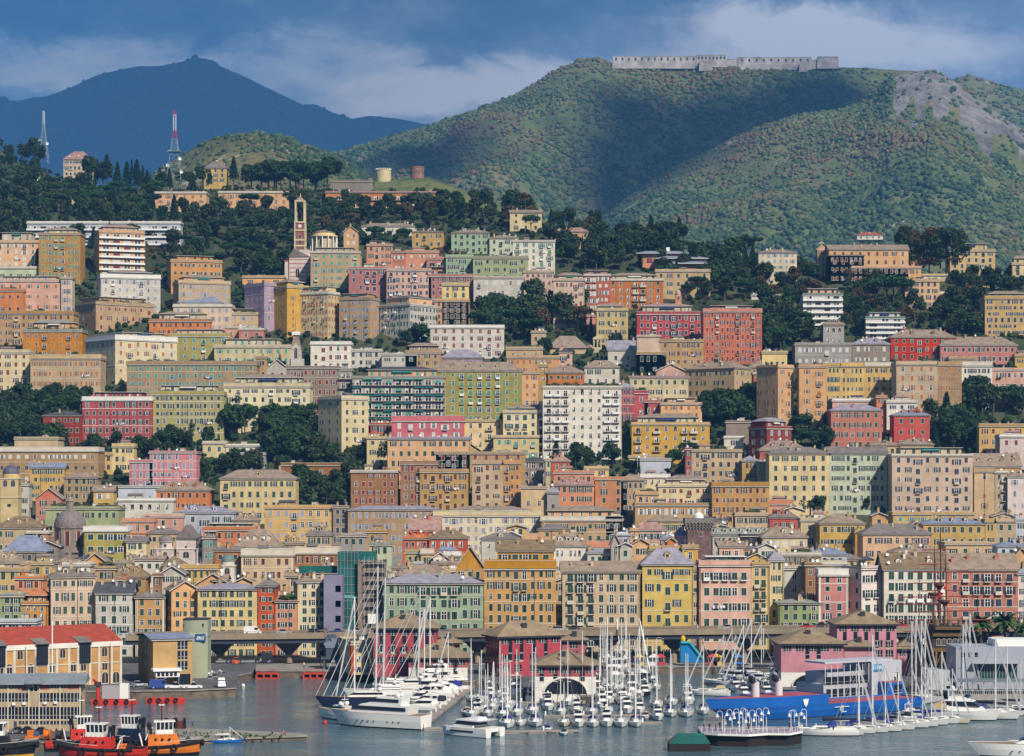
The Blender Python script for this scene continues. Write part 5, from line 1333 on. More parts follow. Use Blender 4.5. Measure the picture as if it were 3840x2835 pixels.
def mast(px,top,base,D,w,bands,label,plat=None):
 A = At(px,base,D); r = A.root('radio_mast',label,'radio mast'); zt = A.z(top); n = 18; mats = {'r': mat('mast_red',(0.45,0.03,0.05),.6),'w': mat('mast_white',(0.6,0.62,0.62),.6),'g': mat('mast_grey',(0.28,0.36,0.40),.6)}
 mb = MB()
 def hw(z): return w * (1 - .82 * min(1,z / (zt * .72)))if z < zt * .72 else w * .17
 for q in range(n):
  z0,z1 = zt * q / n - (4 if q == 0 else 0),zt * (q + 1) / n; m = mats[bands[min(len(bands) - 1,q * len(bands) // n)]]; a,b = hw(max(z0,0)),hw(z1); th = .14
  cs0 = [(-a,-a),(a,-a),(a,a),(-a,a)]; cs1 = [(-b,-b),(b,-b),(b,b),(-b,b)]
  for c in range(4):
   d = (c + 1) % 4; mb.tube((*cs0[c],z0),(*cs1[c],z1),th,th,m,4,False); mb.tube((*cs0[c],z0),(*cs1[d],z1),th * .6,th * .6,m,4,False); mb.tube((*cs1[c],z1),(*cs1[d],z1),th * .6,th * .6,m,4,False)
 mb.build('lattice',r)
 if plat:
  z = A.z(plat); mb = MB(); h = hw(z) + 1.6; mb.box(-h,-h,z,h,h,z + .25,mats['g'])
  for s in (-1,1): mb.box(-h,s * h - .05,z + 1.1,h,s * h + .05,z + 1.2,mats['g']); mb.box(s * h - .05,-h,z + 1.1,s * h + .05,h,z + 1.2,mats['g'])
  mb.build('platform',r)
 for q in range(4 if plat else 2):
  z = zt * (.16 + .09 * q) if plat else zt * (.30 + .06 * q); s = (-1) ** q; mb = MB(); mb.lathe([(.02,0),(.8,.12),(1.3,.5)],WHITE,12); mb.xform(Matrix.Translation((s * (hw(z) + .7),-.4 - hw(z) * .3,z)) @ Matrix.Rotation(R(80),4,'X')); mb.build('dish',r)
mast(164,417,592,1830,3.4,'gggggww','slim greenish lattice mast at the left above the villa')
mast(655,414,690,1640,5.2,'ggggggrwwr','red and white tipped lattice mast with platform and dishes on the hilltop',570)
SIL_F = [(1180,760),(1260,716),(1330,694),(1385,674),(1610,668),(1690,694),(1770,725),(1850,760),(1950,800),(2150,880)]
hill('hill',SIL_F,1960,1680,190,hm_sunny,10,24,5,6.0,0.9,160)
def forts():
 X,Y = c2(1180,560,1.84); A = At(X(472),Y(200),1950); r = A.root('round_tank','white round tower with battlements on the spur behind the orange hilltop block','tower'); w = A.x(X(525)); z = A.z(Y(140)); wm = wall_mat('cr'); mb = MB(); mb.lathe([(w,-4),(w * .98,z),(w * 1.02,z),(w * 1.02,z + .6),(.02,z + .6)],wm,24,0,w); mb.build('wall',r)
 mb = MB()
 for q in range(20): a = 2 * math.pi * q / 20; mb.box(w * .95 * math.cos(a) - .4,w + w * .95 * math.sin(a) - .4,z + .6,w * .95 * math.cos(a) + .4,w + w * .95 * math.sin(a) + .4,z + 1.5,WHITE)
 mb.build('battlements',r)
 A = At(X(705),Y(196),1960); r = A.root('brick_fort_tower','round red brick fort tower on the spur right of the white round one','tower'); w = A.x(X(753)); z = A.z(Y(125)); bk = mat('fort_brick',(0.30,0.15,0.12),.95,var=.3,vscale=.4); mb = MB(); mb.lathe([(w,-4),(w * .97,z * .62),(w * 1.03,z * .64),(w * 1.03,z),(w * .9,z),(w * .9,z - 1)],bk,20,0,w); mb.build('wall',r)
 for q in range(9):
  a = R(200 + q * 17.5); o = win(r,'arch','d',w * 1.0 * math.cos(a),w + w * 1.0 * math.sin(a),z * (.35 if q % 2 else .66),1.3,2.0); o.rotation_euler = (0,0,a + R(90))
  mb = MB(); mb.box(-.8,-.5,z,.8,.5,z + 1.2,bk); o = mb.build('merlon',r); o.location = (w * .97 * math.cos(a),w + w * .97 * math.sin(a),0); o.rotation_euler = (0,0,a + R(90))
 X,Y = c2(2240,150,1.3417); D = 4672; A = At(2700,Y(140),D); r = A.root('hilltop_fort','long pale stone fort with rows of small windows along the hill crest','fort'); st = mat('fort_stone',(0.42,0.385,0.36),.95,var=.4,vscale=.06,bump=.3)
 for x0,x1,yt,yb,rows,n,y in ((78,502,83,134,1,13,0),(500,648,78,128,2,8,-2),(640,716,96,130,0,0,4),(1070,1115,100,134,0,0,4),(710,1078,88,140,1,10,2),(1108,1212,86,134,0,0,0),(512,574,112,152,0,0,-14),(1016,1052,124,154,0,0,-8)):
  a,b,zt,zb = A.x(X(x0)),A.x(X(x1)),A.z(Y(yt)),A.z(Y(yb)); mb = MB(); sl = 1.5; mb.prism([(a - sl,y - sl),(b + sl,y - sl),(b + sl,y + 14),(a - sl,y + 14)],zb - 4,zb - 3.9,st)
  q = [(a - sl,y - sl,zb - 4),(b + sl,y - sl,zb - 4),(b,y,zt),(a,y,zt)]; mb.poly(q,st); mb.poly([(a,y,zt),(b,y,zt),(b,y + 12,zt),(a,y + 12,zt)],st); mb.poly([(a - sl,y + 14,zb - 4),(a - sl,y - sl,zb - 4),(a,y,zt),(a,y + 12,zt)],st); mb.poly([(b + sl,y - sl,zb - 4),(b + sl,y + 14,zb - 4),(b,y + 12,zt),(b,y,zt)],st); mb.box(a - .5,y - .6,zt,b + .5,y + 1.2,zt + 1.2,st); mb.build('rampart',r)
  for k in range(rows):
   for c in range(n): o = win(r,'slit','d',a + (b - a) * (c + .5) / n,y - .55 - (.35 if rows == 1 else .3) + .3 * k,zt - 8 - 9 * k,3.2,5.5)
forts()
# ---------------------------------------------------------------- building wrapped for repair, beside the tall masts
def works():
 X,Y = c2(760,1900,2.754); net = mat('green_netting',(0.012,0.115,0.105),.9,var=.45,vscale=.25); steel = STEEL
 A = At(X(1370),Y(1556),712); r = A.root('wrapped_building','building front wrapped in a printed lilac grey sheet beside the green netting','building'); sh = mat('printed_sheet',(0.21,0.20,0.29),.85,var=.18,vscale=.2); a,b,z = A.x(X(1250)),A.x(X(1440)),A.z(Y(718)); mb = MB(); mb.box(a,0,0,b,12,z,sh); mb.build('sheet',r); ln = mat('printed_lines',(0.13,0.12,0.20),.85)
 for q in range(5):
  for c in range(5):
   mb = MB(); mb.box(-.55,-.02,0,.55,.0,1.9,ln); o = mb.build('printed_window',r); o.location = (a + 3.8 + (b - a - 4.5) * (c + .5) / 5,0,z * (q + .35) / 5.4)
 A = At(X(1500),Y(1556),722); r = A.root('netted_scaffold','tall building hidden behind dark green scaffold netting','scaffolding'); a,b = A.x(X(1392)),A.x(X(1604)); z = A.z(Y(470)); mb = MB(); mb.box(a,0,0,b,12,z,net); mb.box(b,0,A.z(Y(560)),A.x(X(1780)),10,z,net); mb.box(A.x(X(985)),3,A.z(Y(690)),a,10,A.z(Y(622)),net); mb.build('netting',r)
 mb = MB(); nz = 13
 for q in range(nz + 1): zz = z * q / nz; mb.tube((a,-.12,zz),(b,-.12,zz),.06,.06,steel,4)
 for q in range(7): xx = a + (b - a) * q / 6; mb.tube((xx,-.12,0),(xx,-.12,z + 1),.06,.06,steel,4)
 mb.build('scaffold_poles',r); mb = MB(); mb.poly([(a + .5,-.1,A.z(Y(905))),(a + 7,-.1,A.z(Y(925))),(a + 6.5,-.1,A.z(Y(950))),(a + .5,-.1,A.z(Y(938)))],mat('torn_net',(0.12,0.32,0.30),.9)); mb.build('torn_patch',r)
 A = At(X(1735),Y(1556),720); r = A.root('scaffolded_tower','rough brown stone tower with grey scaffolding on its right half','tower'); a,b,z = A.x(X(1602)),A.x(X(1872)),A.z(Y(585)); rb = mat('rough_tower_stone',(0.24,0.19,0.15),.95,var=.35,vscale=.7,bump=.6,bscale=2); mb = MB(); mb.box(a,0,0,b,13,z,rb)
 for q in range(6): mb.box(a + (b - a) * q / 6,0,z,a + (b - a) * (q + .55) / 6,.7,z + 1.1,rb)
 mb.build('wall',r); mb = MB(); m0 = a + (b - a) * .27
 for q in range(12): zz = z * q / 11; mb.tube((m0,-1.3,zz),(b + 1,-1.3,zz),.06,.06,steel,4); mb.box(m0,-1.3,zz - .12,b + 1,-.2,zz - .06,mat('scaffold_board',(0.28,0.25,0.26),.9))
 for q in range(6): xx = m0 + (b + 1 - m0) * q / 5; mb.tube((xx,-1.3,0),(xx,-1.3,z + 2),.07,.07,steel,4)
 mb.build('scaffolding',r); mb = MB(); mb.box(m0 + 1,-1.42,z * .36,m0 + 4.6,-1.36,z * .36 + 3,WHITE); mb.build('white_panel',r)
works()
# ---------------------------------------------------------------- trees: a trunk with limbs and a crown of leaf clumps; each kind built once, then copied
BARK = mat('bark',(0.085,0.065,0.05),.95,var=.3,vscale=1.5)
def crown_pts(rnd,lobes):
 def fn():
  c,r = rnd.choice(lobes); v = Vector((rnd.gauss(0,1),rnd.gauss(0,1),rnd.gauss(0,1))).normalized() * (rnd.random() ** .28)
  return (c[0] + v.x * r[0],c[1] + v.y * r[1],c[2] + v.z * r[2])
 return fn
def proto(kind,v):
 rnd = random.Random(v * 13 + len(kind)); t = MB(); c = MB()
 if kind == 'broad':
  ms = {0: [LEAFM[0],LEAFM[1],LEAFM[1]],1: [LEAFM[0],LEAFM[0],LEAFM[1],LEAFM[3]],2: [LEAFM[1],LEAFM[2],LEAFM[0]],3: [LEAFM[4],LEAFM[3],LEAFM[4],LEAFM[0]],4: [LEAFM[3],LEAFM[1],LEAFM[0]]}[v]
  lobes = [((rnd.uniform(-2.6,2.6),rnd.uniform(-2.6,2.6),rnd.uniform(4.2,8.2)),(rnd.uniform(1.6,2.7),rnd.uniform(1.6,2.7),rnd.uniform(1.4,2.3))) for _ in range(9)]
  lobes.append(((0,0,6.3),(3,3,3)))
  t.tube((0,0,-1.5),(.2,0,4),.35,.22,BARK,7)
  for l in lobes[:6]: t.tube((.1,0,3),l[0],.14,.05,BARK,5)
  clumps(c,rnd,1500,crown_pts(rnd,lobes),.50,ms)
 elif kind == 'pine':
  lobes = [((3.6 * math.cos(a) * q,3.6 * math.sin(a) * q,9.4 + rnd.uniform(-.4,.5) - q * .5),(2.1,2.1,1.15)) for a,q in [(k * 1.05,1) for k in range(6)] + [(1,0),(3,.4)]]
  t.tube((0,0,-1.5),(.3,.1,5.5),.32,.24,BARK,7)
  for l in lobes: t.tube((.3,.1,5.2 + rnd.random()),(l[0][0] * .8,l[0][1] * .8,l[0][2] - .8),.13,.05,BARK,5)
  clumps(c,rnd,1300,crown_pts(rnd,lobes),.42,[LEAFM[5],LEAFM[6],LEAFM[6]] if v == 0 else [LEAFM[5],LEAFM[5],LEAFM[6],LEAFM[0]])
 elif kind == 'cypress':
  def fn():
   z = rnd.random() ** .8; r = 1.25 * (1 - z) ** .75 * min(1,z * 7 + .35) * (rnd.random() ** .3); a = rnd.uniform(0,6.28); return (r * math.cos(a),r * math.sin(a),.6 + z * 11)
  t.tube((0,0,-1.5),(0,0,5),.22,.1,BARK,6); clumps(c,rnd,900,fn,.36,[LEAFM[0],LEAFM[0],LEAFM[5]])
 elif kind == 'conifer':
  def fn():
   z = rnd.random() ** .75; tier = 1 - (z * 9 % 1) * .45; r = 3.3 * (1 - z) ** .8 * tier * (rnd.random() ** .35) + .1; a = rnd.uniform(0,6.28); return (r * math.cos(a),r * math.sin(a),1.6 + z * 11 - r * .18)
  t.tube((0,0,-1.5),(0,0,11),.3,.05,BARK,6); clumps(c,rnd,1300,fn,.42,[LEAFM[0],LEAFM[5],LEAFM[0]])
 elif kind == 'palm':
  t.tube((0,0,-1),(.15,0,3.5),.33,.28,BARK,8); t.tube((.15,0,3.5),(.1,0,7),.28,.3,BARK,8)
  for q in range(34):
   a = rnd.uniform(0,6.28); el = rnd.uniform(-.35,1.2); L = rnd.uniform(2.4,3.3); p = Vector((.1,0,7.1)); d = Vector((math.cos(a) * math.cos(el),math.sin(a) * math.cos(el),math.sin(el))); prev = p
   for s in range(6):
    nx = prev + d * (L / 6); d = (d + Vector((0,0,-.22))).normalized(); side = d.cross(Vector((0,0,1))).normalized() * (.42 if s < 4 else .22); m = LEAFM[1 if q % 3 else 2]
    c.poly([prev,nx,nx + side - Vector((0,0,.22)),prev + side - Vector((0,0,.22))],m); c.poly([prev,prev - side - Vector((0,0,.22)),nx - side - Vector((0,0,.22)),nx],m); prev = nx
 elif kind == 'bush':
  lobes = [((rnd.uniform(-1.5,1.5),rnd.uniform(-1.5,1.5),rnd.uniform(.5,1.6)),(1.1,1.1,.9)) for _ in range(6)]
  t.tube((0,0,-.8),(0,0,1),.12,.06,BARK,5); clumps(c,rnd,600,crown_pts(rnd,lobes),.34,[[LEAFM[0],LEAFM[1]],[LEAFM[1],LEAFM[2],LEAFM[3]],[LEAFM[4],LEAFM[3],LEAFM[1]]][v])
 return t.mesh('trunk'),c.mesh('crown')
NAMES = {'broad': ('broadleaf_tree','tree','broadleaf trees'),'pine': ('stone_pine','tree','stone pines'),'cypress': ('cypress','tree','cypresses'),'conifer': ('conifer','tree','conifers'),'palm': ('palm_tree','palm','palms'),'bush': ('shrub','shrub','shrubs'),
 ('broad',0): ('evergreen_oak','tree','evergreen oaks'),('broad',2): ('lime_tree','tree','lime trees'),('broad',3): ('autumn_tree','tree','autumn trees'),('broad',4): ('olive_tree','tree','olive trees')}
PROTO = {}
def tree(kind,v,px,row,h,label,group,D=None,rnd=random):
 if (kind,v) not in PROTO: PROTO[(kind,v)] = proto(kind,v)
 tm,cm = PROTO[(kind,v)]; D = D or D_of(px,row); n = NAMES.get((kind,v)) or NAMES[kind]; base = {'broad': 8.6,'pine': 10.6,'cypress': 11.8,'conifer': 12.4,'palm': 9,'bush': 2.4}[kind]; s = h / base
 r = thing(n[0],(wx(px,D),D,wz(row,D)),label,n[1],rnd.uniform(0,6.28),group); sx = s * rnd.uniform(.88,1.15); r.scale = (sx,sx,s)
 link('trunk',tm,r); link('crown',cm,r)
def grove(x0,y0,x1,y1,n,mix,h0,h1,where,seed):
 """Trees standing between two corners of a slope; nothing in the photograph tells those of one kind apart, so they share a label."""
 rnd = random.Random(seed); pts = []
 for q in range(n):
  best = None
  for _ in range(8):
   p = (rnd.uniform(x0,x1),rnd.uniform(y0,y1)); dd = min((((p[0] - o[0])) ** 2 + ((p[1] - o[1]) * 1.6) ** 2 for o in pts),default=1e9)
   if best is None or dd > best[0]: best = (dd,p)
  pts.append(best[1])
 for p in pts:
  kind,v = rnd.choice(mix); nm = (NAMES.get((kind,v)) or NAMES[kind])[2]
  adj = {('broad',3): 'russet brown',('broad',4): 'dull green',('broad',2): 'light green',('pine',0): 'flat topped',('palm',0): 'feathery',('bush',2): 'reddish',('bush',1): 'pale green'}.get((kind,v),'dark green')
  sing = {'evergreen oaks': 'evergreen oak','lime trees': 'lime tree','autumn trees': 'autumn tree','olive trees': 'olive tree','broadleaf trees': 'broadleaf tree','stone pines': 'stone pine','cypresses': 'cypress','conifers': 'conifer','palms': 'palm','shrubs': 'shrub'}[nm]
  tree(kind,v,p[0],p[1],rnd.uniform(h0,h1) * {'bush': .35,'cypress': 1.0,'conifer': 1.2}.get(kind,1),'%s %s %s' % (adj,sing,where),'%s %s %s' % (adj,nm,where),rnd=rnd)
B0,B1,B2,B3,B4,PI0,PI1,CY,CO,PA = ('broad',0),('broad',1),('broad',2),('broad',3),('broad',4),('pine',0),('pine',1),('cypress',0),('conifer',0),('palm',0)
U0,U1,U2 = ('bush',0),('bush',1),('bush',2)
grove(-30,575,150,900,20,[B0,B1,B1,B4],9,15,'in the wood at the upper left edge',1)
grove(120,700,320,790,8,[B0,B1,PI1,B4],9,13,'in front of the villa on the left hill',2)
grove(338,668,540,705,12,[CY,CO,CO,B1],11,15,'on the skyline right of the left hill villa',3)
grove(540,690,790,712,9,[B1,CO,B0],8,12,'on the skyline around the hilltop mast',4)
grove(170,745,600,800,19,[PI0,PI0,PI1,B0],9,12.5,'in the pine belt above the white terraced block',5)
grove(0,800,620,940,34,[B0,B1,B1,B4,CO],8,12,'on the slope above the white terraced block',6)
grove(930,690,1235,712,15,[B0,B1,B0,PI1],12,17,'in the dense clump on the hilltop',7)
grove(640,790,1110,1040,46,[B0,B1,B1,B4,CO,PI1],8,13,'in the wood left of the brick bell tower',8)
grove(1130,770,1320,930,14,[B0,B1,B4,B3],8,11,'on the slope behind the brick bell tower',9)
grove(1230,762,1640,830,22,[B1,B4,B3,B0],8,11,'in the avenue below the orange hilltop block',10)
grove(1600,770,2000,850,20,[B1,B0,B4,B3],8,12,'on the crest right of the orange hilltop block',11)
grove(2060,850,2260,930,12,[B3,B4,B1,CO],9,13,'on the crest behind the peach ridge villa',12)
grove(2230,890,2560,950,22,[CO,B0,CY,B1],8,12,'along the dark crest above the stepped pink house',13)
grove(2100,930,2420,1010,16,[B0,B1,CY,B4],8,12,'below the peach ridge villa',14)
grove(2480,950,2840,1120,36,[B0,B1,CO,PI1,B4],8,13,'in the wood right of the stepped pink house',15)
grove(2850,1030,3060,1130,14,[B0,B1,B3],7,11,'below the pale yellow flats',16)
grove(2860,1150,3010,1330,16,[B0,B1,PI1,B0],9,14,'right of the coral red palazzo',17)
grove(3160,1050,3300,1170,12,[B1,B2,B3,B4],6,9,'in the garden below the yellow convent',18)
grove(3170,1120,3600,1260,32,[B0,B1,B4,B2,B3],6,10,'on the green bank above the salmon red palazzo',19)
grove(3380,930,3620,1020,13,[B3,B3,B0,B4],9,14,'between the convent and the yellow scaffolded flats',20)
grove(3560,1040,3840,1100,12,[B1,B4,B0],6,9,'below the yellow scaffolded flats',21)
grove(3540,1150,3730,1260,12,[B1,B3,B4],8,12,'left of the ochre yellow right edge block',22)
grove(1790,1170,2010,1280,14,[B0,B1,PI1,B2],9,14,'in the park behind the white ornate palazzo',23)
grove(1990,1150,2190,1250,11,[B4,B3,B4,B1],10,15,'in the autumn park below the pinkish brown villa',24)
grove(2030,1260,2330,1330,12,[B0,U0,U1,B1],6,9,'around the hall church roof',25)
grove(1520,1220,1640,1300,8,[B0,B1,PI1],7,10,'left of the white ornate palazzo',26)
grove(-20,1500,320,1545,15,[B0,B1,B2,B0],6,9,'along the road under the orange shuttered palazzo',27)
grove(-20,1570,230,1680,18,[B0,B1,B0],8,12,'in the dark garden at the left edge',28)
grove(230,1640,800,1700,30,[B0,B1,U0,U2,B4],5,8,'in the hedge below the rose red palazzo',29)
grove(800,1575,1170,1640,18,[PI0,PI1,B0,PI0],10,14,'in the pine garden below the cream penthouse palazzo',30)
grove(990,1640,1190,1740,14,[B0,B1,B0],9,13,'left of the neo gothic block',31)
grove(1180,1700,1460,1745,14,[B1,B2,U1,B0],6,10,'at the foot of the neo gothic block',32)
grove(1050,1780,1330,1910,26,[B0,B1,U0,U1,B4],6,9,'on the wild slope below the brick arcade',33)
grove(680,1740,1000,1790,16,[U0,U1,B1,B4],6,9,'on the terraces left of the brick arcade',34)
grove(430,1700,700,1740,12,[B0,U0,U2,B1],6,8,'behind the bright pink villa',35)
grove(2640,1520,2850,1600,15,[B0,PI1,B0,B1],10,15,'in the big dark clump left of the tall peach tower',36)
grove(2300,1640,2400,1790,10,[B0,U0,B1,CY],6,9,'left of the yellow balcony flats',37)
grove(2460,1690,2640,1760,12,[B0,B1,U0],5,8,'below the yellow balcony flats',38)
grove(2140,1690,2290,1760,9,[U0,B0,B1],5,8,'at the foot of the tall white apartment block',39)
grove(2990,1620,3110,1690,10,[B0,B1,PI1],7,11,'left of the salmon red house',40)
grove(3490,1540,3650,1700,20,[B0,B1,CO,B0,PA],8,12,'in the dark garden right of the vivid red house',41)
grove(3590,1470,3840,1560,20,[B0,PI1,PI0,PA,B1],9,14,'among the pines below the white blue shuttered house',42)
grove(2990,1890,3360,1925,20,[B0,U0,B1,U1],5,9,'at the foot of the large pale green block',43)
grove(380,1405,480,1425,6,[B0,U0],6,8,'between the two beige palazzi',44)
grove(2140,1245,2230,1268,3,[CY],9,12,'at the corner of the hall church',45)
for q,(px,row,h,k,lab) in enumerate([
 (140,1045,17,('cypress',0),'broad black cypress, taller of the pair before the salmon pink house'),(172,1045,15,('cypress',0),'black cypress, shorter of the pair before the salmon pink house'),
 (3322,1150,16,PI0,'tall umbrella pine with leaning trunk, leftmost of three above the small white flats'),(3352,1152,17,PI0,'tall umbrella pine in the middle of three above the small white flats'),(3382,1150,16,PI0,'tall umbrella pine beside the peach house, rightmost of three'),
 (1408,918,11,PI0,'large flat umbrella pine right of the rotunda'),(1515,912,9,PI0,'smaller umbrella pine beside the salmon flats'),(1992,880,12,PI0,'umbrella pine in front of the cream ridge villa'),(1880,1640,11,('conifer',0),'dark conifer in front of the olive block with green blinds'),
 (2085,1715,10,('conifer',0),'dark pointed conifer before the white stepped balconies'),(876,682,17,('conifer',0),'dark cedar beside the yellow hilltop villa'),(1705,1215,9,('conifer',0),'rounded dark conifer before the castle like villa'),
 (1715,1750,5,PA,'feathery palm on the terrace of the tan palazzo'),(3500,1572,10,PA,'palm right of the vivid red house'),(3040,1925,6,PA,'small palm before the large pale yellow block'),(3275,1895,9,('cypress',0),'dark clipped cypress before the pale green block')]):
 tree(k[0],k[1],px,row,h,lab,None,rnd=random.Random(q))
# ---------------------------------------------------------------- quays and the harbour front
QM = mat('quay_stone',(0.26,0.235,0.205),.95,var=.35,vscale=.35,streak=.35); QF = mat('quay_face',(0.15,0.115,0.085),.95,var=.45,vscale=.4,streak=.6); ASPH = mat('harbour_asphalt',(0.10,0.10,0.105),.95,var=.3,vscale=.2)
def quay(pts,z,top=ASPH,name='quay'):
 mb = MB(); q = [(wx(p,d),d) for p,d in pts]; mb.prism(q,-3,z - .35,QF,False,False); n = len(q)
 c = (sum(p[0] for p in q) / n,sum(p[1] for p in q) / n); o = [(p[0] + (.25 if p[0] > c[0] else -.25),p[1] + (.25 if p[1] > c[1] else -.25)) for p in q]
 mb.prism(o,z - .35,z,QM,True,True,top); tag(mb.build(name),kind='structure')
quay([(-450,596),(690,604),(884,611),(888,650),(940,660),(960,689.8),(-450,689.8)],2.4)
quay([(962,669),(1232,668),(1425,662),(1425,689.8),(962,689.8)],2.3,QM)
quay([(1427,634),(1770,634),(1800,640),(1985,600),(2240,588),(2258,640),(2258,689.8),(1427,689.8)],2.2)
quay([(2905,612),(3180,606),(3490,600),(4200,600),(4200,689.8),(2905,689.8)],2.25)
quay([(2400,684),(2890,684),(2890,689.9),(2400,689.9)],2.24,QM)
quay([(-500,484),(340,487),(340,530),(-500,536)],2.1)
quay([(341,499),(760,501),(1150,509),(1120,513),(640,525),(341,529)],1.0,QM,'quay_spit')
def grass_tufts():
 rnd = random.Random(3); mb = MB()
 def fn():
  px = rnd.uniform(345,1060); D = 503 + rnd.random() ** 2 * 20 * (1 - (px - 345) / 1000); return (wx(px,D),D,1.05 + rnd.random() * .5)
 clumps(mb,rnd,260,fn,.35,[LEAFM[3],LEAFM[2],LEAFM[1]])
 def fn2():
  px = rnd.uniform(250,870); D = 603.0 + (px - 0) * .009; return (wx(px,D),D - .2,1.9 + rnd.random() * .6)
 clumps(mb,rnd,300,fn2,.4,[LEAFM[3],LEAFM[2],LEAFM[1]]); tag(mb.build('grass'),kind='stuff')
grass_tufts()
class Face:
 """A building front between two (photo column, distance) points; local x runs along it."""
 def __init__(s,a,b,z0,name,label,cat,group=None):
  s.a,s.b = a,b; pa,pb = Vector((wx(*a),a[1])),Vector((wx(*b),b[1])); s.L = (pb - pa).length; d = pb - pa; s.rz = math.atan2(d.y,d.x)
  s.r = thing(name,(pa.x,pa.y,z0),label,cat,s.rz,group); s.z0 = z0; s.pa,s.d = pa,d
 def x(s,px):       # where the line of sight through photo column PX meets the front
  k = (px - CX) / F; t = (k * s.pa.y - s.pa.x) / (s.d.x - k * s.d.y); return t * s.L
 def z(s,px,row): t = s.x(px) / s.L; return wz(row,s.pa.y + s.d.y * t) - s.z0
X,Y = c2(0,2335,3.304)
def tiled_warehouse():
 f = Face((-60,602),(456,624),2.4,'quay_warehouse','long ochre warehouse with red tiled roof, arched windows and dark glass bays','warehouse'); H1 = f.z(300,2418); L = f.L; oc = mat('warehouse_plaster',(.50,.27,.10),.9,var=.3,vscale=.25,streak=.5); mb = MB(); mb.box(0,0,-1,L,22,H1,oc); mb.build('wall',f.r)
 RT = mat('red_tiles',(0.33,0.055,0.03),.85,var=.25,vscale=.6,bump=.5,bscale=4); mb = MB(); gable_roof(mb,0,L,0,22,H1 + .6,4.0,RT,'x',.25); mb.build('roof',f.r)
 mb = MB(); mb.box(-.2,-.3,H1 - .7,L + .2,0,H1 + .6,TRIMW); mb.box(-.1,-.14,H1 * .52,L + .1,0,H1 * .55,TRIM); mb.build('cornice',f.r)
 for px in (20,53,97,133,181,213,258,292,337,371,418,452):
  x = f.x(px); mb = MB(); mb.box(x - .32,-.2,0,x + .32,0,H1 - .7,TRIM,'kb'); mb.build('pilaster',f.r)
 for px,row,w,h in ((75,2473,1.45,2.4),(35,2526,1.45,2.4),(115,2524,1.45,2.4),(235,2467,1.45,2.4),(195,2520,1.45,2.4),(275,2517,1.45,2.4),(313,2515,1.45,2.4),(392,2461,1.45,2.4),(393,2512,1.45,2.4),(316,2562,1.7,2.9),(394,2562,1.8,2.9),(435,2560,1.8,2.9),(2,2528,1.45,2.4),(156,2572,1.5,2.4)):
  win(f.r,'arch','d',f.x(px),0,f.z(px,row),w,h)
 for px in (-4,156,316):
  x = f.x(px); z1 = H1 + .8; mb = MB(); w = 1.5; mb.box(x - w,-.55,H1 * .56,x + w,0,z1,GLASS)
  for q in range(7): xx = x - w + 2 * w * q / 6; mb.box(xx - .06,-.6,H1 * .56,xx + .06,-.54,z1,IRON)
  mb.box(x - w,-.6,H1 * .64,x + w,-.54,H1 * .65,IRON); mb.build('glass_bay',f.r); mb = MB(); mb.poly([(x - w - .4,-1.1,z1 - .1),(x + w + .4,-1.1,z1 - .1),(x + w + .6,3.4,z1 + 1.15),(x - w - .6,3.4,z1 + 1.15)],SLATE); mb.box(x - w - .4,-1.1,z1 - .28,x + w + .4,2,z1 - .1,IRON); mb.build('bay_roof',f.r)
 for px in (94,411): x = f.x(px); mb = MB(); mb.tube((x,-.3,0),(x,-.3,H1),.09,.09,mat('rust_pipe',(0.14,0.03,0.02),.8),6); mb.build('downpipe',f.r)
tiled_warehouse()
def quay_office():
 f = Face((-40,505),(304,507),2.1,'quay_office','beige quayside office with grey metal roof and rows of white framed windows','office building'); H1 = f.z(150,2566); L = f.L; mb = MB(); mb.box(0,0,-1,L,12,H1,wall_mat('be')); mb.build('wall',f.r)
 gm = mat('grey_metal_roof',(0.20,0.225,0.25),.6,var=.2,vscale=.4); mb = MB(); gable_roof(mb,0,L,0,12,H1,1.9,gm,'x',1.0); mb.build('roof',f.r)
 red = mat('faded_red_band',(0.30,0.10,0.09),.9,var=.3,vscale=.5); mb = MB()
 for a,b in ((66,96),(150,185),(255,302)): mb.box(f.x(a),-.05,H1 - 1.1,f.x(b),0,H1 - .1,red)
 mb.build('red_band',f.r); px = [49,88,127,167,206,245,284]
 for p in px + [12]:
  if p != 127: win(f.r,'band','d',f.x(p),0,f.z(p,2632),2.0,1.9)
  win(f.r,'band','d',f.x(p),0,f.z(p,2697),2.0,2.6)
  if p not in (49,284): win(f.r,'band','d',f.x(p),0,f.z(p,2717),1.9,.75)
 for p in (49,206,245): win(f.r,'band','d',f.x(p),0,f.z(p,2579),1.9,.6)
 win(f.r,'plain','d',f.x(126),0,f.z(126,2592),1.9,1.7)
 mb = MB(); x0,x1 = f.x(96),f.x(158); mb.poly([(x0,-1.6,H1 + .4),(x1,-1.6,H1 + .4),(x1,3,H1 + 1.4),(x0,3,H1 + 1.4)],gm); mb.box(x0,-1.6,H1 + .15,x1,1,H1 + .38,gm); mb.build('canopy',f.r)
 for p in (30,108,147,225,300): mb = MB(); x = f.x(p); mb.box(x - .12,-.2,0,x + .12,0,H1,TRIM,'kb'); mb.build('pilaster',f.r)
 for p,row in ((52,2640),(91,2638),(169,2636),(208,2634)): mb = MB(); x = f.x(p); z = f.z(p,row); mb.box(x - .35,-.45,z - .25,x + .35,0,z + .25,WHITE); mb.build('air_conditioner',f.r)
 mb = MB(); mb.box(f.x(52),-.06,0,f.x(63),0,2.2,mat('blue_door',(0.03,0.04,0.10),.6)); mb.build('door',f.r)
quay_office()
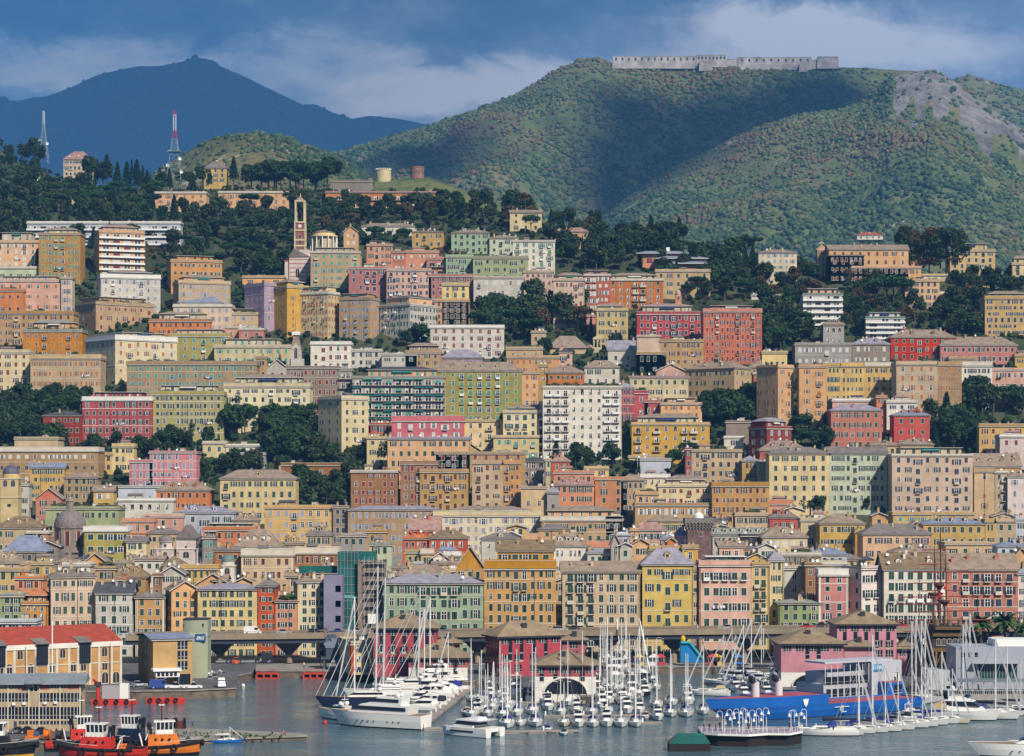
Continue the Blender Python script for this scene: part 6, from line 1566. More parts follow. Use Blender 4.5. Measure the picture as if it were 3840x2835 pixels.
def tan_block():
 D = gd(2572,2.4); m = D / F; r,w,d,Ht = bldg(574,715,2397,2572,0,1,'tn','g42b','d',['Q','L345','c0'],'tan harbour block with grey gable roof and shaded left flank beside the silo',scale=3.304,name='harbour_block',deep=23)
 for z in (.82,.60,.38): win(r,'band','d',w * .75,0,Ht * z - .6,2.6,2.3)
 for z in (.86,.63,.40): o = win(r,'plain','d',0,d * .5,Ht * z - .4,1.0,1.5); o.rotation_euler = (0,0,-R(90))
 mb = MB(); mb.box(.2,-3.2,Ht * .20,w * .62,0,Ht * .33,WHITE); mb.box(-.6,-3.8,Ht * .33,w * .66,0,Ht * .38,WHITE)
 for q in range(5): mb.box(.5 + q * 1.1,-3.24,Ht * .22,1.3 + q * 1.1,-3.2,Ht * .31,GLASS)
 for x in (.3,w * .6): mb.tube((x,-3,-.2),(x,-3,Ht * .2),.1,.1,STEEL,6)
 mb.build('glazed_porch',r); mb = MB(); mb.poly([(w * .28,-3.2,Ht * .2),(w * .28,-4.2,Ht * .2),(-w * .1,-4.2,0),(-w * .1,-3.2,0)],STEEL); mb.build('outside_stair',r); mb = MB(); mb.box(w * .55,-.1,0,w * .95,0,Ht * .24,GLASS); mb.build('door',r)
tan_block()
def silo():
 D = 640; A = At(730,2559,D); r = A.root('silo_tower','pale green rounded silo tower with faded white lettering and a blue sign','silo'); w = A.x(777) * 1.0; zt = A.z(2325); g = mat('silo_green',(0.30,0.33,0.23),.9,var=.12,vscale=.15,streak=.25); mb = MB()
 pts = [(-w + 2 * w * q / 12,1.1 * (abs(q - 6) / 6) ** 2.2) for q in range(13)] + [(w,8),(-w,8)]; mb.prism(pts,-1,zt,g); mb.prism([(p[0] * 1.0,p[1] - .06) for p in pts],zt - 4.72,zt - 4.55,mat('silo_line',(0.2,0.22,0.17),.9)); mb.prism([(p[0] * 1.01,p[1] - .1) for p in pts],zt,zt + .25,IRON); mb.prism([(p[0] * 1.0,p[1] - .03) for p in pts],.2,1.0,mat('silo_base',(0.15,0.16,0.16),.9)); mb.build('wall',r)
 wm = wm_
 for q,ch in enumerate('US VINARIO GE'):
  if ch != ' ': x = -w * .93 + 1.86 * w * q / 12; y = 1.1 * (abs(x / w)) ** 2.2; text(ch,r,x,y - .05,zt - 4.45,1.35,wm,.02)
 mb = MB(); xs0,xs1 = A.x(731),A.x(770); y0 = .9; mb.box(xs0,-.16,A.z(2405),xs1,y0,A.z(2377),mat('blue_sign',(0.03,0.085,0.22),.5)); sg = mb.build('sign',r); text('ERG',sg,(xs0 + xs1) / 2,-.19,A.z(2398),1.15,WHITE,.03,.95,0,'lettering',.3)
 win(r,'band','d',A.x(752),.3,A.z(2351),1.6,.9); win(r,'band','d',A.x(692),.75,A.z(2351),.7,.8); mb = MB(); mb.box(-w,3,zt - 9,-w - 3.5,8,zt - 5.5,wall_mat('tn')); mb.build('annex',r)
silo()
def customs_house():
 r,w,d,Ht = bldg(1318,1402,2414,2531,2,3,'cy','f6d','d',['Q','L215','c1','q'],'yellow harbour house with red corner strip and flat dark roof beside the old crane',scale=3.304,name='harbour_house',deep=20)
 mb = MB(); mb.box(-.2,-.15,0,1.3,1.2,Ht,wall_mat('ro')); mb.build('corner_strip',r)
customs_house()
r_,w_,d_,h_ = bldg(-30,132,2334,2440,0,1,'gl','f8d','d',['Q','c0'],'white glass pavilion on the terrace behind the tiled warehouse',D=690,name='pavilion')
for q in range(3): win(r_,'band','d',w_ * (.2 + .3 * q),0,h_ - 3.2,w_ * .22,2.4)
PGL = mat('warehouse_roof',(0.25,0.185,0.115),.9,var=.3,vscale=.3,bump=.3)
def pink(x0,x1,eave,base,apex,key,label,slits,squares,pinkto=None,L=None,side=0,depth=None,top=True,D=None,arch=0):
 D = D or gd(base,2.2); A = At(x0,base,D); w = A.x(x1); d = depth or min(w,17); wm = wall_mat(key); th = 0
 r = A.root('pink_warehouse',label,'warehouse',0,'pink warehouses on the piers'); zt = A.z(eave); ap = A.z(apex) - zt
 if side: th = R(22); r.rotation_euler = (0,0,th); w = w / math.cos(th); d = side * A.k / math.sin(th)
 mb = MB(); zp = A.z(pinkto) if pinkto else 0; mb.box(0,0,zp,w,d,zt,wm)
 if pinkto: mb.box(.05,.05,-3,w - .05,d - .05,zp,TRIMW)
 mb.build('wall',r); mb = MB(); hip_roof(mb,0,w,0,d,zt,ap,PGL,1.0); mb.box(-.9,-.9,zt - .45,w + .9,d + .9,zt - .002,IRON); mb.build('roof',r)
 if top:
  n = max(3,round(w / 3.4))
  for q in range(n): win(r,'band','d',w * (q + .5) / n,0,zt - 2.0,w / n * .62,1.35)
 for f in slits: win(r,'slit','d',w * f,0,zt - 6.6 if zt - zp > 8 else zt - 4,1.05,6.2 if zt - zp > 8 else 3.6)
 for f,row in squares: win(r,'band','d',w * f,0,A.z(row),2.1,1.9)
 if side:
  for a in range(4):
   for k in range(3): o = win(r,'slit','d',0,d * (a + .5) / 4,zt - 3 - k * 4.2,1.8,3.2); o.rotation_euler = (0,0,-R(90))
 if arch:
  zc = 0.3; hh = zp - .6; pts = [(w * arch * .98 * math.cos(a),hh * math.sin(a)) for a in [math.pi * q / 14 for q in range(15)]]; mb = MB(); mb.poly([(w * .5 + p[0],-.02,zc + p[1]) for p in pts],GLASS); mb.build('arched_opening',r); mb = MB()
  for q in range(14): a,b = pts[q],pts[q + 1]; mb.tube((w * .5 + a[0],-.1,zc + a[1]),(w * .5 + b[0],-.1,zc + b[1]),.22,.22,TRIMW,5)
  for q in range(1,6): x = w * .5 - w * arch + 2 * w * arch * q / 6; mb.box(x - .06,-.08,0,x + .06,-.03,hh * math.sqrt(max(0,1 - ((x - w * .5) / (w * arch)) ** 2)),IRON)
  mb.build('arch_frame',r)
 mb = MB(); mb.box(w * .42,d * .3 - 1,zt + ap * .45,w * .42 + 1.4,d * .3,zt + ap * .45 + 1.6,IRON); mb.build('roof_vent',r)
 return r,w,d,zt
SQ = [(f,row) for f in (.12,.30,.48,.66) for row in (2452,2489)]
pink(1401,1636,2355,2541,2301,'hp','crimson pink warehouse behind the tallest masts with slit windows',(.13,.31,.49,.67,.85),SQ,D=648)
pink(1637,1722,2410,2541,2385,'hp','low crimson annex with greenish roof between the two big pink warehouses',(),[(.5,2440)],D=652,top=False)
pink(1532,1752,2466,2547,2417,'hp','low crimson pier house with hipped roof before the left pink warehouse',(.3,.55,.8),[],pinkto=2503,depth=13)
pink(1872,2106,2387,2538,2333,'hp','largest crimson pink warehouse seen on its corner in the middle of the marina',(.18,.36,.56,.75),[(f,row) for f in (.1,.3,.55) for row in (2483,2521)],side=54)
pink(2107,2196,2400,2536,2376,'hp','crimson right wing with sloping roof joined to the largest pink warehouse',(),[(.5,2430),(.5,2468)],D=662,top=False)
pink(2004,2236,2494,2607,2442,'hp','low crimson pier house with broad white arch in front of the largest pink warehouse',(.12,.34,.56,.78),[],pinkto=2537,depth=15,arch=.36)
pink(2929,3164,2413,2577,2361,'lp','pale pink warehouse with two tall slits and a broad arch beside the blue ship',(.42,.60),[],pinkto=2521,depth=18,arch=.33)
pink(3139,3362,2340,2550,2292,'lp','tall pale pink warehouse with five slit windows right of the arched one',(.13,.31,.49,.67,.86),[(.88,2427),(.88,2463),(.70,2427),(.70,2463)],D=650)
pink(3166,3282,2424,2560,2398,'lp','low pale pink annex with brown lean roof between the pale warehouses',(),[],D=622,top=False)
pink(3366,3474,2432,2540,2388,'lp','small pale pink house with brown roof left of the galleon',(.4,),[],D=652)
# ---------------------------------------------------------------- the elevated road
def flyover():
 y0,y1 = 694.0,707.0; a,b = 470,4050; xa,xb = wx(a,y0),wx(b,y0)
 def zd(x): t = (x - xa) / (xb - xa); return 10.2 + 2.9 * t
 r = thing('elevated_road',(xa,y0,0),'long elevated road on pillars crossing in front of the waterfront row','elevated road'); L = xb - xa; dz = 2.9
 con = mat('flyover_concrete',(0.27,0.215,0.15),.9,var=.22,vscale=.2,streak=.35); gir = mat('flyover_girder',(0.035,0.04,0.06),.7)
 def slab(mb,ya,yb,za,zb,m):
  v = [(0,ya,za),(L,ya,za + dz),(L,yb,za + dz),(0,yb,za),(0,ya,zb),(L,ya,zb + dz),(L,yb,zb + dz),(0,yb,zb)]
  for q in ((0,1,5,4),(1,2,6,5),(2,3,7,6),(3,0,4,7),(4,5,6,7),(3,2,1,0)): mb.poly([v[k] for k in q],m)
 mb = MB(); slab(mb,0,13,8.9,10.2,con); mb.build('deck',r); mb = MB(); slab(mb,.3,12.7,10.2,10.21,mat('road_asphalt',(0.13,0.105,0.09),.95)); mb.build('roadway',r)
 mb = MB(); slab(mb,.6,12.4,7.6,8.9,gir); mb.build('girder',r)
 for y,n in ((.05,'parapet'),(12.7,'parapet')): mb = MB(); slab(mb,y,y + .25,10.2,10.7,con); mb.build(n,r)
 mb = MB(); rs = mat('rail_rust',(0.17,0.10,0.075),.8); slab(mb,.12,.2,11.2,11.28,rs)
 n = 110
 for q in range(n): x = L * q / n; z = 10.7 + dz * q / n; mb.box(x - .05,.1,z,x + .05,.2,z + .6,rs)
 mb.build('railing',r)
 for px in (825,1085,1345,1600,1790,2270,2527,2790,3050,3410,3660,3830):
  x = wx(px,700) - xa; z = 7.6 + dz * x / L; mb = MB(); mb.tube((x,6,2),(x,6,z - 3),.9,.9,con,10)
  p = [(x - 4,2,z),(x + 4,2,z),(x + 4,11,z),(x - 4,11,z)]; q = [(x - 1,5,z - 3.4),(x + 1,5,z - 3.4),(x + 1,7,z - 3.4),(x - 1,7,z - 3.4)]
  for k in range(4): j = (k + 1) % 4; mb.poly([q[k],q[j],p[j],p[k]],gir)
  mb.build('pillar',r)
 return lambda px,y: (wx(px,y),y,zd(wx(px,y)) + .02)
DECK = flyover()
# ---------------------------------------------------------------- vehicles
CARP = {}
def car(kind,colkey,loc,rz,label,group='vehicles along the waterfront'):
 cols = {'white': (.7,.7,.7),'silver': (.38,.4,.43),'dark': (.018,.02,.026),'blue': (.03,.06,.25),'red': (.42,.02,.03),'grey': (.12,.13,.15),'yellow': (.6,.35,.02)}
 key = (kind,colkey)
 if key not in CARP:
  pm = mat('car_paint_' + colkey,cols[colkey],.3,spec=.6); body = MB(); cab = MB(); wh = MB(); L,W_,hb,hc = {'car': (4.3,1.75,.82,1.42),'estate': (4.8,1.8,.85,1.45),'van': (5.2,1.95,1.1,2.3),'pickup': (5.0,1.8,.95,1.7)}[kind]
  def ring(xs,zs,w,m,mb):
   n = len(xs); lo = [(xs[k],-w,zs[k]) for k in range(n)]; hi = [(xs[k],w,zs[k]) for k in range(n)]
   for k in range(n): j = (k + 1) % n; mb.poly([lo[k],lo[j],hi[j],hi[k]],m)
   mb.poly(lo[::-1],m); mb.poly(hi,m)
  h = L / 2; ring([-h,h - .1,h,h - .15,h * .42,-h + .1],[.28,.28,.5,hb * .84,hb,hb],W_ / 2,pm,body)
  top = {'car': (-h * .72,-h * .42,h * .08,h * .44),'estate': (-h * .93,-h * .80,h * .08,h * .44),'van': (-h * .98,-h * .97,h * .45,h * .80),'pickup': (-h * .12,-h * .06,h * .22,h * .46)}[kind]
  ring([top[0],top[3],top[2],top[1]],[hb - .02,hb - .02,hc,hc],W_ / 2 * .88,GLASS if kind != 'van' else pm,cab); body_m = body.mesh('body'); rf = MB(); rf.box(top[1],-W_ / 2 * .86,hc,top[2],W_ / 2 * .86,hc + .05,pm)
  w1 = MB(); w1.tube((0,-.12,0),(0,.12,0),.33,.33,IRON,12); w1.tube((0,-.13,0),(0,.13,0),.18,.18,STEEL,10); hl = MB(); hl.box(-.06,-.2,-.09,.02,.2,.09,WHITE)
  gm = MB()
  if kind == 'van': gm.box(h * .2,-W_ / 2 * .885,1.3,h * .62,W_ / 2 * .885,1.95,GLASS)
  CARP[key] = (body_m,cab.mesh('cabin'),w1.mesh('wheel'),L,W_,hl.mesh('headlight'),rf.mesh('roof'),gm.mesh('side_glass') if kind == 'van' else None)
 bm_,cm,wm,L,W_,hl,rf,gm = CARP[key]; r = thing({'car': 'parked_car','estate': 'estate_car','van': 'van','pickup': 'pickup_truck'}[kind],loc,label,{'pickup': 'pickup truck','van': 'van'}.get(kind,'car'),rz,group)
 link('body',bm_,r); link('cabin',cm,r); link('roof',rf,r)
 if gm: link('side_glass',gm,r)
 for sx in (-.31,.31):
  for sy in (-1,1): link('wheel',wm,r,(sx * L,sy * (W_ / 2 - .08),.33))
 for sy in (-1,1): link('headlight',hl,r,(L / 2 - .02,sy * W_ * .34,.62))
 return r
for px,y,k,c,rz,lab in ((948,697,'van','white',0,'white van on the elevated road in front of the brick red tower house'),(1065,697,'car','silver',0,'silver car on the elevated road in front of the low salmon house'),(1186,697,'estate','dark',0,'dark estate car on the elevated road below the pale cream house'),(1261,697,'car','blue',180,'blue car on the elevated road below the lilac building sheet'),
  (1337,700,'car','silver',0,'silver car on the elevated road below the green netting'),(1664,697,'car','grey',0,'grey car on the elevated road in front of the mint green palazzo'),(2100,697,'estate','silver',0,'silver estate car on the elevated road right of the ochre palazzo'),(2147,700,'car','dark',180,'dark car on the elevated road below the frescoed palazzo'),(2722,697,'car','silver',180,'silver car on the elevated road below the salmon pink palazzo'),
  (3028,697,'car','red',0,'red car on the elevated road in front of the low olive green house'),(3378,697,'estate','red',0,'large red car on the elevated road below the white palace'),(470,697,'car','silver',0,'silver car on the elevated road below the pale grey palazzo'),(3075,703,'car','dark',180,'dark car on the elevated road left of the tall pale pink warehouse')):
 car(k,c,DECK(px,y),R(rz),lab)
for px,D,k,c,rz,lab in ((597,608,'van','blue',15,'dark blue van parked before the glazed porch of the tan block'),(655,607,'pickup','white',5,'white pickup parked at the quay edge left of the silo'),(722,607,'pickup','white',8,'white pickup parked at the foot of the silo'),(830,612,'van','white',-80,'small white truck at the end of the silo quay'),(480,612,'car','grey',20,'grey car parked in the shade beside the tan block'),(520,614,'car','silver',30,'silver car parked beside the tan block wall'),
  (160,501,'car','dark',10,'black car parked before the quay office'),(108,502,'car','dark',10,'dark car second from the black one before the quay office'),(72,502,'car','grey',10,'grey car at the blue door of the quay office'),(988,706,'van','white',180,'white van parked under the elevated road by the shops')):
 car(k,c,(wx(px,D),D,2.42 if D > 520 and D < 690 else 2.12 if D < 520 else 2.3),R(rz),lab)
def scooters():
 t = MB(); w = MB(); w.tube((0,-.06,0),(0,.06,0),.25,.25,IRON,10); wm = w.mesh('wheel'); bodies = []
 for c in ((.03,.03,.035),(.35,.36,.38),(.35,.02,.02),(.04,.05,.12)):
  b = MB(); m = mat('scooter_%d' % int(c[0] * 100),c,.4); b.box(-.75,-.16,.45,.05,.16,.85,m); b.box(-.1,-.2,.28,.5,.2,.36,m); b.box(.42,-.22,.3,.56,.22,1.05,m); b.tube((.5,-.34,1.08),(.5,.34,1.08),.03,.03,IRON,5); b.box(-.7,-.15,.85,.0,.15,.93,IRON); bodies.append(b.mesh('body'))
 rnd = random.Random(2)
 for q in range(30):
  px = 808 + q * 8.4 if q < 26 else 1250 + (q - 26) * 12; D = 692.5; r = thing('scooter',(wx(px,D),D,2.31),'scooter parked in the long row under the elevated road','scooter',R(70 + rnd.uniform(-12,12)),'scooters parked under the elevated road'); link('body',rnd.choice(bodies),r)
  for x in (-.55,.62): link('wheel',wm,r,(x,0,.25))
scooters()
# ---------------------------------------------------------------- people
person((wx(722,524.5),524.5,1.02),R(30),'stand',('blue',),'standing person in dark blue on the spit beside the rusty frames')
person((wx(1022,509),509,.75),R(-60),'sit',('dark',),'person in dark clothes sitting on the edge of the spit')
person((wx(1063,509),509,.75),R(80),'sit',('red',),'person in red top sitting near the tip of the spit')
for px,D,c,lab in ((978,690.8,'yellow','person in yellow jacket walking past the row of scooters'),(970,690.6,'dark','person in dark coat walking beside the yellow jacket'),(1140,676,'white','person in white shirt on the quay by the red gates'),(1203,673,'red','person in red near the foot of the old crane'),(2430,691.5,'dark','person in dark coat at the edge of the market stalls'),(2480,691.5,'blue','person in blue standing by the market stalls'),(2905,615,'grey','person in grey on the quay of the pale pink warehouse')):
 person((wx(px,D),D,2.32),R(px),'stand',(c,),lab)
# ---------------------------------------------------------------- quayside odds and ends
def crane():
 A = At(1240,2515,672); r = A.root('harbour_crane','old dark grey portal crane with lattice jib on the quay','crane'); dk = mat('crane_grey',(0.06,0.075,0.10),.7); z0,zc,zt = 0,A.z(2463),A.z(2352); a,b = A.x(1212),A.x(1270); mb = MB()
 for x in (a + .3,b - .3):
  for y in (0,4): mb.box(x - .3,y - .3,-.4,x + .3,y + .3,zc,dk)
 mb.box(a - .6,-.6,zc - .7,b + .6,4.6,zc,dk); mb.build('portal',r); mb = MB(); mb.box(a + .8,0,zc,b - .6,4,zc + 2.5,dk); mb.box(a + .6,-.2,zc + 2.5,b - .4,4.2,zc + 5.2,mat('crane_cab',(0.16,0.20,0.25),.7)); mb.poly([(a + .6,-.2,zc + 5.2),(b - .4,-.2,zc + 5.2),(b - 1,2,zc + 6.2),(a + 1,2,zc + 6.2)],dk); mb.build('machine_cabin',r)
 mb = MB(); p = Vector((a + 1.6,0,zc + 4)); q = Vector((a + .6,-2,zt)); 
 for s in (-1,1): mb.tube(p + Vector((s * .9,0,0)),q + Vector((s * .15,0,0)),.1,.07,dk,5)
 for k in range(9): t,u = k / 9,(k + 1) / 9; s = (-1) ** k; mb.tube(p.lerp(q,t) + Vector((s * .9 * (1 - t) + .1 * s,0,0)),p.lerp(q,u) - Vector((s * .9 * (1 - u) + .1 * s,0,0)),.05,.05,dk,4)
 mb.tube(q,(b - .6,1,zc + 6),.05,.05,dk,4); mb.tube(q,(b - 1.6,1,zc + 6),.05,.05,dk,4); mb.build('jib',r)
crane()
def gates():
 m = mat('gate_red',(0.42,0.05,0.022),.7,var=.2,vscale=.6)
 for x0,x1,D,lab in ((961,1044,666.5,'left of two orange red dock gates at the waterline'),(1138,1215,666,'right of two orange red dock gates at the waterline')):
  A = At(x0,2548,D); r = A.root('dock_gate',lab,'dock gate',0,'dock gates'); w = A.x(x1); h = 1.9; mb = MB(); mb.box(0,0,h - .5,w,1.8,h,m); mb.box(0,.3,.1,w,.5,.5,m)
  for q in range(4): x = w * q / 3; mb.box(x - .25,0,-.5,x + .25,1.5,h - .5,m); pass
  mb.build('frame',r); mb = MB()
  for q in range(9): x = w * q / 8; mb.box(x - .04,.1,h,x + .04,.18,h + 1.1,m)
  mb.box(0,.1,h + 1.05,w,.18,h + 1.12,m); mb.build('railing',r)
gates()
for px,D,lab in ((886,689,'small orange red forklift on the quay behind the dock gates'),):
 r = thing('forklift',(wx(px,D),D,2.32),lab,'forklift',R(20)); mo = mat('forklift_orange',(.55,.08,.02),.5); mb = MB(); mb.box(-1.2,-.6,.3,.9,.6,1.1,mo); mb.box(-1.3,-.6,.5,-.5,.6,1.4,mo); mb.build('body',r); mb = MB()
 for y in (-.4,.4): mb.box(1.0,y - .06,.1,1.15,y + .06,2.6,IRON); mb.box(1.1,y - .06,.1,2.2,y + .06,.18,IRON)
 mb.build('mast',r); mb = MB(); mb.box(-.7,-.55,2.0,.6,.55,2.1,mo)
 for x in (-.7,.55):
  for y in (-.5,.5): mb.box(x,y - .04,1.0,x + .06,y + .04,2.0,IRON)
 mb.build('cage',r); w = MB(); w.tube((0,-.15,0),(0,.15,0),.35,.35,IRON,10); wm = w.mesh('wheel')
 for x in (-.8,.7):
  for y in (-.55,.55): link('wheel',wm,r,(x,y,.35))
def stalls():
 cs = {'red': (.45,.04,.04),'yellow': (.6,.36,.03),'green': (.05,.25,.1),'blue': (.03,.16,.45),'white': (.65,.64,.6)}
 for q,(px,c,lab) in enumerate(((2396,'yellow','yellow kiosk with a white sign panel on the promenade'),(2452,'white','white lit stall with green tree top on the promenade'),(2476,'red','red counter stall beside the white lit one'),(2672,'red','red fairground stall behind the blue slide'),(2690,'yellow','yellow ticket booth right of the blue slide'),(2768,'blue','blue fairground booth with a red sign'),(1690,'white','white awning stall before the dark arcade'),(1705,'yellow','yellow kiosk right of the white awning stall'))):
  D = 687 if px > 2300 else 693; r = thing('market_stall',(wx(px,D),D,2.25),lab,'stall',0,'stalls on the promenade'); m = mat('stall_' + c,cs[c],.8); mb = MB(); mb.box(-1.3,-1,0,1.3,1,1.0,m); mb.build('counter',r); mb = MB()
  for x in (-1.25,1.25):
   for y in (-.95,.95): mb.tube((x,y,0),(x,y,2.4),.05,.05,STEEL,5)
  mb.build('frame',r); mb = MB(); hip_roof(mb,-1.5,1.5,-1.2,1.2,2.4,.9,m,.1); mb.build('canopy',r)
stalls()
def slide():
 A = At(2552,2484,685.5); r = A.root('inflatable_slide','big turquoise and blue inflatable slide with yellow top on the promenade','inflatable slide'); x1 = A.x(2632); z1 = A.z(2402); bl = mat('slide_blue',(.01,.17,.42),.5); tq = mat('slide_turquoise',(.01,.26,.33),.5); mb = MB(); z0 = .6
 mb.prism([(0,0),(x1,0),(x1,4),(0,4)],0,z0,bl); prof = [(0,z0),(x1,z0),(x1,1.2),(x1 * .42,z1 * .93),(0,z1 * .93)]
 for y in (0,4):
  q = [(p[0],y,p[1]) for p in prof]; mb.poly(q if y == 0 else q[::-1],bl)
 mb.poly([(x1,0,1.2),(x1,4,1.2),(x1 * .42,4,z1 * .93),(x1 * .42,0,z1 * .93)],tq); mb.poly([(x1 * .42,0,z1 * .93),(x1 * .42,4,z1 * .93),(0,4,z1 * .93),(0,0,z1 * .93)],tq); mb.poly([(0,0,z0),(0,0,z1 * .93),(0,4,z1 * .93),(0,4,z0)],bl); mb.build('body',r)
 mb = MB(); mb.tube((x1 * .42,-.15,z1 * .9),(x1,-.15,1.3),.45,.45,tq,8); mb.tube((x1 * .02,-.15,z1 * .9),(x1 * .42,-.15,z1 * .9),.45,.45,tq,8); mb.build('side_roll',r); mb = MB(); mb.ball((.8,1,z1 + .3),.75,mat('slide_yellow',(.6,.36,.02),.5),8,(1,1,1.5)); mb.build('top_figure',r)
slide()
def lamps():
 mb = MB(); mb.tube((0,0,0),(0,0,7.5),.09,.06,STEEL,6); pm = mb.mesh('pole'); mb = MB(); mb.tube((0,0,7.4),(1.3,0,7.8),.05,.04,STEEL,5); mb.box(1.1,-.15,7.72,1.9,.15,7.86,STEEL); hm = mb.mesh('lamp_head')
 for q,px in enumerate((500,890,1180,1880,2360,2700,3120,3740)):
  x,y,z = DECK(px,694.3); r = thing('street_lamp',(x,y,z),'slim grey street lamp on the edge of the elevated road','street lamp',R(90),'street lamps on the elevated road'); link('pole',pm,r,None,0,(1,1,.75)); link('lamp_head',hm,r,(0,0,-1.9))
 for q,px in enumerate((2488,2640,2788)): r = thing('lamp_post',(wx(px,691),691,2.25),'dark lamp post on the promenade edge among the stalls','lamp post',R(200 + 20 * q),'lamp posts on the promenade'); link('pole',pm,r); link('lamp_head',hm,r)
 A = At(196,2560,600); r = A.root('flagpole','tall white pole in front of the red tiled warehouse','flagpole'); mb = MB(); mb.tube((0,0,-2),(0,0,A.z(2330)),.22,.14,WHITE,8); mb.build('pole',r)
lamps()
X,Y = c2(3040,1900,2.754)
for px,row,h,lab in ((3500,2470,9,'palm left of the galleon stern'),(3680,2478,11,'thick palm right of the galleon before the coral hotel'),(3770,2478,11.5,'palm before the right end of the coral hotel'),(3845,2478,10,'palm at the right frame edge on the waterfront')):
 tree('palm',0,px,row,h * 1.25,lab,None,D=688,rnd=random.Random(px))
text('HOTEL   DE   VILLE',[o for o in COL.objects if o.name.startswith('hotel')][0],15.0,-.12,11.0,1.5,IRON,.02,1.15)
# ---------------------------------------------------------------- boats (bow towards +x, waterline at z = 0)
GEL = mat('gelcoat_white',(.70,.69,.66),.3,spec=.5); CREAMG = mat('gelcoat_cream',(.62,.55,.42),.35); NAVY = mat('hull_navy',(.012,.018,.05),.25,spec=.6); BLK = mat('hull_black',(.012,.012,.016),.35); ANTI = mat('antifouling',(.02,.025,.06),.7); REDH = mat('hull_red',(.52,.035,.02),.45,var=.15,vscale=.5); ORG = mat('hull_orange',(.60,.16,.015),.45,var=.15,vscale=.5)
COVB = mat('canvas_blue',(.02,.03,.20),.9); COVD = mat('canvas_dark',(.018,.02,.035),.9); COVT = mat('canvas_tan',(.45,.32,.19),.9); COVW = mat('canvas_white',(.62,.62,.6),.9); TEAK = mat('teak_deck',(.24,.15,.085),.8,var=.2,vscale=2); RUB = mat('tyre_rubber',(.012,.012,.013),.9); PINKD = mat('ship_deck_red',(.33,.075,.085),.8,var=.2,vscale=.3)
def hull_mb(L,B,hs,m,bot=ANTI,sheer=.3,full=2.2,stern=.8,rake=.10,ns=14,boot=.14,keel=-.45):
 mb = MB(); st = []
 for q in range(ns + 1):
  t = q / ns; b = B / 2 * (stern + (1 - stern) * min(1,t * 3)) * max(.015,1 - max(0,(t - .45) / .55) ** full); zs = hs * (1 + sheer * max(0,t - .3) ** 2); x = (t - .5) * L
  st.append([(x - rake * L * t * t * (1 - zz / zs) * .9,yy * b,zz) for yy,zz in ((.10,keel),(.72,-.08),(.86,boot),(.96,zs * .55),(1.0,zs))])
 for s in (-1,1):
  for a,b in zip(st,st[1:]):
   for k in range(4):
    q = [(a[k][0],s * a[k][1],a[k][2]),(b[k][0],s * b[k][1],b[k][2]),(b[k + 1][0],s * b[k + 1][1],b[k + 1][2]),(a[k + 1][0],s * a[k + 1][1],a[k + 1][2])]
    mb.poly(q if s == -1 else q[::-1],bot if k < 2 else m)
 e = st[0]; mb.poly([(p[0],p[1],p[2]) for p in e] + [(p[0],-p[1],p[2]) for p in e[::-1]],m)
 return mb,st
def deck_mb(st,m,dz=-.06):
 mb = MB()
 for a,b in zip(st,st[1:]): mb.poly([(a[4][0],-a[4][1],a[4][2] + dz),(b[4][0],-b[4][1],b[4][2] + dz),(b[4][0],b[4][1],b[4][2] + dz),(a[4][0],a[4][1],a[4][2] + dz)],m)
 return mb
def loft(mb,rings,m,caps=True):
 n = len(rings[0])
 for a,b in zip(rings,rings[1:]):
  for k in range(n): j = (k + 1) % n; mb.poly([a[k],a[j],b[j],b[k]],m)
 if caps: mb.poly(rings[-1],m); mb.poly(rings[0][::-1],m)
def house(mb,x0,x1,w0,w1,z0,z1,m,ft=.4,bk=.1,tp=.85):
 """A cabin: plan x0..x1, half widths aft and forward, sloping front."""
 lo = [(x0,-w0,z0),(x1,-w1,z0),(x1,w1,z0),(x0,w0,z0)]; hi = [(x0 + bk,-w0 * tp,z1),(x1 - ft,-w1 * tp,z1),(x1 - ft,w1 * tp,z1),(x0 + bk,w0 * tp,z1)]; loft(mb,[lo,hi],m)
BP = {}
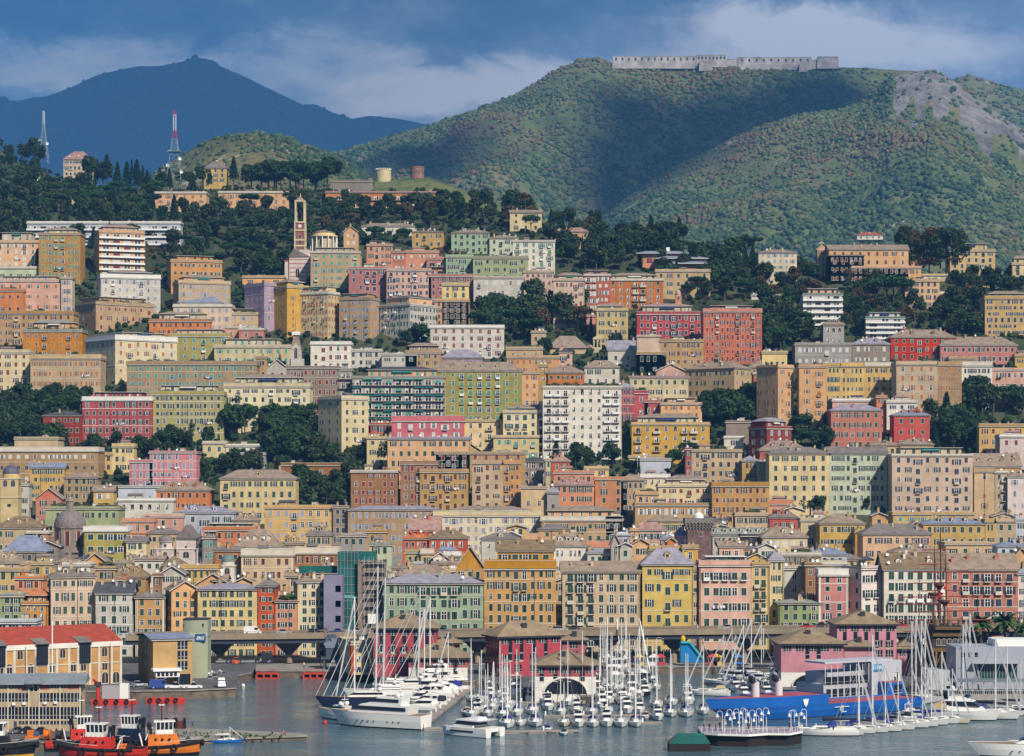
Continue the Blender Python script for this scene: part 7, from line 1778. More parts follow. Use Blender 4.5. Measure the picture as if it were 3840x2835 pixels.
def sail_proto(hullm,cover,hood):
 key = ('s',hullm.name,cover.name,hood.name if hood else '')
 if key in BP: return BP[key]
 L = 10; mb,st = hull_mb(L,3.2,1.05,hullm); parts = [('hull',mb.mesh('hull',True)),('deck',deck_mb(st,GEL).mesh('deck'))]
 c = MB(); house(c,-1.0,2.6,1.05,.55,1.0,1.5,GEL,.9,.05); c.box(-.6,-.99,1.2,1.6,-.93,1.34,GLASS); c.box(-.6,.93,1.2,1.6,.99,1.34,GLASS); parts.append(('cabin',c.mesh('cabin')))
 c = MB(); c.box(-4.6,-1.0,1.0,-1.2,1.0,1.06,TEAK); c.box(-4.6,-1.15,1.0,-1.2,-.85,1.3,GEL); c.box(-4.6,.85,1.0,-1.2,1.15,1.3,GEL); c.tube((-3.6,0,1.0),(-3.6,0,1.9),.05,.05,STEEL,5); parts.append(('cockpit',c.mesh('cockpit')))
 c = MB(); c.tube((.7,0,2.3),(-3.7,0,2.25),.07,.06,ALU,6); parts.append(('boom',c.mesh('boom'))); c = MB(); loft(c,[[(x,.17 * s * math.cos(a),2.52 + .22 * s * math.sin(a)) for a in [6.283 * q / 8 for q in range(8)]] for x,s in ((.55,1.5),(-1,1.15),(-2.6,.95),(-3.6,.5))],cover); parts.append(('sail_cover',c.mesh('sail_cover')))
 if hood: c = MB(); loft(c,[[(x,1.05 * math.cos(a),1.4 + h * math.sin(a)) for a in [math.pi * q / 8 for q in range(9)]] for x,h in ((-1.6,.78),(-.9,.8),(-.35,.35))],hood,False); parts.append(('sprayhood',c.mesh('sprayhood')))
 c = MB()
 for s in (-1,1):
  for q in range(9): a = st[q + 4][4]; c.tube((a[0],s * a[1] * .95,a[2]),(a[0],s * a[1] * .95,a[2] + .6),.018,.018,STEEL,4) if q % 2 == 0 else None
  for a,b in zip(st[2:],st[3:]): c.tube((a[4][0],s * a[4][1] * .95,a[4][2] + .58),(b[4][0],s * b[4][1] * .95,b[4][2] + .58),.014,.014,STEEL,4,False)
 parts.append(('rail',c.mesh('rail'))); BP[key] = parts; return parts
def mast_meshes():
 if 'mast' not in BP:
  c = MB(); c.tube((0,0,0),(0,0,1),.11,.08,WHITE,6); m = c.mesh('mast'); c = MB()
  for z in (.42,.70): c.box(-.03,-.62,z,.03,.62,z + .004,ALU)
  c.box(-.25,-.03,.995,.25,.03,1.0,ALU); sp = c.mesh('spreaders'); c = MB()
  for a,b,r in (((0,-1.3,.0),(0,-.62,.42),.014),((0,1.3,.0),(0,.62,.42),.014),((0,-.62,.42),(0,0,.98),.014),((0,.62,.42),(0,0,.98),.014),((-5.3,0,0),(0,0,1),.014),((4.0,0,0),(0,0,.97),.05)): c.tube(a,b,r,r,ALU if r > .02 else STEEL,4,False)
  BP['mast'] = (m,sp,c.mesh('rigging'))
 return BP['mast']
def sailboat(px,row,hd,L,top,hullm,cover,hood,label,group,D=None):
 D = D or gd(row); s = L / 10; r = thing('sailing_boat',(wx(px,D),D,0),label,'sailing boat',R(hd),group)
 for n,me in sail_proto(hullm,cover,hood): o = link(n,me,r,None,0,(s,s,s))
 if top:
  m,sp,rg = mast_meshes(); h = wz(top,D) - 1.3 * s; k = max(.8,h / 13); link('mast',m,r,(.8 * s,0,1.2 * s),0,(k,k,h)); link('spreaders',sp,r,(.8 * s,0,1.2 * s),0,(k,s,h)); link('rigging',rg,r,(.8 * s,0,1.2 * s),0,(s,s,h))
 return r
def motor_proto(kind,cov):
 key = ('m',kind,cov.name)
 if key in BP: return BP[key]
 L = 10; mb,st = hull_mb(L,3.5,1.35 if kind != 'open' else .9,{'dark': BLK,'work': GEL}.get(kind,GEL),sheer=.25,full=2.6,stern=.9); parts = [('hull',mb.mesh('hull',True)),('deck',deck_mb(st,GEL,-.05).mesh('deck'))]; c = MB(); g = MB(); z = 1.35
 if kind == 'open': c.box(-1.2,-.9,.85,.6,.9,1.25,GEL); house(g,-.2,.9,.95,.8,1.25,1.75,GLASS,.5,.4); k = MB(); loft(k,[[(x,1.15 * math.cos(a),1.1 + h * math.sin(a)) for a in [math.pi * q / 8 for q in range(9)]] for x,h in ((-3.6,.8),(-1.5,.95),(-.1,.7))],cov,False); parts.append(('canopy',k.mesh('canopy')))
 else:
  house(c,-2.8,2.9,1.4,.75,z - .1,z + .75,GEL,1.1,.1,.92); house(g,-2.5,2.0,1.3,.95,z + .68,z + 1.35,GLASS,1.1,.1,.88); house(c,-3.0,1.1,1.3,1.1,z + 1.34,z + 1.5,GEL,.4,-.2,1)
  if kind in ('fly','dark'): house(c,-2.6,.4,1.1,.9,z + 1.5,z + 2.0,GEL,.5,.1,.9); house(g,-.3,.5,.9,.8,z + 2.0,z + 2.4,GLASS,.3,.2,.9); c.box(-2.7,-1.1,z + 2.9,-1.6,1.1,z + 3.0,GEL); c.box(-2.6,-1.1,z + 1.9,-2.4,-.95,z + 2.9,GEL); c.box(-2.6,.95,z + 1.9,-2.4,1.1,z + 2.9,GEL); c.ball((-2.1,0,z + 3.2),.3,GEL,6)
  k = MB(); loft(k,[[(x,1.45 * math.cos(a),z - .1 + h * math.sin(a)) for a in [math.pi * q / 8 for q in range(9)]] for x,h in ((-4.7,1.0),(-3.4,1.5),(-2.8,1.55))],cov,False); parts.append(('canopy',k.mesh('canopy')))
  c.tube((-2,.3,z + 1.5),(-2.2,.3,z + 4.2),.03,.02,STEEL,4)
 parts += [('cabin',c.mesh('cabin')),('windscreen',g.mesh('windscreen'))]; c = MB()
 for s in (-1,1):
  for a,b in zip(st[7:],st[8:]): c.tube((a[4][0],s * a[4][1] * .93,a[4][2] + .55),(b[4][0],s * b[4][1] * .93,b[4][2] + .55),.02,.02,STEEL,4,False); c.tube((a[4][0],s * a[4][1] * .93,a[4][2]),(a[4][0],s * a[4][1] * .93,a[4][2] + .55),.016,.016,STEEL,4,False)
 c.tube((2.5,1.45,.9),(2.5,1.45,.3),.14,.14,COVB,6); c.tube((-1,-1.78,.9),(-1,-1.78,.3),.14,.14,COVB,6); parts.append(('rail',c.mesh('rail'))); BP[key] = parts; return parts
def motorboat(px,row,hd,L,kind,cov,label,group,D=None):
 D = D or gd(row); s = L / 10; r = thing('motor_boat',(wx(px,D),D,0),label,'motor boat',R(hd),group)
 for n,me in motor_proto(kind,cov): link(n,me,r,None,0,(s,s,s))
 return r
X,Y = c2(1920,2335,3.304); DN = -90
MG = 'boats moored bow out in the marina'
def fleet(t):
 for ln in t.strip().splitlines():
  a,lab = ln.split('|'); q = a.split(); px,row = 1920 + float(q[1]) / 3.304,2335 + float(q[2]) / 3.304; hd,L = float(q[3]),float(q[4]); cov = {'b': COVB,'d': COVD,'t': COVT,'w': COVW,'c': COVW}[q[6]]; hm = {'w': GEL,'n': NAVY,'c': CREAMG}
  if q[0] == 's': sailboat(px,row,hd,L,2335 + float(q[5]) / 3.304 if q[5] != '-' else None,hm[q[7] if len(q) > 7 else 'w'],cov,cov if len(q) > 8 else COVB if len(L_ := lab) % 2 else None,lab.strip(),MG)
  else: motorboat(px,row,hd,L,q[5],cov,lab.strip(),MG)
fleet('''
s 290 1270 -88 10.5 300 b w h | white sailing boat with a big blue sprayhood in the outermost marina row
s 645 1270 -92 9 730 t c | narrow cream sailing boat beside the blue canopy cruiser in the outermost row
m 820 1275 -90 9 fly b | white cruiser with navy canopy in the middle of the outermost row
s 1000 1275 -90 10 480 b w h | white sailing boat with blue hood right of the navy canopy cruiser
m 1170 1272 -90 9.5 fly w | all white cruiser between two sailing boats in the outermost row
s 1345 1275 -90 11 680 w w | white sailing boat with wide bow right of the all white cruiser
s 1525 1272 -88 10 300 d w | rightmost white sailing boat of the outermost row with tall mast
s 110 1265 -95 8 640 d w | small white sailing boat at the left end of the outermost row
m 440 1340 -88 6.5 open b | small open motor boat with blue sun top tied outside the long pontoon
m 645 1385 -90 5.5 open d | little white rubber dinghy boat with outboard beside the long pontoon
s 1960 1150 -90 10 320 w w | white sailing boat, second from the right in the middle marina row
s 2150 1150 -90 10.5 370 b w h | white sailing boat with blue hood at the right of the middle marina row
m 1805 1195 -90 8 fly w | white fishing cruiser with brown door at the end of the short pontoon
m 1655 1180 -95 7.5 open t | small motor boat with tan canopy beside the short pontoon
m 1420 1110 -90 9.5 fly b | white cruiser with royal blue canopy behind the wide bowed sailing boat
s 1180 1120 -92 9 -80 w w | white sailing boat with very tall mast behind the all white cruiser
s 990 1130 -90 9 290 b w | white sailing boat in the second row behind the blue hood boat
m 800 1120 -88 9 fly w | white cruiser in the second row behind the navy canopy one
s 600 1130 -90 9 210 d w | white sailing boat in the second row under the pier arch
m 445 1075 -90 9 fly d | white cruiser with dark windows in the second row
s 250 1120 -90 10 250 b w | white sailing boat in the second row at the left of the pier house
s 60 1140 -92 9.5 320 w w | white sailing boat in the second row at the left end
s 1080 1040 -90 9 420 t w | white sailing boat with tan boom cover before the dark windscreen cruiser
m 1110 1030 -85 10 dark d | black hulled cruiser with arched dark windscreen in the third row
m 1370 1000 -90 10 fly w | tall white cruiser in the third row right of the dark windscreen one
m 1195 990 -90 9.5 fly b | white cruiser with blue window stripes in the third row
m 1580 1110 -92 8 fly w | small white cruiser in the third row behind the tan canopy boat
s 1790 1040 -90 10 190 b w | white sailing boat with tall mast at the right of the third row
s 1975 1010 -90 10 380 b w h | white sailing boat with dark blue hood at the right of the third row
m 2180 1000 -90 9.5 fly w | white cruiser beside the tall blue masts at the right of the third row
m 240 985 -90 9 fly w | white cruiser in the third row left of the big angular cruiser
m 440 1000 -92 11 fly w | big angular white cruiser in the third row before the pier arch
s 690 1010 -90 10 220 b w | white sailing boat in the third row under the pier arch
s 870 1000 -90 9 100 t c | cream sailing boat with slanted mast in the third row
m 60 930 -90 13 fly w | wide white excursion boat at the left under the pink warehouse
m 400 900 -90 12 fly b | wide white excursion boat with navy trim before the pier arch
m 680 950 -90 11 fly w | tall white cruiser with round dome under the pier arch
m 890 930 -88 8 open t | beige cabin boat under the right side of the pier arch
m 1040 870 -90 11 fly w | tall white cruiser at the right foot of the pier arch
m 1490 900 -92 12 fly w | broad white cruiser with closed canvas at the open water behind the third row
m 1645 900 -90 9 dark w | black hulled white topped cruiser at the open water behind the third row
m 1230 720 -75 15 fly w | large white yacht with blue striped fenders behind the pier house
m 1330 640 -100 16 fly w | large white three deck yacht moored behind the masts
m 1060 480 -60 15 fly w | white yacht with oval windows at the pier end below the white chimney
s 1560 690 -70 18 -40 b n | big dark hulled sailing yacht with tall mast by the promenade
s 1400 610 -85 14 -120 w w | large white sailing yacht with the tallest mast by the promenade
s 1290 590 -80 14 -60 w w | large white sailing yacht left of the tallest masted one by the promenade
s 1440 575 -95 12 280 b w | white sailing yacht right of the tallest masted one by the promenade
s 1150 640 -90 12 -20 d w | white sailing yacht at the corner of the pier house
m 1610 570 -90 8 open w | small white motor boat along the promenade edge left of the slide
m 2170 560 -90 9 fly w | white motor boat at the promenade before the blue slide
s 2270 565 -20 9 20 w w | white sailing boat at the promenade right of the blue slide
s -500 1160 -90 9.5 330 t w | white sailing boat with pink boom cover by the diagonal pontoon
s -300 1150 -90 9 500 b w | white sailing boat before the gap between the warehouses
s -120 1165 -88 10 380 b w h | white sailing boat with blue hood left of the catamaran row
m -560 1130 -90 8 open t | small cream cabin boat by the diagonal pontoon
m -430 1120 -92 9 fly b | white cruiser with blue trim by the diagonal pontoon
s -60 1285 -90 11 400 w w | big white sailing boat bow on right of the catamaran
s -230 1010 -90 10 470 b w | white sailing boat with furled blue mast sleeve in the inner row
m -90 1000 -90 9 fly w | white cruiser in the inner row before the dark passage
m -270 930 -80 9 dark w | dark glazed work boat in the inner row before the passage
s -380 980 -90 10 330 d w | white sailing boat in the inner row left of the dark work boat
s -150 900 -90 9 220 b w | white sailing boat at the quay wall before the passage
''')
_r = random.Random(21)
for q in range(30):
 x,y = (1090 + _r.random() * 1150,590 + _r.random() * 390) if q < 20 else (-560 + _r.random() * 560,960 + _r.random() * 130)
 if 1500 < x and y > 640 and q < 20: x -= 420
 sailboat(X(x),Y(y),-90 + _r.uniform(-6,6),_r.uniform(8.5,11),Y(y - _r.uniform(480,820)),GEL,(COVB,COVD,COVW)[q % 3],None,'bare masted white sailing boat packed among the inner marina rows','sailing boats packed in the inner marina rows')
PG = 'motor yachts along the diagonal pontoon'
for q,(x,y,L,k,c,lab) in enumerate(((1000,1085,9,'fly',COVW,'white cruiser nearest the water end of the diagonal pontoon'),(1060,1035,10,'fly',COVD,'white cruiser with dark canopy along the diagonal pontoon'),(985,1000,10,'dark',COVW,'dark glazed cruiser along the diagonal pontoon'),(1130,985,9,'open',COVD,'open boat with dark canopy halfway along the diagonal pontoon'),(1100,940,12,'fly',COVW,'long white cruiser halfway along the diagonal pontoon'),(1190,900,11,'fly',COVW,'white cruiser just above the halfway one at the diagonal pontoon'),(1060,885,13,'dark',COVW,'black hulled cruiser near the two dark masts'),(1250,850,11,'fly',COVB,'white cruiser with blue canvas near the land end of the diagonal pontoon'),(1330,810,11,'fly',COVW,'white cruiser second from the land end of the diagonal pontoon'),(1400,770,10,'open',COVW,'white open boat at the land end of the diagonal pontoon'))):
 motorboat(1280 + x / 3.304,2335 + y / 3.304,170 + q % 3 * 6,L,k,c,lab,PG)
def big_yacht(px0,px1,r0,r1,tiers,label,hullm=GEL,hs=3.2,flip=True,name='motor_yacht',mast=False,st2=None):
 """A long yacht lying between two photo columns; bow at the left when FLIP."""
 D0,D1 = gd(r0),gd(r1); a,b = Vector((wx(px0,D0),D0)),Vector((wx(px1,D1),D1)); L = (b - a).length; d = b - a; rz = math.atan2(d.y,d.x) + (math.pi if flip else 0); c = (a + b) / 2
 r = thing(name,(c.x,c.y,0),label,'yacht',rz); mb,st = hull_mb(L,L * .22,hs,hullm,sheer=.30,full=2.4,stern=.92,rake=.12,ns=20,boot=.3,keel=-.8); mb.build('hull',r,True); deck_mb(st,TEAK).build('deck',r)
 z = hs
 for q,(x0,x1,w,h) in enumerate(tiers):
  m1 = MB(); house(m1,x0 * L,x1 * L,w * L,w * L * .55,z,z + h,GEL,h * 1.9,-.4,.9); m1.build('superstructure',r); g = MB(); house(g,x0 * L + .5,x1 * L - h * .55,w * L * 1.0,w * L * .62,z + h * .42,z + h * .80,GLASS,h * .8,.1,.97); g.build('window_band',r); z += h
 mb = MB(); 
 for x in (-.28,-.22,-.16,-.02,.04,.1,.16): mb.box(x * L - .12,-L * .108,hs * .46,x * L + .12,L * .108,hs * .52,GLASS)
 mb.build('porthole',r); mb = MB(); x = tiers[-1][0] * L + 1.5; mb.tube((x,0,z - .2),(x - .6,0,z + 2.6),.14,.08,GEL,6); mb.ball((x - .2,.9,z + .5),.55,GEL,8); mb.ball((x - .2,-.9,z + .5),.55,GEL,8); mb.box(x - .7,-1.0,z + 1.4,x - .3,1.0,z + 1.5,GEL); mb.build('radar_mast',r); return r,L,hs
big_yacht(1240,1598,2716,2736,((-.36,.30,.095,2.0),(-.28,.10,.08,1.7)),'long cream white motor yacht with dark window band lying across the marina entrance')
big_yacht(1455,1735,2560,2556,((-.38,.25,.09,2.2),(-.30,.12,.08,2.0),(-.20,.0,.06,1.6)),'tall white motor yacht with radar domes before the crimson pier house',hs=3.4)
big_yacht(1490,1720,2590,2584,((-.36,.22,.09,2.0),(-.28,.08,.075,1.7)),'white motor yacht with grey bimini lying before the taller one')
big_yacht(1195,1330,2690,2706,((-.3,.2,.08,1.2),),'small silver grey motor yacht with anchor beside the dark sailing yacht',hs=2.2)
def sail_yacht(px0,px1,r0,r1,masts,label,hullm):
 r,L,hs = big_yacht(px0,px1,r0,r1,((-.32,.12,.06,1.3),),label,hullm,2.6,True,'sailing_yacht'); D = gd((r0 + r1) / 2)
 for px,top in masts:
  xl = -(wx(px,D) - r.location.x); h = wz(top,D); mb = MB(); mb.tube((xl,0,2),(xl - .6,0,h),.30,.20,ALU,8)
  for z in (.3,.5,.7,.86): mb.box(xl - .2,-1.6,h * z,xl,1.6,h * z + .12,ALU)
  mb.build('mast',r); mb = MB()
  for x,t in ((L * .49,1),(L * .40,.92),(L * .30,.74),(L * .2,.55)): mb.tube((x,0,hs),(xl - .55,0,h * t),.11 if t < 1 else .07,.06,ALU,5,False)
  for s in (-1,1): mb.tube((xl - .5,s * L * .1,hs),(xl - .5,s * 1.6,h * .5),.03,.03,STEEL,4,False); mb.tube((xl - .5,s * 1.6,h * .5),(xl - .6,0,h * .98),.03,.03,STEEL,4,False)
  mb.build('rigging',r); mb = MB(); mb.tube((xl - .6,0,4.6),(xl - L * .3,0,4.4),.2,.2,ALU,6); mb.tube((xl - .9,0,5.1),(xl - L * .29,0,4.9),.45,.3,COVW,8); mb.build('boom',r)
sail_yacht(1178,1500,2654,2650,((1408,2124),),'long dark blue sailing yacht with white tall mast, nearest of the big ones',NAVY)
sail_yacht(1285,1545,2625,2622,((1436,2165),),'long white sailing yacht with slightly shorter mast behind the dark blue one',GEL)
sail_yacht(1395,1640,2605,2602,((1567,2204),),'white sailing yacht with twin spreader mast before the crimson warehouse',GEL)
sailboat(1344,2648,175,12,2237,GEL,COVW,None,'white sailing boat with grey mast left of the two tallest masts',None)
sailboat(1604,2600,175,11,2281,GEL,COVB,COVB,'white sailing boat with single mast before the low crimson pier house',None); sailboat(1627,2585,175,13,2237,GEL,COVW,None,'white sailing boat with leaning mast before the mint green palazzo',None); sailboat(1692,2590,175,10,2370,GEL,COVD,None,'white sailing boat with shorter mast at the gap between the warehouses',None)
def catamaran():
 D = gd(2757); A = At(1770,2757,D); r = A.root('motor_catamaran','white motor catamaran with dark windows showing its twin sterns','catamaran',R(142)); L = 13
 for s in (-1,1): mb,st = hull_mb(L,2.0,1.9,GEL,sheer=.12,full=3,stern=.95,rake=.05); mb.xform(Matrix.Translation((0,s * 2.4,0))); mb.build('hull',r,True); mb = MB(); mb.box(-3,s * 2.4 - 1.02,1.0,3.5,s * 2.4 + 1.02,1.35,GLASS); mb.build('window_strip',r)
 mb = MB(); mb.box(-L * .47,-3.2,1.1,L * .36,3.2,1.95,GEL); mb.build('bridge_deck',r); mb = MB(); house(mb,-4.5,3.2,2.9,2.0,3.3,3.6,GEL,.8,-.6,1); house(mb,-2.4,4.0,2.8,1.8,1.95,2.4,GEL,.6,0,1); house(mb,-3,0,1.6,1.4,3.6,4.1,GEL,.5,.2,.9); mb.build('cabin',r); mb = MB(); house(mb,-2.2,3.5,2.6,1.8,2.4,3.3,GLASS,.9,0,.97); mb.build('windscreen',r)
catamaran()
RG = 'boats moored side by side before the blue ship'
X,Y = c2(3173,2335,3.304)
for q,(x,y,L,top,cov,hm,lab) in enumerate(((120,1365,10,545,COVB,GEL,'white sailing boat at the left of the row before the blue ship'),(285,1352,10,150,COVD,GEL,'white sailing boat, second of the row before the blue ship'),(440,1338,10.5,520,COVB,GEL,'white sailing boat with blue cover, third of the row before the blue ship'),(600,1318,10.5,535,COVD,GEL,'white sailing boat with red waterline, fourth of the row'),(770,1292,11,560,COVD,GEL,'white sailing boat with long dark boom cover, fifth of the row'),(905,1278,10,700,COVW,GEL,'white sailing boat with pale canvas, sixth of the row'),(1010,1258,11,470,COVB,GEL,'white sailing boat beside the white deck cruiser of the row'),(1140,1243,11,350,COVB,GEL,'cream sailing boat with blue stripe before the glass bridge'),(1270,1238,11,560,COVW,CREAMG,'cream sailing boat with blue stripe left of the big trawler'),(1790,1185,15,190,COVD,GEL,'large white sailing yacht with thick mast before the grey pavilion'),(1950,1145,11,290,COVD,GEL,'white sailing boat right of the large yacht before the grey pavilion'),(2120,1105,11,430,COVD,NAVY,'dark blue hulled sailing boat at the right end of the row'))):
 sailboat(X(x),Y(y),-28,L,Y(top),hm,cov,COVB if q % 3 == 0 else None,lab,RG)
motorboat(X(880),Y(1245),-28,10,'fly',COVW,'white deck cruiser between sailing boats before the blue ship',RG); motorboat(X(1500),Y(1200),-22,16,'fly',COVT,'big white trawler yacht with tan rail in the row',RG); motorboat(X(30),Y(1385),-30,8,'open',COVW,'small white motor boat at the left tip of the row',RG)
sailboat(2560 + 1770 / 3.304,2335 + 1395 / 3.304,178,14,None,GEL,COVD,COVB,'white sailing yacht with five portholes and dark boom cover beside the round terrace',RG); sailboat(2560 + 2130 / 3.304,2335 + 1360 / 3.304,-25,11,2335 + 480 / 3.304,GEL,COVD,COVB,'white sailing boat with dark sail cover right of the five portholed yacht',RG)
X,Y = c2(2560,2335,3.304)
HG = 'boats moored behind the blue ship'
for x,y,L,hd,k,top,lab in ((1210,870,16,-80,'fly',None,'tall cream white yacht bow on before the arched pale warehouse'),(1450,880,15,-85,'dark',None,'black hulled cream yacht before the arch of the pale warehouse'),(660,850,9,-80,'fly',None,'small white cruiser with square windows behind the ship bow'),(760,925,9,-85,'fly',None,'white cruiser hidden behind the ship ventilators'),(1040,915,9,-85,'fly',None,'white cruiser behind the second ship ventilator'),(1000,860,11,-95,'s',60,'white sailing boat bow on behind the blue ship'),(560,790,15,150,'s',150,'white sailing yacht with black forestay behind the ship bow'),(800,800,13,170,'s',20,'white sailing yacht with thick mast behind the ship bow'),(700,700,12,160,'s',150,'white sailing yacht in the inner harbour left of the pale warehouse'),(900,690,14,165,'s',-60,'white sailing yacht with the tallest mast left of the pale warehouse'),(1020,620,13,170,'s',0,'white sailing yacht against the pale warehouse wall'),(1100,560,11,170,'fly',None,'white motor yacht alongside the pale warehouse wall'),(650,640,11,165,'s',80,'white sailing yacht nearest the blue fairground booth'),(250,1120,9.5,-92,'s',390,'white sailing boat with blue bow cover left of the ship bow'),(60,960,9,-90,'fly',None,'white cruiser with navy stripes left of the ship bow'),(60,1140,9.5,-90,'s',380,'white sailing boat with dark tender left of the ship bow'),(300,900,12,160,'s',270,'white sailing yacht with twin masts near the ship bow'),(410,845,7,180,'open',None,'small wooden boat with dark cover near the ship bow')):
 if k == 's': sailboat(X(x),Y(y),hd,L,Y(top),GEL,COVD if x % 200 else COVB,COVB if x % 3 else None,lab,HG)
 else: motorboat(X(x),Y(y),hd,L,k,COVT if k == 'open' else COVW,lab,HG)
X,Y = c2(3173,2335,3.304)
for x,D,top,lab in ((770,628,-20,'white sailing boat left of the galleon, first of five masts'),(820,630,-90,'white sailing boat left of the galleon, second of five masts'),(890,632,-30,'white sailing boat left of the galleon, third of five masts'),(935,634,-60,'white sailing boat left of the galleon, fourth of five masts'),(1440,640,-40,'white sailing boat right of the galleon with furled sails'),(1490,642,-120,'white sailing boat right of the galleon with tall mast'),(1405,638,20,'white sailing boat right of the galleon with short mast')):
 sailboat(X(x),0,-35,12,Y(top),GEL,COVD,None,lab,'sailing boats around the galleon',D=D - 34)
# ---------------------------------------------------------------- pontoons
def pontoon(a,b,w,label):
 pa,pb = Vector((wx(*a),a[1])),Vector((wx(*b),b[1])); d = pb - pa; r = thing('pontoon',(pa.x,pa.y,0),label,'pontoon',math.atan2(d.y,d.x),'floating pontoons of the marina'); L = d.length; mb = MB(); mb.box(0,0,.25,L,w,.55,mat('pontoon_boards',(.30,.25,.22),.9,var=.25,vscale=.8)); mb.build('deck',r); mb = MB()
 for q in range(int(L / 6) + 1): mb.box(q * 6,.1,-.3,min(L,q * 6 + 4),w - .1,.25,CONC)
 mb.build('float',r); mb = MB()
 for q in range(int(L / 9) + 1): mb.box(q * 9 + .3,w * .5 - .15,.55,q * 9 + .6,w * .5 + .15,1.5,WHITE)
 mb.build('service_post',r)
pontoon((1752,647),(1567,546),3.4,'long diagonal pontoon between the motor yachts and the sailing boats'); pontoon((1880,521),(2172,523),2,'outer pontoon parallel to the picture in front of the marina'); pontoon((2407,540),(2484,541),2,'short pontoon end with two boats in the marina'); pontoon((3070,527),(3900,590),2.4,'long pontoon behind the row of boats before the blue ship'); pontoon((2040,556),(2420,558),2,'middle pontoon between the marina rows'); pontoon((1950,590),(2400,592),2,'inner pontoon below the arched pier house'); pontoon((1590,527),(1660,528),3,'grey barge pontoon with people left of the catamaran')
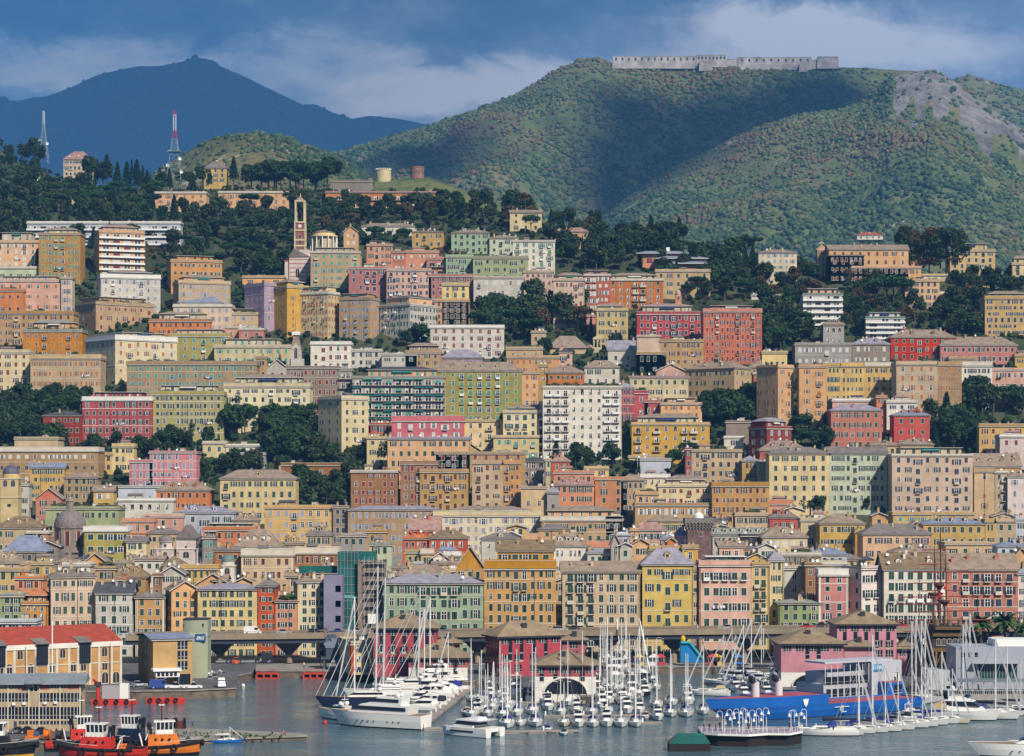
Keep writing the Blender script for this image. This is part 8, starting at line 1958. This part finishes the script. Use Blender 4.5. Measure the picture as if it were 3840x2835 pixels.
# ---------------------------------------------------------------- the blue ship and its terrace
def blue_ship():
 X,Y = c2(2560,2335,3.304); D0,D1 = 543,578; a,b = Vector((wx(2668,D0),D0)),Vector((wx(3420,D1),D1)); L = (b - a).length; d = b - a; c = (a + b) / 2; rz = math.atan2(d.y,d.x) + math.pi
 r = thing('blue_ship',(c.x,c.y + 3,0),'moored blue ship hull with red deck, white ventilators and low waist','ship',rz); bl = mat('ship_blue',(.010,.105,.40),.4,var=.12,vscale=.2,spec=.4); mb,st = hull_mb(L,11,3.1,bl,bl,sheer=0,full=3.2,stern=.95,rake=.09,ns=24,keel=-.6); mb.build('hull',r,True); deck_mb(st,PINKD,-.3).build('deck',r)
 fb = MB(); hi = [(p[4][0] + .04 * L * ((q - 12) / 12) ** 2 * .6,p[4][1] * 1.03,5.4) for q,p in enumerate(st)][12:]; lo = [(p[4][0],p[4][1] * 1.001,3.1) for p in st][12:]
 for s in (-1,1):
  for q in range(len(hi) - 1): v = [(lo[q][0],s * lo[q][1],lo[q][2]),(lo[q + 1][0],s * lo[q + 1][1],lo[q + 1][2]),(hi[q + 1][0],s * hi[q + 1][1],hi[q + 1][2]),(hi[q][0],s * hi[q][1],hi[q][2])]; fb.poly(v if s == -1 else v[::-1],bl)
 fb.poly([(lo[0][0],-lo[0][1],3.1),(hi[0][0] - 1.8,-hi[0][1],3.1),(hi[0][0],-hi[0][1],5.4),(hi[0][0],hi[0][1],5.4),(lo[0][0],lo[0][1],3.1)],bl); fb.build('forecastle',r); mb = MB()
 for q in range(len(hi) - 1): mb.poly([(hi[q][0],-hi[q][1],5.2),(hi[q + 1][0],-hi[q + 1][1],5.2),(hi[q + 1][0],hi[q + 1][1],5.2),(hi[q][0],hi[q][1],5.2)],PINKD)
 mb.build('fore_deck',r); vm = mat('ventilator_white',(.55,.53,.54),.6)
 for px in (742,1118):
  x = -(wx(X(px),553) - c.x); mb = MB(); mb.tube((x,0,5),(x,0,8.6),.95,.9,vm,14); loft(mb,[[(x + .9 * math.sin(t) * 1.2 + rr * math.cos(a) * math.cos(t),rr * math.sin(a),8.6 + 1.1 * math.sin(t) * .9 + rr * math.cos(a) * -math.sin(t) * -1) for a in [6.283 * q / 12 for q in range(12)]] for t,rr in ((0,.9),(.4,1.0),(.9,1.15),(1.3,1.35))],vm,False); mb.build('ventilator',r); mb = MB(); mb.ball((x + 1.2,0,9.4),1.05,IRON,8,(.5,1,1)); mb.build('ventilator_mouth',r)
 y = st[12][4][1] + .12; mb = MB(); x = -(wx(X(1288),556) - c.x); mb.poly([(x - .9,y,4.6),(x - .5,y,3.3),(x,y,2.7),(x + .5,y,3.3),(x + .9,y,4.6),(x + .45,y,4.4),(x,y,4.7),(x - .45,y,4.4)],WHITE); mb.build('emblem',r); mb = MB(); x = -(wx(X(1815),565) - c.x)
 for u,v,w,h in ((-2.3,2.1,4.6,.14),(-.5,1.2,.16,1.3),(-.1,1.2,.16,1.4),(.3,1.2,.16,1.2),(-1.5,.9,1.8,.14)): mb.box(x + u,y - .02,v,x + u + w,y + .04,v + h,WHITE)
 mb.build('hull_mark',r)
 s = thing('ship_pavilion',(c.x,c.y + 16,0),'white two storey pavilion with dark windows and flat awning roof behind the blue ship','pavilion',math.atan2(d.y,d.x)); D = c.y + 18; xx = lambda px: (wx(px,D) - c.x); wl = mat('pavilion_white',(.40,.41,.46),.7,var=.06,vscale=.3); mb = MB(); x0,x1 = xx(3105),xx(3480); zz = lambda row: wz(row,D)
 mb.box(x0,0,1,x1,10,zz(2568),wl); mb.box(x0 + 2,1,zz(2568),x1 - 3,9,zz(2527),wl); mb.box(xx(3325),-1.6,1,xx(3480),9,zz(2490),wl); mb.build('wall',s); mb = MB(); mb.box(xx(3095),-1.2,zz(2490),xx(3440),6,zz(2483),wl); mb.build('awning_roof',s); mb = MB()
 for q in range(8): x = xx(3100) + (xx(3320) - xx(3100)) * q / 7; mb.box(x - .06,-1,zz(2568),x + .06,-.9,zz(2497),WHITE)
 mb.build('roof_post',s)
 for q in range(7): x = xx(3130) + (xx(3318) - xx(3130)) * q / 6; win(s,'slit','d',x,-.01,zz(2572),3.0,2.0); win(s,'slit','d',x,-.01,zz(2618),1.5,2.0)
 win(s,'plain','d',xx(3452),-1.62,zz(2570),1.8,2.2); mb = MB(); sx0,sx1 = xx(3328),xx(3376); mb.box(sx0,-1.8,zz(2528),sx1,-1.62,zz(2501),mat('sign_cyan',(.03,.20,.38),.5)); g = mb.build('sign',s); mb = MB(); W_ = sx1 - sx0
 for u,v,w,h in ((.05,.78,.27,.06),(.05,.68,.27,.06),(.05,.30,.27,.07),(.05,.45,.1,.14),(.22,.45,.1,.14),(.40,.62,.55,.16),(.40,.36,.12,.18),(.56,.36,.4,.18)): mb.box(sx0 + W_ * u,-1.83,zz(2528) + v * 1.75,sx0 + W_ * (u + w),-1.79,zz(2528) + (v + h) * 1.75,mat('sign_pale',(.45,.58,.66),.6))
 mb.build('lettering',g)
 t = thing('ship_stern_block',(c.x,c.y + 10,0),'blue box like stern of the moored ship with two windows','ship',math.atan2(d.y,d.x)); mb = MB(); D = c.y + 14; xx = lambda px: wx(px,D) - c.x; mb.box(xx(3418),0,-.5,xx(3510),9,wz(2574,D),bl); mb.box(xx(3418) + .2,.2,wz(2574,D),xx(3510) - .2,8.8,wz(2574,D) + .15,PINKD); mb.build('hull',t)
 for px in (3464,3486): win(t,'slit','d',xx(px),0,wz(2614,D),1.2,2.0)
 t = thing('glass_bridge',(wx(3476,606),606,0),'pale glass box bridge between the ship pavilion and the grey pavilion','pavilion'); mb = MB(); mb.box(0,0,2,wx(3566,606) - wx(3476,606),8,wz(2512,606),mat('frosted_glass',(.42,.46,.48),.4)); mb.build('wall',t); mb = MB()
 for q in range(5): x = (wx(3566,606) - wx(3476,606)) * q / 4; mb.box(x - .06,-.08,2,x + .06,-.01,wz(2512,606),ALU)
 mb.build('frame',t)
blue_ship()
def terrace():
 D0 = gd(2797); A = At(2835,2797,D0); r = A.root('floating_terrace','floating terrace with white railings on black rust streaked barges','floating terrace'); dk = mat('barge_black',(.012,.011,.012),.7,col2=(.022,.012,.008),var=.4,vscale=.4); w0,w1 = A.x(2632),A.x(3020); pts = [(w0,1),(A.x(2690),-1.5),(A.x(2802),-3.2),(A.x(2876),-.6),(A.x(2960),-1),(w1,4),(w1,13),(w0,13)]
 mb = MB(); mb.prism([(p[0] * .985,p[1] + 1) for p in pts],-.8,2.3,dk); mb.build('barge',r); mb = MB(); mb.prism(pts,2.3,2.75,WHITE,True,True,mat('terrace_deck',(.30,.25,.30),.8,var=.2,vscale=.5)); mb.build('deck',r); mb = MB()
 for (xa,ya),(xb,yb) in zip(pts[:6],pts[1:7]):
  n = max(1,int(math.hypot(xb - xa,yb - ya) / 1.1))
  for q in range(n): t = q / n; mb.tube((xa + (xb - xa) * t,ya + (yb - ya) * t,2.75),(xa + (xb - xa) * t,ya + (yb - ya) * t,3.85),.05,.05,WHITE,4)
  mb.tube((xa,ya,3.8),(xb,yb,3.8),.04,.04,WHITE,4)
 mb.build('railing',r); rnd = random.Random(4); mb = MB(); mb.tube((0,0,0),(0,0,1),.075,.06,WHITE,6); pm = mb.mesh('pole'); mb = MB(); pts_ = [(.55 - .55 * math.cos(t),0,.55 * math.sin(t)) for t in [math.pi * q / 8 for q in range(9)]]
 for p,q in zip(pts_,pts_[1:]): mb.tube(p,q,.05,.05,WHITE,5)
 hk = mb.mesh('hook'); mb = MB(); mb.lathe([(.34,-.75),(.2,-.35),(.06,-.05)],WHITE,10,1.1,0); bell = mb.mesh('bell_shade')
 for q,(px,top,s) in enumerate(((2709,2666,-1),(2718,2677,1),(2745,2661,-1),(2771,2658,-1),(2773,2672,-1),(2785,2660,1),(2797,2655,-1),(2811,2662,1),(2836,2657,1),(2862,2654,1),(2846,2682,-1),(2874,2680,-1),(2817,2686,-1),(2790,2689,-1),(2966,2662,1),(2979,2664,-1),(2996,2672,1),(3024,2659,-1))):
  D = D0 + rnd.uniform(1.5,9) if px < 3010 else D0 + 9; h = wz(top,D) - 2.75 - .55; o = thing('bell_lamp',(wx(px,D),D,2.75),'white hook shaped lamp with bell shade on the floating terrace','lamp',0 if s == 1 else math.pi,'bell lamps on the floating terrace'); link('pole',pm,o,None,0,(1,1,h)); link('hook',hk,o,(0,0,h)); link('bell_shade',bell,o,(0,0,h))
 for q,(px,D) in enumerate(((2660,4),(2684,5),(2700,6),(2808,3),(2640,3),(2960,6),(2978,6),(2720,7))): person((wx(px,D0 + D),D0 + D,2.76),R(q * 70),'stand',(('dark','red','dark','dark','dark','dark','blue','white')[q],),'visitor in %s clothes among the crowd on the floating terrace' % ('dark','red','dark','dark','dark','dark','blue','white')[q])
 A = At(2510,2818,gd(2818)); r = A.root('covered_barge','black barge with dark green tent roof left of the floating terrace','barge'); w = A.x(2665); mb = MB(); mb.box(0,0,-.6,w,6,1.5,dk); mb.build('hull',r); mb = MB(); gm = mat('tent_green',(.010,.085,.075),.7,var=.15,vscale=.4); zz = 1.55
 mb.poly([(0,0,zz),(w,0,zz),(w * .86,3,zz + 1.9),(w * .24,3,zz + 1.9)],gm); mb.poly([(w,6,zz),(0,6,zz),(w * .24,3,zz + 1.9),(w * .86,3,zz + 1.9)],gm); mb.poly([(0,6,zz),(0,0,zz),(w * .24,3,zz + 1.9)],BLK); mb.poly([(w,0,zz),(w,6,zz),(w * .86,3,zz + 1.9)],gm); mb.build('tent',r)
terrace()
def grey_pavilion():
 D = 604; A = At(3585,2570,D); r = A.root('grey_pavilion','windowless grey metal clad pavilion with three small windows and a glass strip','pavilion'); x0,x1 = A.x(3585),A.x(3900); z = A.z(2427); m = mat('metal_cladding',(.32,.335,.39),.5,var=.06,vscale=.3); mb = MB(); mb.box(x0,0,-1,x1,14,z,m); mb.box(A.x(3743),4,z,x1,13,A.z(2402),WHITE); mb.build('wall',r)
 for px in (3613,3637,3661): win(r,'slit','d',A.x(px),0,A.z(2464),.8,1.15)
 mb = MB(); mb.box(A.x(3657),-.05,A.z(2548),A.x(3815),0,A.z(2490),mat('pavilion_glass',(.02,.06,.065),.15,spec=.6))
 for q in range(15): x = A.x(3657) + (A.x(3815) - A.x(3657)) * q / 14; mb.box(x - .04,-.1,A.z(2548),x + .04,-.04,A.z(2490),STEEL)
 mb.build('glass_strip',r); mb = MB(); mb.box(A.x(3645),-2.2,A.z(2487),A.x(3820),0,A.z(2483),STEEL); mb.build('canopy',r)
 r = thing('covered_walkway',(wx(3566,595),595,0),'grey roofed walkway with railing in front of the grey pavilion','walkway'); L = wx(3900,595) - wx(3566,595); mb = MB(); mb.box(0,0,5.1,L,4.5,5.7,mat('walk_roof',(.15,.175,.2),.5)); mb.build('roof',r); mb = MB(); mb.box(0,0,-1,L,5,1.9,CONC); mb.build('deck',r); mb = MB()
 for q in range(46): x = L * q / 45; mb.box(x - .03,.05,1.9,x + .03,.1,3.1,WHITE)
 mb.box(0,.05,3.05,L,.1,3.12,WHITE)
 for q in range(9): x = L * q / 8; mb.box(x - .1,.6,1.9,x + .1,.8,5.1,STEEL)
 mb.build('railing',r)
grey_pavilion()
def galleon():
 D = 640; A = At(3560,2520,D); r = A.root('galleon','old style galleon with gilded dark stern and three bare masts','sailing ship'); wd = mat('galleon_wood',(.045,.032,.022),.8,var=.3,vscale=.6); gold = mat('gilding',(.55,.30,.05),.35,metal=.6); a,b = A.x(3492),A.x(3630); c = (a + b) / 2; h = (b - a) / 2; zt = A.z(2350)
 mb = MB(); loft(mb,[[(c - h * w,y,z),(c + h * w,y,z)] + [(c + h * w * .9,y + 12,z),(c - h * w * .9,y + 12,z)] for w,y,z in ((.5,1.5,-2),(.95,.6,2.5),(1.0,0,6),(.88,.3,10),(.74,.7,zt))],wd); mb.build('hull',r); mb = MB()
 for z0,z1,w in ((5.4,6.4,1.04),(9.6,10.3,.93),(zt - .8,zt,.78)): mb.box(c - h * w,-.5,z0,c + h * w,.4,z1,mat('stern_carving',(.14,.085,.03),.6,var=.4,vscale=2))
 for q in range(24): x = c - h + 2 * h * q / 23; mb.box(x - .07,-.62,5.5,x + .07,-.5,6.2,gold)
 mb.build('stern_gallery',r)
 for q in range(6): x = c - h * .75 + 1.5 * h * q / 5; mb = MB(); mb.tube((x,-.5,2.4),(x,-.6,5.2),.30,.22,gold,6); mb.ball((x,-.6,5.0),.35,gold,6); mb.build('gilded_figure',r)
 for x in (c - h * .7,c,c + h * .55): mb = MB(); mb.lathe([(.4,zt),(.65,zt + .4),(.6,zt + 1.6),(.75,zt + 1.7),(.05,zt + 2.3)],mat('lantern_bronze',(.16,.12,.07),.5),8,x,0); mb.build('stern_lantern',r)
 for q in range(5): win(r,'arch','d',c - h * .6 + 1.2 * h * q / 4,-.0,7.2,1.1,1.7)
 rm = mat('mast_brown',(.10,.035,.025),.8)
 for px,top,y,w in ((3572,1985,20,1.0),(3562,2080,8,.8),(3584,2060,34,.9)):
  x = A.x(px); zz = A.z(top); mb = MB(); mb.tube((x,y,4),(x,y,zz * .6),.42,.32,rm,7); mb.tube((x + .5,y,zz * .55),(x + .3,y,zz),.24,.12,rm,6); mb.lathe([(.5,zz * .56),(1.5,zz * .585),(1.5,zz * .6),(.3,zz * .6)],rm,10,x,y); mb.build('mast',r)
  for f,L in ((.33,14),(.5,11.5),(.68,8),(.84,5)): mb = MB(); mb.tube((x - L * w,y - .5,zz * f),(x + L * w,y - .5,zz * f + .3),.16,.16,mat('yard_red',(.20,.05,.035),.7),6); mb.build('yard',r)
  mb = MB()
  for s in (-1,1):
   for k in range(4): mb.tube((x + s * (2.5 + k * .8),y - 3,5),(x + s * .3,y,zz * .57),.04,.03,wd,4,False)
   mb.tube((x + s * 5,y - 4,5),(x,y,zz * .95),.035,.03,wd,4,False)
  mb.build('rigging',r)
 o = thing('flag',(wx(3545,D),D + 4,wz(2210,D)),'red flag with pale disc flying from the galleon rigging','flag'); mb = MB(); fm = mat('flag_red',(.55,.02,.03),.8); mb.poly([(-2.2,0,-3.6),(.2,.3,-1.4),(1.6,0,1.9),(.2,-.3,.4)],fm); mb.poly([(-2.2,.04,-3.6),(.2,-.26,.4),(1.6,.04,1.9),(.2,.34,-1.4)],fm); mb.build('cloth',o); mb = MB(); mb.lathe([(.02,0),(.55,0)],WHITE,10); mb.xform(Matrix.Translation((.0,-.22,-.6)) @ Matrix.Rotation(R(90),4,'X')); mb.build('disc',o)
galleon()
# ---------------------------------------------------------------- tugs and working craft
def tug(px,D,hd,L,hm,bot,label,house_top=True,text_=None):
 r = thing('tug_boat',(wx(px,D),D,0),label,'tug',R(hd)); mb,st = hull_mb(L,L * .33,2.3,hm,bot,sheer=.75,full=3.4,stern=.9,rake=.05,ns=18,boot=.75,keel=-.8); mb.build('hull',r,True); deck_mb(st,hm,-.5).build('deck',r)
 mb = MB()
 for s in (-1,1):
  for a,b in zip(st[2:],st[3:]): mb.tube((a[4][0],s * a[4][1] * 1.03,a[4][2] - .25),(b[4][0],s * b[4][1] * 1.03,b[4][2] - .25),.28,.28,RUB,6)
 mb.ball((L * .5,0,2.6),.9,RUB,8,(.5,1.6,.8)); mb.build('fender',r); tm = bpy.data.meshes.new('tyre'); bm = bmesh.new()
 mt = MB(); ring = []
 for q in range(12): t = 6.283 * q / 12; ring.append([((.55 + .2 * math.cos(p)) * math.cos(t),.2 * math.sin(p),(.55 + .2 * math.cos(p)) * math.sin(t)) for p in [6.283 * k / 6 for k in range(6)]])
 loft(mt,ring + [ring[0]],RUB,False); tm = mt.mesh('tyre')
 for s in (-1,1):
  for q in (4,8,12): a = st[q][4]; link('tyre',tm,r,(a[0],s * (a[1] + .3),a[2] - .6))
 z = 2.2; mb = MB(); house(mb,-L * .14,L * .24,L * .11,L * .07,z,z + 2.3,hm,.8,.1,.95); mb.build('deckhouse',r)
 for x in (-.05,.03,.11):
  for s in (-1,1): mb = MB(); mb.lathe([(.02,0),(.28,0),(.28,.05)],GLASS,10); mb.xform(Matrix.Translation((x * L,s * L * .105,z + 1.3)) @ Matrix.Rotation(R(90 * s),4,'X')); mb.build('porthole',r)
 mb = MB(); house(mb,-L * .05,L * .16,L * .09,L * .065,z + 2.3,z + 3.2,GEL,.1,0,1); house(mb,-L * .07,L * .18,L * .10,L * .075,z + 4.7,z + 4.95,GEL,.2,0,1)
 for k in range(5):
  for s in (-1,1): x = -L * .045 + (L * .195) * k / 4; y = s * (L * .088 - L * .024 * k / 4); mb.tube((x,y,z + 3.2),(x + .05,y * 1.05,z + 4.7),.1,.1,GEL,5)
 mb.build('wheelhouse',r); mb = MB(); house(mb,-L * .045,L * .15,L * .084,L * .06,z + 3.2,z + 4.7,GLASS,-.15,0,1.04); mb.build('wheelhouse_window',r)
 mb = MB(); mb.tube((L * .02,0,z + 4.9),(L * .02,0,z + 9),.16,.1,IRON,6); mb.box(L * .02 - .1,-1.3,z + 7,L * .02 + .1,1.3,z + 7.15,IRON); mb.box(L * .02 - .6,-.5,z + 8,L * .02 + .6,.5,z + 8.15,GEL); mb.build('mast',r)
 for s in (-1,1): mb = MB(); mb.tube((-L * .10,s * L * .07,z),(-L * .13,s * L * .07,z + 4.4),.5,.4,BLK,10); mb.build('funnel',r)
 mb = MB()
 for s in (-1,1): mb.tube((-L * .2,s * L * .1,z - .3),(-L * .24,s * L * .02,z + 2.2),.12,.12,GEL,6)
 mb.tube((-L * .24,-L * .1,z + 2.2),(-L * .24,L * .1,z + 2.2),.14,.14,GEL,6); mb.tube((L * .33,-1.2,z + .8),(L * .33,1.2,z + .8),.6,.6,IRON,10); mb.build('tow_gear',r); mb = MB()
 for s in (-1,1):
  for a,b in zip(st[9:],st[10:]): mb.tube((a[4][0],s * a[4][1] * .9,a[4][2] + .6),(b[4][0],s * b[4][1] * .9,b[4][2] + .6),.04,.04,GEL,4,False)
 for k in range(7):
  for s in (-1,1): mb.tube((-L * .13 + k * L * .05,s * L * .1,z + 2.3),(-L * .13 + k * L * .05,s * L * .1,z + 3.2),.035,.035,GEL,4)
 mb.build('rail',r)
 if text_: text(text_,r,-L * .05,-st[8][4][1] - .32,1.35,1.2,WHITE,.03,1.0)
 return r
YEL = mat('hull_yellow',(.55,.33,.02),.5)
tug(378,474,176,18,REDH,BLK,'bright red tug with white wheelhouse in the middle of three at the lower left',True,None); tug(600,479,8,17,ORG,BLK,'orange tug with black bow fender at the end of the spit'); tug(-40,476,4,19,BLK,YEL,'black and yellow tug with white house cut off by the left frame edge'); tug(300,489,12,14,REDH,BLK,'smaller red workboat with raked white wheelhouse behind the bright red tug'); tug(500,490,170,15,NAVY,BLK,'dark blue tug with white wheelhouse hidden behind the orange one')
def barge(px,D,w,hm,label,box=False,crane_=False):
 r = thing('work_barge',(wx(px,D),D,0),label,'barge',R(2)); mb = MB(); mb.prism([(-w / 2,0),(w / 2,0),(w / 2 + 1,2.5),(w / 2,5),(-w / 2,5)],-.5,1.15,hm); mb.build('hull',r); mt = MB(); mt.lathe([(.3,-.15),(.6,-.15),(.6,.15),(.3,.15)],RUB,10); mt.xform(Matrix.Rotation(R(90),4,'X')); tm = mt.mesh('tyre')
 for q in range(4): link('tyre',tm,r,(-w * .38 + w * .25 * q,-.2,.9))
 mb = MB(); mb.box(-w / 2,.1,1.15,w / 2,.25,1.45,hm); mb.build('bulwark',r)
 if box: mb = MB(); mb.box(-w * .25,1,1.5,w * .18,4,4.6,mat('container_grey',(.33,.30,.31),.7)); mb.build('container',r); mb = MB(); mb.box(w * .185,1.2,1.5,w * .4,4,5.2,GEL); mb.build('cabin',r)
 if crane_: mb = MB(); mb.tube((-w * .36,2,1.4),(-w * .36,2,5.4),.5,.4,REDH,8); mb.tube((-w * .36,2,5.2),(-w * .45,0,6.4),.35,.25,REDH,6); mb.box(-w * .36 - .8,1.3,4.6,-w * .36 + .7,2.7,5.6,IRON); mb.build('loader_crane',r)
barge(418,588,10,REDH,'red work barge with grey container and loader crane behind the tugs',True,True); barge(612,592,8.5,REDH,'plain red hull barge against the rusty quay')
motorboat(622,2335 + 990 / 3.304,5,6,'open',COVW,'small white cabin motor boat beside the red hull',None); motorboat(497,2335 + 870 / 3.304,10,5,'open',COVW,'small white launch beside the grey container barge',None)
r = sailboat(852,2335 + 1490 / 3.304,4,7.2,2335 + 1290 / 3.304,mat('hull_bright_blue',(.015,.12,.42),.4),COVW,None,'small blue hulled sailing boat tied to the spit',None)
for q,(x,y,hd,L,k,c,lab) in enumerate(((490,735,-70,8,'fly',COVB,'white fishing boat with blue cover behind the silo foot'),(540,690,-60,8,'fly',COVW,'white cabin boat behind the silo foot, second from the quay'),(600,650,60,7,'open',COVW,'small white boat behind the silo, third from the quay'),(650,640,60,7,'fly',COVW,'small white boat by the rocks behind the silo'))):
 motorboat(640 + x / 3.304,0,hd,L,k,c,lab,'boats in the basin behind the silo',D=640 + q * 6)
big_yacht(3625,4100,2836,2836,((-.30,.12,.07,2.0),),'sharp white bow of a large yacht entering at the lower right corner',hs=2.6)
motorboat(3838,2335 + 1500 / 3.304,175,7,'open',COVT,'small grey tender at the right frame edge above the sharp white bow',None)
for px,row,c,lab in ((1219,2716,REDH,'round red mooring buoy before the silver grey yacht'),(912,2576,GEL,'white mooring buoy in the basin beside the silo quay')):
 A = At(px,row,gd(row)); r = A.root('mooring_buoy',lab,'buoy'); mb = MB(); mb.ball((0,0,.35),.5,c,10,(1,1,1.15)); mb.build('float',r,True); mb = MB(); mb.tube((0,0,.8),(0,0,1.15),.05,.05,IRON,5); mb.build('ring',r)
def rusty():
 m = mat('rusty_steel',(.10,.025,.018),.9,var=.5,vscale=.6)
 for q,(px,lab) in enumerate(((635,'dark rusty steel frame at the left of a pair on the spit'),(672,'dark rusty steel frame at the right of a pair on the spit'))):
  A = At(px,2725,522); r = A.root('steel_frame',lab,'steel frame',0,'rusty steel frames on the spit'); mb = MB(); mb.box(-1.1,0,1,1.1,1.4,2.6,m); mb.box(-1.2,-.1,1,-.5,1.5,3.3,BLK); mb.box(.9,-.1,1,1.3,1.5,3.3,BLK); o = mb.build('frame',r); o.location = (0,0,-wz(2725,522)); 
  mb = MB(); mb.box(-1.3,-.2,.9,1.4,1.6,1.05,m); o = mb.build('skid',r); o.location = (0,0,-wz(2725,522))
 for q,(px,lab) in enumerate(((178,'orange cable reel on the quay edge beside the red tug'),(222,'rust brown cable reel on the quay edge'))):
  r = thing('cable_reel',(wx(px,489),489,2.12),lab,'cable reel',0,'cable reels on the quay'); oc = ORG if q == 0 else m
  for s in (-.6,.6): mb = MB(); mb.tube((s - .06,0,1.2),(s + .06,0,1.2),1.2,1.2,oc,18); mb.build('flange',r)
  mb = MB(); mb.tube((-.55,0,1.2),(.55,0,1.2),.8,.8,IRON if q else ORG,14); mb.build('drum',r)
 for q,(px,w,lab) in enumerate(((120,3,'orange machinery skid on the quay before the office'),(300,2,'orange red winch block on the quay left of the tugs'))):
  r = thing('machinery_skid',(wx(px,491),491,2.12),lab,'machinery',0,'machinery on the quay'); mb = MB(); mb.box(-w / 2,0,0,w / 2,1.6,.5,ORG); mb.build('base',r); mb = MB(); mb.box(-w * .35,.2,.5,w * .1,1.4,1.7,ORG); mb.tube((w * .25,.1,1.0),(w * .25,1.5,1.0),.5,.5,mat('motor_blue',(.05,.1,.22),.5),10); mb.build('engine',r)
rusty()

# ---------------------------------------------------------------- air
def haze():
 m = bpy.data.materials.new('haze_air'); m.use_nodes = True; k = NT(m.node_tree); k.n.clear()
 out = k.new('ShaderNodeOutputMaterial'); v = k.new('ShaderNodeVolumePrincipled')
 v.inputs['Color'].default_value = (0.16,0.47,1.0,1); v.inputs['Density'].default_value = 0.00007; v.inputs['Anisotropy'].default_value = 0.0
 k.l.new(v.outputs[0],out.inputs['Volume'])
 mb = MB(); mb.box(-12000,-400,-6,12000,16500,2950,m)
 tag(mb.build('haze'),kind='stuff')
haze()
print('objects',len(bpy.data.objects))
